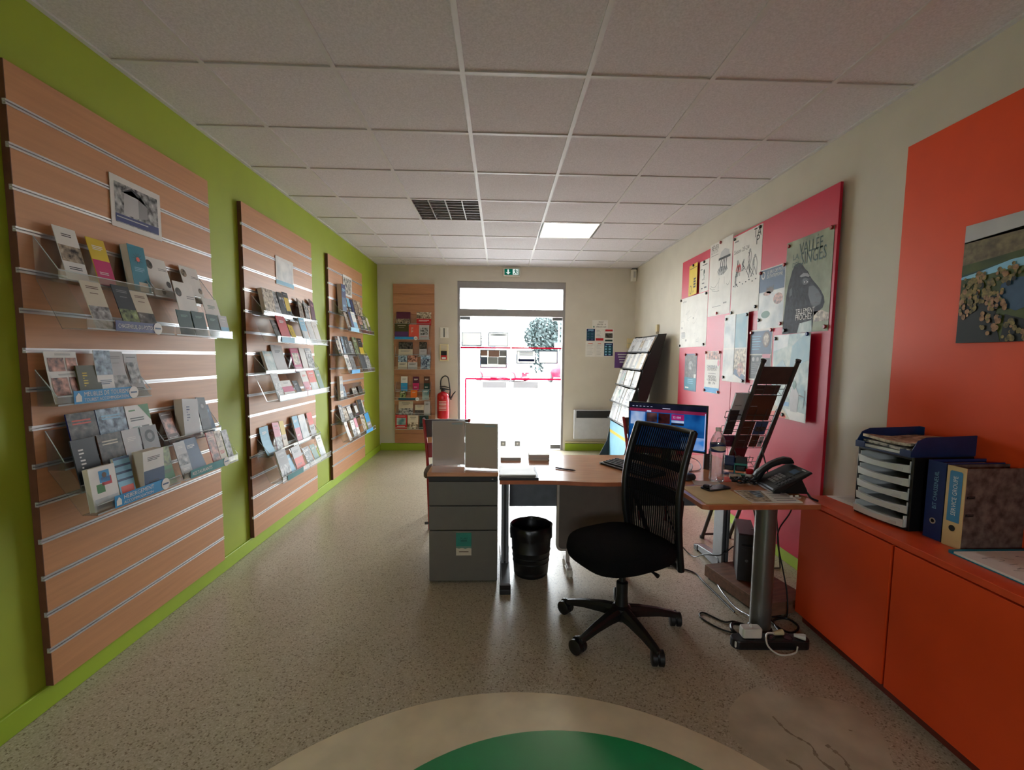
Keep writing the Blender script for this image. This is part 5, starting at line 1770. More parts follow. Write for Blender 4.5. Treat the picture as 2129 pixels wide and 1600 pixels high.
S(0, .88, 1, 1, 's_dark')
S(0, .81, 1, .88, 's_red')
S(.02, .5, .22, .8, 's_blue2')
S(.7, .02, .99, .3, 's_blue2')
S(.24, .81, .30, .845, 's_lt', 2)
S(.24, .58, .38, .79, 's_pic', 2)
S(.40, .56, .55, .79, 's_pic2', 2)
S(.57, .66, .73, .79, 's_mag', 2)
S(.57, .6, .73, .65, 's_blue2', 2)
S(.57, .54, .73, .59, 's_dark', 2)
S(.985, .05, .995, .85, 's_lt', 2)
for i in range(6):
    S(.04 + i * .05, .925, .065 + i * .05, .935, 's_lt', 2)
S(.45, .9, .55, .915, 's_lt', 2)
m.text("22 000", -MW / 2 + .008 + SW * .585, -.0022, MZ + .012 + SH * .70, .014, 's_lt', maxw=SW * .13)
m.build('screen', t)
MB().box(-.03, .03, .015, .03, .05, MZ + .12, 'black_plastic').build('stand_column', t, bevel=.004)
MB().box(-.12, -.05, 0, .12, .12, .012, 'black_plastic').build('stand_base', t, bevel=.005)

t = thing('keyboard', 'black computer keyboard beside the chair back', 'keyboard', (.85, 2.905, ZT), -62 * D2R)
MB().prism([(-.075, 0), (-.075, .012), (.075, .026), (.075, 0)], 'x', -.22, .22, 'black_plastic').build('body', t, bevel=.004)
m = MB()
for r in range(5):
    y = -.058 + r * .026
    z = .0135 + (y + .075) * .0933
    for k in range(18):
        x = -.207 + k * .0232
        m.box(x, y, z, x + .0195, y + .021, z + .006, 'charcoal')
m.build('keys', t)
MB().box(-.223, -.08, 0, -.215, .08, .014, 'white_plastic').build('edge_trim', t)

t = thing('mouse', 'black computer mouse right of the chair', 'mouse', (1.125, 2.665, ZT), -1.0)
m = MB()
m.loft([[(x, y, z) for x, y in superell(w_, d_, 2.4, 20)] for w_, d_, z in ((.05, .09, 0), (.062, .105, .006), (.06, .102, .018), (.044, .08, .031), (.02, .04, .036))], 'black_plastic')
m.build('body', t, smooth=50)
MB().box(-.003, -.04, .031, .003, -.02, .038, 'charcoal').build('scroll_wheel', t)

t = thing('water_bottle', 'clear plastic water bottle with navy label on desk', 'bottle', (1.276, 2.63, ZT))
prof = [(.0, .006), (.025, .002), (.037, 0), (.043, .012)]
for i in range(9):
    z = .02 + i * .016
    prof += [(.0425, z), (.0395, z + .008)]
prof += [(.0425, .166), (.0435, .19), (.0435, .225), (.042, .235), (.036, .256), (.024, .28), (.0145, .294), (.0135, .303)]
MB().lathe(prof, 'pet', n=28, cap=False).build('body', t, smooth=50)
MB().lathe([(.0440, .178), (.0443, .180), (.0443, .222), (.0440, .224)], 'bottle_label', n=28, cap=False).build('label', t, smooth=50)
m = MB()
sg = [(-.5 * PI + .9 * (k / 12 - .5) * PI) for k in range(13)]
m.add([(.0447 * math.cos(a), .0447 * math.sin(a), .201 - .014 * math.cos((k - 6) / 6 * PI / 2)) for k, a in enumerate(sg)] + [(.0447 * math.cos(a), .0447 * math.sin(a), .201 + .014 * math.cos((k - 6) / 6 * PI / 2)) for k, a in enumerate(sg)], [(i, i + 1, 14 + i, 13 + i) for i in range(12)], 'ink_cream')
m.build('label_badge', t)
MB().lathe([(.0155, .297), (.0165, .30), (.0165, .314), (.015, .317), (0, .317)], 'white_plastic', n=18).build('cap', t, smooth=40)

# desk telephone
t = thing('desk_phone', 'black office desk telephone on the desk corner', 'telephone', (1.47, 2.47, ZT), -96 * D2R)
m = MB().prism([(-.005, .004), (-.005, .022), (.0, .03), (.185, .128), (.195, .118), (.03, .004)], 'x', -.115, .115, 'black_plastic')
m.prism([(.05, 0), (.05, .03), (.15, .09), (.185, .02), (.185, 0)], 'x', -.09, .09, 'black_plastic')
m.build('body', t, bevel=.005)
MB().box(-.112, -.0075, .006, .112, -.005, .014, 'alu').build('painted_edge_light', t)  # bright strip stands in for light caught along the front edge
sl = math.atan2(.098, .185)


def ph(x, s, h=0.0):
    return (x, s * math.cos(sl) - h * math.sin(sl), .03 + s * math.sin(sl) + h * math.cos(sl))


def pbox(m, x0, s0, x1, s1, h0, h1, k):
    vs = [ph(x, s, h) for x in (x0, x1) for s in (s0, s1) for h in (h0, h1)]
    m.add(vs, [(0, 1, 3, 2), (4, 6, 7, 5), (0, 4, 5, 1), (2, 3, 7, 6), (0, 2, 6, 4), (1, 5, 7, 3)], k)


m = MB()
for r in range(4):
    for c in range(3):
        pbox(m, -.028 + c * .024, .035 + r * .02, -.010 + c * .024, .049 + r * .02, 0, .004, 'ink_grey' if c < 3 else 'charcoal')
for r in range(5):
    pbox(m, .055, .03 + r * .02, .075, .044 + r * .02, 0, .004, 'charcoal')
    pbox(m, .085, .03 + r * .02, .105, .044 + r * .02, 0, .004, 'charcoal')
m.build('keypad', t)
m = MB()
pbox(m, -.005, .135, .07, .185, 0, .003, 'ink_dkgrey')
pbox(m, .005, .143, .06, .178, .003, .0036, 'ink_slate')
pbox(m, .05, .192, .085, .198, 0, .002, 'ink_ltgrey')
m.build('display', t)
m = MB()
pts = []
for s, h, w_, th in ((-.010, .018, .054, .036), (.02, .030, .056, .042), (.05, .042, .046, .032), (.10, .050, .044, .030), (.15, .046, .046, .034), (.185, .034, .056, .042), (.212, .020, .052, .036)):
    pts.append([ph(-.078 + u * w_ / 2, s, h + v * th / 2) for u, v in ((-1, -.6), (-.7, -1), (.7, -1), (1, -.6), (1, .5), (.6, 1), (-.6, 1), (-1, .5))])
m.loft(pts, 'black_plastic')
m.build('handset', t, smooth=50, bevel=.002)
MB().tube(spline([ph(-.09, -.004, .01), (-.10, -.03, .02), (-.13, -.05, .012), (-.17, -.03, .012), (-.19, .0, .012), (-.17, .04, .012), (-.14, .03, .014)], 6), .008, 'black_plastic', n=6).build('handset_cord', t, smooth=50)
for lab, p in (('black telephone cable from phone over the orange cabinet', [(1.615, 2.50, ZT + .008), (1.66, 2.44, ZT + .012), (1.645, 2.36, ZT + .004), (1.615, 2.29, .712), (1.612, 2.235, .714)]),):
    tag(MB().tube(spline(p, 6), .006, 'black_plastic', n=6).build('cable', smooth=60), lab, 'cable')
# curled black cord heap in front of the stamps
pts = []
for i in range(70):
    a = i * .75
    pts.append((1.335 + i * .0021 + .016 * math.cos(a), 2.555 + .02 * math.sin(i * .09) + .018 * math.sin(a), ZT + .010 + .012 * (1 + math.sin(a * .63))))
tag(MB().tube(pts, .006, 'black_plastic', n=6).build('coiled_cord', smooth=60), 'tangled coiled black cord beside the desk telephone', 'cord')

# rubber stamps
for (x, y), frame, body, rz, lab in (((1.432, 2.80), 'navy_plastic', 'navy_plastic', -.5, 'navy self-inking stamp behind the water bottle'), ((1.492, 2.765), 'teal_plastic', 'black_plastic', -.5, 'black stamp with teal frame between navy and red stamps')):
    t = thing('rubber_stamp', lab, 'stamp', (x, y, ZT), rz, 'rubber stamps on the desk')
    t.scale = (1.15, 1.15, 1.3)
    MB().box(-.032, -.018, 0, -.026, .018, .05, frame).box(.026, -.018, 0, .032, .018, .05, frame).box(-.032, -.018, .0, .032, .018, .006, frame).build('frame', t)
    MB().box(-.03, -.02, .045, .03, .02, .088, body).box(-.026, -.012, .02, .026, .012, .045, 'black_plastic').build('handle', t, bevel=.005)
    MB().box(-.031, -.0205, .05, .031, -.02, .06, frame).build('band', t)
t = thing('rubber_stamp', 'small red and white stamp nearest the telephone', 'stamp', (1.492, 2.665, ZT + .012), -.3, 'rubber stamps on the desk')
MB().box(-.02, -.014, 0, .02, .014, .022, 'white_plastic').build('base', t, bevel=.003)
MB().box(-.02, -.014, .022, .02, .014, .052, 'ext_red').build('handle', t, bevel=.005)
t = thing('ink_pad', 'flat black ink pad box under the red stamp', 'ink pad', (1.49, 2.668, ZT), -.3)
MB().box(-.05, -.035, 0, .05, .035, .008, 'black_plastic').build('base', t, bevel=.002)
MB().box(-.05, -.035, .008, .05, .035, .0115, 'charcoal').build('lid', t, bevel=.001)
tag(MB().box(-.032, -.032, 0, .032, .032, .018, 'ink_cream').box(-.032, -.0325, .006, .032, -.032, .012, 'ink_sage').build('note_block', loc=(1.425, 2.70, ZT), rot=(0, 0, -.4)), 'cream and green sticky note block by the stamps', 'note block')
tag(MB().box(-.045, -.045, 0, .045, .045, .003, 'ink_coral').build('note_block', loc=(1.36, 2.66, ZT), rot=(0, 0, .1)), 'coral pink sticky notes right of the water bottle', 'note block')
tag(MB().box(-.075, -.05, 0, .075, .05, .0012, 'ink_cream').build('card', loc=(1.195, 2.575, ZT), rot=(0, 0, -.25)), 'cream card lying in front of the water bottle', 'card')
t = thing('pen_holder', 'slim dark maroon holder standing behind the bottle', 'holder', (1.358, 2.93, ZT))
MB().lathe([(0, 0), (.026, 0), (.026, .095), (.023, .095), (.023, .006), (0, .006)], 'dark_brown', n=18).build('cup', t, smooth=40)
for dx, dy, h, k in ((.01, 0, .14, 'black_plastic'), (-.008, .006, .15, 'dark_brown'), (0, -.01, .135, 'black_plastic')):
    MB().tube([(dx * .6, dy * .6, .008), (dx * 2, dy * 2, h)], .0042, k).build('pen', t)
for lab, p in (('thin black cable from monitor across the desk to the mouse', [(1.19, 3.06, ZT + .004), (1.27, 2.98, ZT + .02), (1.22, 2.86, ZT + .004), (1.16, 2.78, ZT + .004), (1.13, 2.71, ZT + .008)]),
               ('thin black cable looping behind the water bottle', [(1.24, 3.14, ZT + .05), (1.32, 3.02, ZT + .04), (1.30, 2.90, ZT + .006), (1.20, 2.84, ZT + .004)])):
    tag(MB().tube(spline(p, 6), .0025, 'black_plastic', n=6).build('cable', smooth=60), lab, 'cable', 'cables on the desk')

# envelope, smartphone, keys, magazine
m = MB().prism([(-.118, -.155), (.118, -.155), (.122, .15), (-.116, .155)], 'z', 0, .004, 'kraft')
m.quad((-.118, -.155, .0044), (.118, -.155, .0044), (.05, -.06, .0046), (-.05, -.06, .0046), 'kraft')
tag(m.build('envelope', loc=(1.138, 2.357, ZT), rot=(0, 0, .02)), 'kraft paper envelope near the front edge of the desk', 'envelope')
t = thing('smartphone', 'black smartphone lying on the kraft envelope', 'phone', (1.19, 2.455, ZT + .005), .35)
MB().prism(rrect(.155, .076, .012, 5), 'z', 0, .009, 'black_plastic').build('body', t, bevel=.0015)
MB().prism(rrect(.146, .068, .009, 5), 'z', .009, .0094, 'black_gloss').build('screen', t)
t = thing('key_bunch', 'small bunch of keys lying on the smartphone', 'keys', (1.145, 2.458, ZT + .0155), .8)
MB().tube([(.013 * math.cos(a), .013 * math.sin(a), .012) for a in [2 * PI * i / 16 for i in range(16)]], .0016, 'alu', n=6, closed=True).build('ring', t)
MB().box(.01, -.01, 0, .04, .01, .003, 'alu').box(.04, -.004, 0, .06, .004, .003, 'alu').build('key', t)
MB().box(-.035, -.014, 0, -.005, .014, .014, 'black_plastic').build('fob', t, bevel=.003)
m = MB().prism([(-.135, -.10), (.13, -.10), (.14, .10), (-.12, .105)], 'z', 0, .004, 'ink_white')
m.quad((-.13, -.095, .0044), (-.02, -.095, .0044), (.02, .095, .0044), (-.115, .098, .0044), 'ph_sand')
m.quad((-.06, -.02, .0048), (-.02, -.02, .0048), (.01, .09, .0048), (-.05, .09, .0048), 'ph_blue')
for i in range(6):
    m.quad((.01 + i * .004, -.08 + i * .03, .0046), (.11 + i * .003, -.08 + i * .03, .0046), (.112 + i * .003, -.07 + i * .03, .0046), (.012 + i * .004, -.07 + i * .03, .0046), 'ink_grey')
tag(m.build('magazine', loc=(1.395, 2.318, ZT), rot=(0, 0, -.02)), 'open printed magazine page between envelope and telephone', 'magazine')
t = thing('earphones', 'small white earphones at the right end of magazine', 'earphones', (1.545, 2.285, ZT))
MB().tube(spline([(-.03, .02, .003), (0, .0, .003), (.02, .01, .003), (.0, .03, .003)], 5), .0018, 'white_plastic', n=6).build('wire', t)
MB().tube([(-.035, .018, .006), (-.02, .022, .007)], [.004, .007], 'white_plastic', n=8).tube([(.0, .028, .006), (.014, .02, .007)], [.004, .007], 'white_plastic', n=8).build('earbud', t)

# left part of the desk
t = thing('paper_stack', 'dark folder under loose white papers at desk left', 'papers', (.112, 2.775, ZT))
MB().box(-.115, -.13, 0, .118, .14, .016, 'navy_plastic' if False else 'charcoal').build('folder', t, bevel=.002)
m = MB()
for k in range(5):
    a = random.uniform(-.08, .08)
    ca, sa = math.cos(a), math.sin(a)
    q = [(-.11, -.10), (.10, -.10), (.10, .14), (-.11, .14)]
    m.prism([(x * ca - y * sa, x * sa + y * ca) for x, y in q], 'z', .0165 + k * .002, .018 + k * .002, 'ink_white')
m.build('sheets', t)
for (x0, x1, y), h, n, lab in (((.011, .150, 3.225), .022, 5, 'thin pile of pale booklets, left of two on desk edge'), ((.204, .345, 3.225), .042, 9, 'taller pile of pale booklets, right of two on desk edge')):
    m = MB()
    for k in range(n):
        o = random.uniform(-.004, .004)
        m.box(x0 + o, y - .065 + o, ZT + k * h / n, x1 + o, y + .06 + o, ZT + (k + .86) * h / n, 'ink_ltgrey' if k % 2 else 'ink_cream')
    tag(m.build('booklet_pile'), lab, 'booklets', 'booklet piles on the desk')
t = thing('ballpoint_pen', 'slim dark pen lying alone on the desk', 'pen', (.422, 2.90, ZT + .0045), -.53)
MB().tube([(-.07, 0, 0), (.05, 0, 0), (.062, 0, 0), (.07, 0, 0)], [.0045, .0045, .003, .0008], 'dark_brown').build('barrel', t, smooth=40)
MB().box(-.068, -.0015, .004, -.03, .0015, .0065, 'alu').build('clip', t)

# ------------------------------------------------------------------ PC on its low board, cables, socket strip
t = thing('low_board', 'low brown wooden platform on the floor under the desk', 'platform', (1.505, 2.70, 0), 0.21)
MB().box(-.115, -.30, .062, .20, .21, .085, 'wood_board').build('top', t, bevel=.002)
MB().box(-.115, -.30, .012, -.095, .21, .062, 'wood_board').box(.18, -.30, .012, .20, .21, .062, 'wood_board').box(-.095, .19, .012, .18, .21, .062, 'wood_board').box(-.095, -.30, .012, .18, -.28, .062, 'wood_board').build('skirt', t)
for x, y in ((-.09, -.27), (.17, -.27), (-.09, .18), (.17, .18)):
    MB().lathe([(0, 0), (.015, 0), (.015, .012), (0, .012)], 'black_plastic', n=12, c=(x, y, 0)).build('foot', t)
t = thing('computer_tower', 'black desktop computer tower under the desk', 'computer', (1.550, 2.782, .0855), -.40)
MB().box(-.048, -.14, 0, .048, .15, .29, 'black_plastic').build('case', t, bevel=.003)
m = MB().prism([(-.14, 0), (-.14, .29), (-.152, .285), (-.152, .005)], 'x', -.048, .048, 'charcoal')
m.box(-.03, -.154, .2, .03, -.152, .205, 'steel_dark').box(-.03, -.154, .22, .03, -.152, .232, 'black_gloss')
m.disc((0, -.1535, .13), .009, 'steel_grey')
m.build('front_panel', t)
t = thing('power_strip', 'black socket strip loaded with plugs on the floor', 'power strip', (1.355, 2.155, 0), -.03)
MB().prism(rrect(.385, .075, .034, 6), 'z', 0, .042, 'black_plastic').build('body', t, bevel=.005)
MB().prism(rrect(.385, .075, .034, 6), 'z', .0, .012, 'charcoal').build('rim', t)
for x in (-.10, .0, .09, .15):
    MB().lathe([(.0, .0422), (.019, .0422), (.021, .0435), (.023, .0435), (.023, .042)], 'black_gloss', n=18, c=(x, 0, 0)).build('socket', t)
MB().box(-.186, -.03, .004, -.155, .03, .04, 'white_plastic').build('end_cap', t, bevel=.006)
t = thing('power_adapter', 'cream block power adapter plugged into the socket strip', 'adapter', (1.262, 2.165, .0445), -.03)
MB().prism(rrect(.098, .05, .012, 5), 'z', 0, .05, 'white_plastic').build('case', t, bevel=.006)
MB().tube([(0, 0, .05), (0, 0, .062)], [.008, .005], 'white_plastic').build('strain_relief', t)
for x, y, z, k, lab in ((1.41, 2.17, .0445, 'beige_plastic', 'cream plug in the middle of the socket strip'), (1.50, 2.135, .0445, 'white_plastic', 'white flat plug at right end of socket strip')):
    t = thing('plug', lab, 'plug', (x, y, z), .2 if k[0] == 'b' else -.5, 'plugs in the socket strip')
    MB().tube([(-.03, 0, .012), (0, 0, .013), (.02, 0, .013)], [.008, .013, .015], k, n=12).build('body', t, smooth=50)
CB = [
    ('white cable looping over the front of socket strip', 'white_plastic', .0045, [(1.385, 2.165, .058), (1.335, 2.15, .062), (1.318, 2.105, .03), (1.36, 2.075, .005), (1.44, 2.085, .005), (1.47, 2.11, .02)]),
    ('black cable loop on the floor left of desk post', 'black_plastic', .0045, [(1.30, 2.20, .05), (1.26, 2.235, .012), (1.175, 2.29, .005), (1.115, 2.40, .005), (1.15, 2.45, .005), (1.22, 2.36, .005), (1.275, 2.36, .005), (1.305, 2.33, .005), (1.31, 2.25, .006)]),
    ('thick dark cable curled behind the cream adapter', 'black_plastic', .009, [(1.23, 2.225, .012), (1.22, 2.27, .02), (1.25, 2.315, .02), (1.30, 2.32, .012), (1.32, 2.29, .01), (1.30, 2.25, .05)]),
    ('black cable coils on floor right of the desk post', 'black_plastic', .0055, [(1.44, 2.18, .05), (1.46, 2.25, .02), (1.50, 2.36, .006), (1.585, 2.38, .006), (1.60, 2.30, .006), (1.52, 2.25, .006), (1.475, 2.33, .012), (1.53, 2.44, .012), (1.585, 2.50, .02), (1.59, 2.43, .04)]),
    ('black cable hanging from desk beside the orange cabinet', 'black_plastic', .004, [(1.575, 2.37, .679), (1.575, 2.39, .60), (1.54, 2.42, .50), (1.535, 2.42, .42), (1.565, 2.41, .28), (1.592, 2.40, .14), (1.59, 2.385, .02), (1.56, 2.40, .006), (1.51, 2.40, .006)]),
    ('thin cable slanting under desk to the computer tower', 'black_plastic', .0035, [(1.56, 2.42, .680), (1.545, 2.50, .60), (1.54, 2.58, .45), (1.555, 2.72, .382)]),
    ('black cable along floor from rolling panel to platform', 'black_plastic', .005, [(.70, 3.10, .006), (.89, 3.12, .006), (1.10, 3.05, .006), (1.29, 2.95, .006), (1.31, 2.78, .006), (1.33, 2.45, .006)]),
    ('thin black cable curving on the floor behind the chair', 'black_plastic', .004, [(1.20, 3.22, .36), (1.27, 3.26, .2), (1.36, 3.30, .04), (1.40, 3.18, .008), (1.40, 3.0, .1), (1.46, 2.90, .14), (1.545, 2.90, .2)]),
    ('grey cable from platform edge to the desk post', 'steel_grey', .004, [(1.43, 2.95, .006), (1.37, 2.70, .006), (1.36, 2.50, .006), (1.372, 2.36, .03)]),
]
for lab, k, r, p in CB:
    tag(MB().tube(spline(p, 8), r, k, n=6).build('cable', smooth=60), lab, 'cable', 'cables under the desk')

# ------------------------------------------------------------------ things on the orange cabinet
ZK = .7025
t = thing('drawer_tower', 'black desktop drawer tower with five clear drawers', 'drawer tower', (1.71, 2.118, ZK), RR + .10)
W = .272
m = MB().box(0, 0, 0, .012, .30, .318, 'black_plastic').box(W - .012, 0, 0, W, .30, .318, 'black_plastic').box(.012, 0, 0, W - .012, .30, .012, 'black_plastic').box(.012, 0, .306, W - .012, .30, .318, 'black_plastic').box(.012, .28, .012, W - .012, .30, .306, 'black_plastic')
for k in range(1, 5):
    m.box(.012, .02, .012 + k * .0588 - .002, W - .012, .28, .012 + k * .0588 + .002, 'black_plastic')
m.build('case', t, bevel=.002)
for k in range(5):
    z = .014 + k * .0588
    off = -.012 if k == 0 else 0
    m = MB()
    m.box(.014, off, z, W - .014, .26, z + .004, 'drawer_clear').box(.014, off, z, .018, .26, z + .05, 'drawer_clear').box(W - .018, off, z, W - .014, .26, z + .05, 'drawer_clear')
    n = 10
    vs = []
    for i in range(n + 1):
        u = i / n
        x = .012 + (W - .024) * u
        bow = .012 * math.sin(u * PI)
        top = .034 - .010 * math.sin(u * PI)
        for y, zz in ((off - .004 - bow, z), (off - .008 - bow, z + top), (off + .004, z + top), (off + .004, z)):
            vs.append((x, y, zz))
    m.add(vs, [(i * 4 + j, i * 4 + (j + 1) % 4, (i + 1) * 4 + (j + 1) % 4, (i + 1) * 4 + j) for i in range(n) for j in range(4)], 'drawer_clear')
    dr = m.build('drawer', t)
    MB().box(.18, off - .014, z + .006, .235, off - .0125, z + .018, 'ink_ltgrey').build('label_slot', dr)
    if k in (0, 1):
        MB().box(.03, .02, z + .005, W - .03, .25, z + .018, 'ink_ltgrey').build('papers', dr)
t = thing('letter_tray', 'navy letter tray full of papers atop the drawer tower', 'letter tray', (1.685, 2.108, ZK + .3195), RR + .10)
m = MB().box(0, 0, 0, .27, .345, .004, 'navy_plastic')
for x, s in ((0, 1), (.266, -1)):
    m.prism([(.0, .004), (0, .02), (.03, .07), (.07, .085), (.345, .09), (.345, .004)], 'x', x, x + .004, 'navy_plastic')
m.box(.004, .341, .004, .266, .345, .09, 'navy_plastic').box(0, 0, .004, .05, .004, .03, 'navy_plastic').box(.22, 0, .004, .27, .004, .03, 'navy_plastic')
m.build('tray', t, bevel=.0015)
for k, (x, y, z, w_, d_, c, rz, lab) in enumerate(((.02, -.02, .005, .22, .3, 'ink_white', .04, None), (.03, -.012, .016, .21, .3, 'ink_ltgrey', -.05, None), (.035, .0, .028, .2, .29, 'ink_cream', .03, None))):
    pass
for k, (z, c, rz, dx, dy, lab) in enumerate(((.3245, 'ink_white', .015, .0, -.015, 'white papers lying lowest in the navy letter tray'), (.341, 'ph_mix', -.02, .01, -.01, 'printed leaflets in the middle of the navy letter tray'), (.362, 'ph_sand', .02, .0, .012, 'crumpled map-like paper on top in the navy letter tray'))):
    n = 6
    m = MB()
    vs = []
    for i in range(n + 1):
        for j in range(n + 1):
            u, v = i / n, j / n
            zz = (.006 * k) * math.sin(u * 4 + v * 3 + k) + .004 * k * math.cos(v * 7)
            for q in (0, .012):
                vs.append((.225 * u - .1125, .30 * v + .015, zz * .5 + q))
    N2 = n + 1
    idx = lambda i, j, q: (i * N2 + j) * 2 + q
    fs = []
    for i in range(n):
        for j in range(n):
            fs.append((idx(i, j, 1), idx(i + 1, j, 1), idx(i + 1, j + 1, 1), idx(i, j + 1, 1)))
            fs.append((idx(i, j, 0), idx(i, j + 1, 0), idx(i + 1, j + 1, 0), idx(i + 1, j, 0)))
    for i in range(n):
        fs += [(idx(i, 0, 0), idx(i + 1, 0, 0), idx(i + 1, 0, 1), idx(i, 0, 1)), (idx(i, n, 0), idx(i, n, 1), idx(i + 1, n, 1), idx(i + 1, n, 0)), (idx(0, i, 0), idx(0, i, 1), idx(0, i + 1, 1), idx(0, i + 1, 0)), (idx(n, i, 0), idx(n, i + 1, 0), idx(n, i + 1, 1), idx(n, i, 1))]
    m.add(vs, fs, c)
    tag(m.build('paper_bundle', loc=(1.70 + .0, 1.972, ZK + z), rot=(0, 0, RR + .10 + rz)), lab, 'papers', 'papers in the letter tray')

t = thing('ring_binder', 'navy ring binder lettered BIT CHASSENEUIL', 'binder', (1.765, 1.812, ZK), RR + .06)
MB().box(0, 0, 0, .074, .002, .32, 'blue_binder').box(0, .002, 0, .0025, .262, .32, 'blue_binder').box(.0715, .002, 0, .074, .262, .32, 'blue_binder').build('cover', t)
MB().box(.006, .02, .008, .066, .25, .306, 'ink_ltgrey').build('pages', t)
m = MB()
m.text('BIT CHASSENEUIL', .046, -.0006, .125, .017, 'ink_ltblue', rot=PI / 2, maxw=.155)
m.build('lettering', t)
MB().lathe([(.008, 0), (.012, 0), (.012, .002), (.008, .002), (.008, 0)], 'alu', n=18, cap=False).lathe([(0, .0005), (.008, .0005)], 'ink_black', n=18).build('finger_ring', t, loc=(.037, -.0002, .075), rot=(PI / 2, 0, 0))
t = thing('ring_binder', 'brown marbled lever arch file lettered SERVICE GROUPE', 'binder', (1.765, 1.728, ZK), RR + .04)
MB().box(0, .001, 0, .003, .285, .318, 'marble_brown').box(.069, .001, 0, .072, .285, .318, 'marble_brown').build('cover', t)
MB().box(0, -.002, 0, .072, .001, .318, 'kraft').build('spine', t)
MB().box(.006, .02, .008, .064, .27, .300, 'ink_ltgrey').build('pages', t)
m = MB().prism([(.012, .10), (.06, .10), (.06, .295), (.055, .30), (.017, .30), (.012, .295)], 'y', -.0026, -.002, 'label_x')
m.text('SERVICE GROUPE', .044, -.0032, .125, .018, 'ink_white', rot=PI / 2, maxw=.155)
m.build('spine_label', t)
MB().lathe([(0, 0), (.012, 0), (.012, .001), (0, .001)], 'ink_black', n=18).build('finger_hole', t, loc=(.036, -.0022, .075), rot=(PI / 2, 0, 0))
m = MB()
for z in (.205, .135):
    m.tube([(.0725, .012, z), (.0735, .016, z + .003), (.0735, .034, z + .003), (.0725, .038, z)], .0018, 'steel_dark', n=6).box(.0721, .008, z - .004, .0726, .042, z + .006, 'ink_black')
m.build('lever_rivet', t)
m = MB().prism([(0, 0), (.40, .0), (.40, .3), (.0, .30)], 'z', 0, .012, 'ink_white')
t = thing('clip_folder', 'white sheet with sketches on teal folder at cabinet edge', 'folder', (1.705, 1.355, ZK), .0)
MB().box(0, 0, 0, .315, .285, .003, 'ink_teal').box(0, .27, .003, .315, .285, .012, 'ink_teal').build('folder', t)
m = MB().box(.004, .004, .003, .311, .268, .011, 'ink_white')
for i in range(14):
    x, y = random.uniform(.05, .27), random.uniform(.06, .24)
    p = spline([(x, y, 0), (x + random.uniform(-.03, .04), y + random.uniform(-.012, .012), 0), (x + random.uniform(0, .06), y + random.uniform(-.02, .02), 0)], 4)
    for a, b in zip(p[:-1], p[1:]):
        n = Vector((-(b - a).y, (b - a).x, 0)).normalized() * .0012
        m.quad((a.x - n.x, a.y - n.y, .0113), (a.x + n.x, a.y + n.y, .0113), (b.x + n.x, b.y + n.y, .0113), (b.x - n.x, b.y - n.y, .0113), 'ink_grey')
m.build('sheet', t)
m = MB().prism([(-.105, -.1), (.105, -.1), (.105, .1), (-.105, .1)], 'z', 0, .0015, 'ink_white')
for i in range(7):
    m.quad((-.07, -.07 + i * .022, .0019), (.06 - .02 * (i % 2), -.07 + i * .022, .0019), (.06 - .02 * (i % 2), -.063 + i * .022, .0019), (-.07, -.063 + i * .022, .0019), 'ink_ltgrey')
tag(m.build('paper_sheet', loc=(1.855, 2.262, ZK), rot=(0, 0, .04)), 'white printed sheet lying behind the drawer tower', 'paper')
# ------------------------------------------------------------------ leaning wire leaflet rack, seen from behind
t = thing('leaflet_easel', 'leaning metal leaflet rack seen from behind against red boards', 'display rack', (1.732, 3.537, 0))
# local: feet at y=0, poles lean towards -y while rising; brochures stand on its +y side
TOPY, TOPZ = -.727, 1.412
SL = math.atan2(-TOPY, TOPZ)


def ez(s, off=0.0):
    """point on the leaning frame: s metres up the pole, off metres out of its front face"""
    return (-s * math.sin(SL) + off * math.cos(SL), s * math.cos(SL) + off * math.sin(SL))


LEN = math.hypot(TOPY, TOPZ)
for x in (-.11, .11):
    y, z = ez(LEN)
    p = MB().tube([(x, .0, .004), (x, y, z)], .014, 'steel_dark', n=14)
    P1 = p.build('pole', t, smooth=40)
    y2, z2 = ez(LEN + .014)
    MB().tube([(x, y, z), (x, y2, z2)], .017, 'charcoal', n=14).tube([(x, 0, .0), (x, 0, .02)], .018, 'charcoal', n=14).build('pole_cap', P1)
m = MB()
for s in (.045, .62):
    y, z = ez(s)
    m.tube([(-.11, y, z), (.11, y, z)], .009, 'steel_dark', n=8)
m.build('crossbar', t)
m = MB()
a, b = ez(LEN - .035), ez(LEN - .16)
for x0, x1 in ((-.1, .1),):
    vs = [(x, q[0] + o * math.cos(SL), q[1] + o * math.sin(SL)) for x in (x0, x1) for q in (b, a) for o in (-.003, .003)]
    m.add(vs, [(0, 1, 3, 2), (4, 6, 7, 5), (0, 4, 5, 1), (2, 3, 7, 6), (0, 2, 6, 4), (1, 5, 7, 3)], 'dark_brown')
m.build('header_plate', t)
m = MB()
ya, za = ez(.90)
for x, xf in ((-.10, .07), (.10, .192)):
    m.tube(spline([(x, ya, za), ((x * .4 + xf * .6), -.51, .42), (xf, -.549, .006)], 6), .005, 'steel_dark', n=6)
m.tube([(.07, -.549, .006), (.192, -.549, .006)], .005, 'steel_dark', n=6)
m.tube([(.085, -.5, .40), (.165, -.5, .40)], .0035, 'steel_dark', n=6)
m.build('prop_leg', t)
tiers = [1.335, 1.13, 1.012, .905, .73]
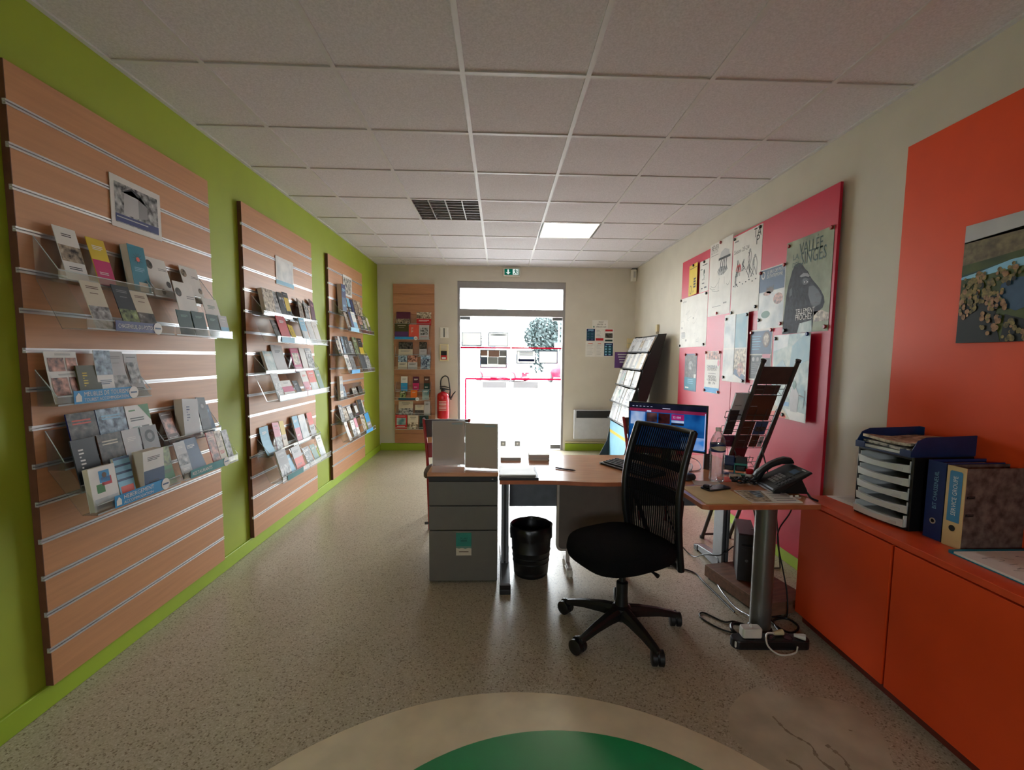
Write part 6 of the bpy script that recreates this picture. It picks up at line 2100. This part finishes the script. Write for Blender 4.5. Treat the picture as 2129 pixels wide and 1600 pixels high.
for i, s in enumerate(tiers):
    m = MB()
    x0, x1 = (-.205 if s > .9 and i else -.10), .10
    for ds in (0, .05):
        for off in (.012, .058):
            y, z = ez(s + ds, off)
            m.tube([(x0, y, z), (x1, y, z)], .0022, 'steel_dark', n=5)
    for x in [x0, -.03, .04, x1]:
        pts = [ez(s + .05, .058), ez(s, .058), ez(s, .012), ez(s + .10, .012)]
        m.tube([(x, p[0], p[1]) for p in pts], .0022, 'steel_dark', n=5)
    m.build('wire_pocket', t)
EZ = [
    (1.335, [(-.093, .07, .065, 'dark_brown', 'ph_dark', 'row of dark brown cards under header of leaning rack', .006)]),
    (1.13, [(-.093, .075, .20, 'ink_brown', 'ph_sand', 'large brown card in upper middle of leaning rack', .006), (-.20, -.105, .21, 'ink_ltgrey', 'ph_grey', 'grey booklet sticking out left of leaning rack, upper', .014)]),
    (1.012, [(-.093, -.005, .11, 'ink_brown', 'ph_brown', 'brown leaflet under the large card in leaning rack', .006), (.0, .085, .11, 'ink_slate', 'ph_grey', 'grey photo leaflet in right of leaning rack', .004), (-.20, -.14, .2, 'charcoal', 'ph_dark', 'pale and dark booklet sticking out left of rack, middle', .018)]),
    (.905, [(-.093, -.002, .10, 'dark_brown', 'ph_dark', 'near-black leaflet in lower part of leaning rack', .008), (.005, .06, .10, 'ink_brown', 'ph_brown', 'brown leaflet low in right of the leaning rack', .006), (.065, .096, .09, 'ink_ltgrey', 'ph_grey', 'small pale photo card at lower right of leaning rack', .003), (-.20, -.11, .09, 'ink_plum', 'ph_red', 'maroon and grey booklet low at left of rack', .012)]),
    (.73, [(-.09, .005, .17, 'ink_maroon', 'ph_red', 'dark maroon leaflet lowest in the leaning rack', .008)]),
]
mat('ink_maroon', (92, 34, 44), .5, spec=.3)
for s, rows in EZ:
    for x0, x1, H, back, front, lab, th in rows:
        y, z = ez(s + .004, .018)
        m = MB().box(x0, 0, 0, x1, th, H, back)
        m.quad((x0 + .004, th + .0004, .004), (x1 - .004, th + .0004, .004), (x1 - .004, th + .0004, H - .004), (x0 + .004, th + .0004, H - .004), front)
        m.box(x0 + .015, -.0005, H * .55, x0 + .06, 0, H * .58, 'ink_grey').box(x0 + .015, -.0005, H * .2, x1 - .02, 0, H * .24, 'dark_brown')
        if 'photo' in lab:
            m.box(x0 + .01, -.0006, .03, x1 - .008, 0, H * .6, 'ph_dark')
        tag(m.build('leaflet', loc=(1.732, 3.537 + y, z), rot=(SL, 0, 0)), lab, 'leaflet', 'leaflets in the leaning rack')

# ------------------------------------------------------------------ black cardboard leaflet tower in the far right corner
TY0, TY1 = 5.47, 6.40
t = thing('leaflet_tower', 'tall black leaflet tower leaning near the far right corner', 'display stand', (1.57, TY1, 0), RR)
# local: x runs from the far side (0) to the near side (W); -y faces the room; profile in (y, z) with y = X - 1.57
W = TY1 - TY0
prof = [(-.20, 0), (-.15, .10), (-.06, .28), (-.02, .50), (-.01, .62), (.085, .85), (.085, 1.083), (.14, 1.305), (.22, 1.505), (.30, 1.715), (.405, 1.722), (.29, 1.25), (.16, .80), (.14, .30), (.16, 0)]
for x in (0, W - .012):
    MB().prism(prof, 'x', x, x + .012, 'black_plastic').build('side_panel', t, bevel=.0015)
MB().prism([(.16, 0), (.14, .30), (.16, .80), (.29, 1.25), (.405, 1.722), (.395, 1.722), (.28, 1.25), (.15, .80), (.13, .30), (.15, 0)], 'x', .012, W - .012, 'black_plastic').build('back_panel', t)
MB().prism([(-.02, .0), (-.015, .56), (-.022, .56), (-.03, .0)], 'x', .012, W - .012, 'ink_ltblue').prism([(-.0225, .40), (-.0222, .44), (-.0262, .44), (-.0268, .40)], 'x', .02, W - .02, 'ink_yellow').build('front_panel', t)
TT = [(1.505, .215, .295, 1.70), (1.29, .132, .205, 1.495), (1.070, .070, .125, 1.28), (.840, -.005, .07, 1.06), (.600, -.025, .03, .83)]
cols = [['ph_pale', 'ph_grey', 'ph_mix', 'ph_red', 'ph_sand', 'ink_ltgrey', 'ph_pale', 'ph_grey'], ['ink_white', 'ph_pale', 'ink_white', 'ink_ltgrey', 'ink_white', 'ph_pale', 'ink_cream', 'ink_white'], ['ink_white', 'ph_pale', 'ph_teal', 'ink_white', 'ink_white', 'ph_pale', 'ink_ltgrey', 'ink_white'],
        ['ph_pale', 'ink_white', 'ph_teal', 'ph_pale', 'ink_ltgrey', 'ink_white', 'ph_grey', 'ph_pale'], ['ph_pale', 'ph_grey', 'ink_white', 'ph_pale', 'ink_white', 'ph_teal', 'ink_white', 'ph_pale']]
word = {'ph_pale': 'pale picture', 'ph_grey': 'grey photo', 'ph_mix': 'mixed colour photo', 'ph_red': 'reddish photo', 'ph_sand': 'sand coloured', 'ink_ltgrey': 'plain light grey', 'ink_white': 'plain white', 'ph_teal': 'teal tinted', 'ink_cream': 'cream'}
tn = ['top', 'second', 'third', 'fourth', 'lowest']
on = ['first', 'second', 'third', 'fourth', 'fifth', 'sixth', 'seventh', 'eighth']
for i, (z, yf, yb, zt) in enumerate(TT):
    m = MB().box(.012, yf - .03, z - .004, W - .012, .15 if i > 3 else yb + .06, z, 'black_plastic')
    m.box(.0, yf - .033, z - .006, W, yf - .029, z + .010, 'black_plastic')
    m.build('shelf', t)
    n = 8
    pw = (W - .03) / n
    for k in range(n):
        wd = pw - .004
        xc = .015 + pw * (k + .5)
        H = (zt - z) * random.uniform(.94, 1.0) - .004
        lean = math.atan2(yb - yf, H)
        c = cols[i][k]
        th = random.choice((.006, .01, .014))
        o = leaflet((1.57 + yf - .008, TY1 - xc, z + .001), RR, wd, H / math.cos(lean) * .97, lean, random.choice(('top', 'bottom', 'plain', 'inset')), c if c.startswith('ink') else 'ink_ltgrey', c, 'ink_slate',
                    f'{word[c]} leaflet, {on[k]} from far end, {tn[i]} shelf of leaflet tower', th, 0, 'leaflets in the black tower')
# purple poster board fixed on the tower's far side
m = MB().box(-.13, -.006, 0, .13, 0, .22, 'ink_purple')
for i in range(4):
    m.box(-.09 + .01 * i, -.0066, .18 - i * .035, .1, -.006, .195 - i * .035, 'ink_ltgrey')
tag(m.build('display_card', loc=(1.72, 6.4055, 1.29), rot=(0, 0, 0)), 'purple card with white lines beside far edge of leaflet tower', 'card')

# ------------------------------------------------------------------ two visitor chairs beyond the desk


def visitor(loc, rz, lab):
    t = thing('visitor_chair', lab, 'chair', loc, rz, 'red framed visitor chairs')
    for x in (-.125, .125):
        MB().tube([(x * .9, -.17, 0), (x, -.16, .43)], .012, 'red_metal', n=10).build('leg', t, smooth=40)
        MB().tube(spline([(x * 1.15, .24, 0), (x * 1.32, .21, .44), (x * 1.45, .23, .66), (x * 1.65, .275, .86)], 5), .013, 'red_metal', n=10).build('leg', t, smooth=40)
    m = MB()
    m.loft([[(x, y, z) for x, y in superell(w_, d_, 4, 32)] for w_, d_, z in ((.31, .40, .425), (.34, .43, .435), (.34, .43, .46), (.30, .38, .475), (.02, .02, .478))], 'dark_brown')
    m.build('seat', t, smooth=50)
    m = MB()
    rings = []
    for u in [-1 + 2 * j / 10 for j in range(11)]:
        o = .025 * (1 - u * u)
        rings.append([(u * .19, .232 + o, .70), (u * .19, .252 + o, .70), (u * .203, .285 + o, .855), (u * .203, .265 + o, .855)])
    m.loft(rings, 'dark_brown')
    m.build('backrest', t, smooth=50)
    m = MB()
    rings = []
    for u in [-1 + 2 * j / 10 for j in range(11)]:
        o = .02 * (1 - u * u)
        rings.append([(u * .172, .205 + o, .52), (u * .172, .217 + o, .52), (u * .184, .235 + o, .65), (u * .184, .223 + o, .65)])
    m.loft(rings, 'red_metal')
    m.build('back_rail', t, smooth=50)


visitor((-.47, 3.93, 0), 0.05, 'red framed visitor chair with dark back behind sign holders')
visitor((1.375, 4.12, 0), -.1, 'red framed visitor chair with dark back behind the monitor')
# ------------------------------------------------------------------ outside the door
mat('asphalt', (190, 188, 184), .9, var=.08, scale=3)
mat('car_red', (110, 4, 34), .25, coat=.5, var=.02)
mat('car_white', (232, 232, 232), .25, coat=.4, var=.02)
mat('car_glass', (70, 84, 96), .1, var=.05)
mat('car_tyre', (50, 48, 50), .8)
mat('leaf_blue', (34, 48, 48), .7, var=.3, scale=3)
mat('bark', (92, 86, 80), .9, var=.2)
mat('house_wall', (150, 156, 164), .8)
mat('house_roof', (98, 116, 134), .8)
mat('pole_grey', (96, 100, 104), .6)
ZG = -.12
structure(MB().box(-40, YB + .25, ZG - .2, 44, 80, ZG, 'asphalt').box(-40, -40, ZG - .2, 44, YF - .2, ZG, 'asphalt').build('ground'))
structure(MB().box(-1.6, YB + .25, ZG, 2.0, YB + 1.4, -.01, 'asphalt').build('path'))


def car(loc, rz, body, lab, L_=4.1, H=1.45, Wd=1.75, van=False):
    t = thing('van' if van else 'car', lab, 'van' if van else 'car', loc, rz)
    if van:
        sd = [(-L_ / 2, .28), (-L_ / 2, H * .55), (-L_ / 2 + .12, H - .05), (-L_ / 2 + .3, H), (L_ / 2 - 1.25, H), (L_ / 2 - .75, H * .62), (L_ / 2 - .05, H * .5), (L_ / 2, .3)]
    else:
        sd = [(-L_ / 2, .35), (-L_ / 2 + .02, .85), (-L_ / 2 + .35, .95), (-L_ / 2 + .75, H - .02), (-.1, H), (.55, H - .08), (1.05, .98), (L_ / 2 - .15, .82), (L_ / 2, .6), (L_ / 2, .3), (L_ / 2 - .1, .22), (-L_ / 2 + .1, .22)]
    MB().prism(sd, 'y', -Wd / 2, Wd / 2, body).build('body', t, bevel=.07, seg=3)
    m = MB()
    if van:
        for y in (-Wd / 2 - .004, Wd / 2 + .004):
            m.prism([(L_ / 2 - 1.75, H * .62), (L_ / 2 - 1.75, H * .9), (L_ / 2 - 1.3, H * .9), (L_ / 2 - .95, H * .62)], 'y', y - .004, y + .004, 'car_glass')
        m.quad((L_ / 2 - 1.2, -Wd * .42, H * .95), (L_ / 2 - 1.2, Wd * .42, H * .95), (L_ / 2 - .74, Wd * .42, H * .635), (L_ / 2 - .74, -Wd * .42, H * .635), 'car_glass')
    else:
        for y in (-Wd / 2 - .004, Wd / 2 + .004):
            m.prism([(-L_ / 2 + .62, 1.0), (-L_ / 2 + .9, H - .1), (-.1, H - .08), (.48, H - .15), (.92, 1.0)], 'y', y - .004, y + .004, 'car_glass')
        m.quad((.6, -Wd * .42, H - .08), (.6, Wd * .42, H - .08), (1.06, Wd * .42, 1.0), (1.06, -Wd * .42, 1.0), 'car_glass')
    m.build('window', t)
    for x in (-L_ / 2 + .75, L_ / 2 - .8):
        for y in (-Wd / 2 + .02, Wd / 2 - .02):
            w = MB().lathe([(.0, -.1), (.26, -.1), (.31, -.07), (.31, .07), (.26, .1), (0, .1)], 'car_tyre', n=22)
            o = w.build('wheel', t, loc=(x, y, .31), rot=(PI / 2, 0, 0), smooth=40)
            MB().lathe([(0, -.106), (.18, -.106), (.18, .106), (0, .106)], 'alu', n=14).build('hub', o)
    m = MB()
    for y in (-Wd / 2 + .3, Wd / 2 - .3):
        m.disc((L_ / 2 + .012, y, .64), .11, 'ink_ltgrey', axis='x', n=12)
    m.build('headlight', t)
    MB().box(L_ / 2 + .005, -.26, .38, L_ / 2 + .02, .26, .49, 'ink_white').build('number_plate', t)


car((.15, 30.5, ZG), -.6, 'car_red', 'red car parked outside, seen through left glass door')
car((4.55, 28.0, ZG), -1.25, 'car_red', 'red van parked outside at the right edge of door', L_=4.6, H=1.9, Wd=1.9, van=True)
car((-4.6, 33.5, ZG), -.35, 'car_white', 'white car parked outside at the left edge of door')
car((1.0, 35.0, ZG), -1.5, 'car_white', 'white van parked outside behind the arrow sheet', L_=4.8, H=2.1, Wd=1.9, van=True)
# bushy evergreen
t = thing('evergreen_tree', 'dense blue-green evergreen tree seen through right glass door', 'tree', (3.75, 38.5, ZG))
MB().tube([(0, 0, 0), (.05, 0, 1.2), (0, .05, 2.4)], [.2, .16, .1], 'bark', n=10).build('trunk', t)
m = MB()
for i in range(3200):
    while True:
        p = Vector((random.uniform(-1, 1), random.uniform(-1, 1), random.uniform(-1, 1)))
        if .3 < p.length < 1:
            break
    q = Vector((p.x * 1.75, p.y * 1.6, 3.35 + p.z * 1.65))
    d = Vector((random.gauss(0, 1), random.gauss(0, 1), random.gauss(0, 1))).normalized()
    e = d.orthogonal().normalized() * random.uniform(.06, .13)
    f = d.cross(e).normalized() * random.uniform(.10, .2)
    m.quad(q - e, q + f, q + e, q - f, 'leaf_blue')
m.build('foliage', t)
t = thing('bare_tree', 'leafless pale tree seen through the left glass door', 'tree', (-1.9, 40.0, ZG))
MB().tube([(0, 0, 0), (.05, 0, 1.6), (-.05, 0, 3.0)], [.16, .12, .08], 'bark', n=8).build('trunk', t)
m = MB()
for i in range(16):
    a = random.uniform(0, 2 * PI)
    z = random.uniform(2.0, 3.0)
    r = random.uniform(.6, 1.3)
    m.tube([(0, 0, z), (r * .5 * math.cos(a), r * .5 * math.sin(a), z + .8), (r * math.cos(a), r * math.sin(a), z + random.uniform(1.2, 2.4))], [.05, .03, .012], 'bark', n=5)
m.build('branches', t)
t = thing('house', 'low pale house with grey-blue roof far outside the door', 'building', (-3.3, 46.0, ZG))
MB().box(-3.0, 0, 0, 2.6, 5, 1.9, 'house_wall').build('wall', t)
MB().prism([(-.4, 1.9), (5.4, 1.9), (2.5, 3.1)], 'x', -3.2, 2.8, 'house_roof').build('roof', t)
for x in (-1.6, -.2, 1.2):
    MB().box(x, -.03, .8, x + .6, 0, 1.6, 'car_glass').build('window', t)
t = thing('street_sign', 'thin grey signpost outside beside the evergreen tree', 'signpost', (4.15, 33.0, ZG))
MB().tube([(0, 0, 0), (0, 0, 4.3)], .06, 'pole_grey', n=10).build('post', t)
MB().box(-.3, -.03, 2.2, .3, .03, 2.6, 'house_wall').build('plate', t)
t = thing('hedge', 'low grey-green hedge far outside the door', 'hedge', (0, 44.0, ZG))
m = MB()
for i in range(900):
    q = Vector((random.uniform(-1.5, 9), random.uniform(-.6, .6), random.uniform(.1, 1.9)))
    d = Vector((random.gauss(0, 1), random.gauss(0, 1), random.gauss(0, 1))).normalized()
    e = d.orthogonal().normalized() * .14
    f = d.cross(e).normalized() * .22
    m.quad(q - e, q + f, q + e, q - f, 'leaf_blue')
m.build('foliage', t)

# ------------------------------------------------------------------ light: overcast sky outside
w = bpy.data.worlds.new('sky')
SC.world = w
w.use_nodes = True
nt = w.node_tree
bg = nt.nodes['Background']
SKY = 29.0
bg.inputs['Strength'].default_value = SKY
tc = nt.nodes.new('ShaderNodeTexCoord')
nz = nt.nodes.new('ShaderNodeTexNoise')
nz.inputs['Scale'].default_value = 2.0
rp = nt.nodes.new('ShaderNodeValToRGB')
rp.color_ramp.elements[0].color = (.86, .93, 1.0, 1)
rp.color_ramp.elements[1].color = (1.0, 1.0, 1.0, 1)
nt.links.new(tc.outputs['Generated'], nz.inputs['Vector'])
nt.links.new(nz.outputs['Fac'], rp.inputs['Fac'])
nt.links.new(rp.outputs['Color'], bg.inputs['Color'])
# daylight portal in the doorway
ld = bpy.data.lights.new('door_portal', 'AREA')
ld.shape = 'RECTANGLE'
ld.size, ld.size_y = DX1 - DX0, DZ1
ld.cycles.is_portal = True
lo = bpy.data.objects.new('door_portal', ld)
COL.objects.link(lo)
lo.location = ((DX0 + DX1) / 2, YB + .27, DZ1 / 2)
lo.rotation_euler = (-PI / 2, 0, 0)
ld = bpy.data.lights.new('added_window_portal', 'AREA')  # portal for the window added behind the camera as fill
ld.shape = 'RECTANGLE'
ld.size, ld.size_y = WX1 - WX0, WZ1 - WZ0
ld.cycles.is_portal = True
lo = bpy.data.objects.new('added_window_portal', ld)
COL.objects.link(lo)
lo.location = ((WX0 + WX1) / 2, YF - .21, (WZ0 + WZ1) / 2)
lo.rotation_euler = (PI / 2, 0, 0)

# ------------------------------------------------------------------ camera (solved from the ceiling grid and the verticals)
cd = bpy.data.cameras.new('camera')
co = bpy.data.objects.new('camera', cd)
COL.objects.link(co)
F_PX, CX_PX, CY_PX = 962.77, 1075.44, 825.65
pit, yaw, rol = .0862, .0376, .0092
cd.sensor_fit = 'HORIZONTAL'
cd.sensor_width = 36.0
cd.lens = 36.0 * F_PX / 2129.0
cd.shift_x = (1064.5 - CX_PX) / 2129.0
cd.shift_y = (CY_PX - 800.0) / 2129.0
cd.clip_start = .02
cd.clip_end = 300
cp, sp, cy_, sy_, cr_, sr_ = math.cos(pit), math.sin(pit), math.cos(yaw), math.sin(yaw), math.cos(rol), math.sin(rol)
A = Matrix(((1, 0, 0), (0, 0, -1), (0, 1, 0)))
Ry = Matrix(((cy_, 0, -sy_), (0, 1, 0), (sy_, 0, cy_)))
Rp = Matrix(((1, 0, 0), (0, cp, -sp), (0, sp, cp)))
Rr = Matrix(((cr_, -sr_, 0), (sr_, cr_, 0), (0, 0, 1)))
Rm = Rr @ Rp @ Ry @ A                       # world -> (right, down, forward)
Rb = Matrix((Rm[0], -Rm[1], -Rm[2]))        # world -> (right, up, back)
co.matrix_world = Matrix.Translation((0, 0, 1.425)) @ Rb.transposed().to_4x4()
SC.camera = co

SC.view_settings.view_transform = 'Standard'
SC.view_settings.look = 'None'
SC.view_settings.gamma = 1.0
SC.view_settings.use_curve_mapping = False
SC.view_settings.exposure = 0.0
SC.cycles.use_denoising = True
SC.cycles.max_bounces = 14
SC.cycles.diffuse_bounces = 8
SC.cycles.glossy_bounces = 4
SC.cycles.transparent_max_bounces = 32
SC.cycles.caustics_reflective = False
SC.cycles.caustics_refractive = False
SC.cycles.sample_clamp_indirect = 6.0

# give every label its check: no two things may read the same
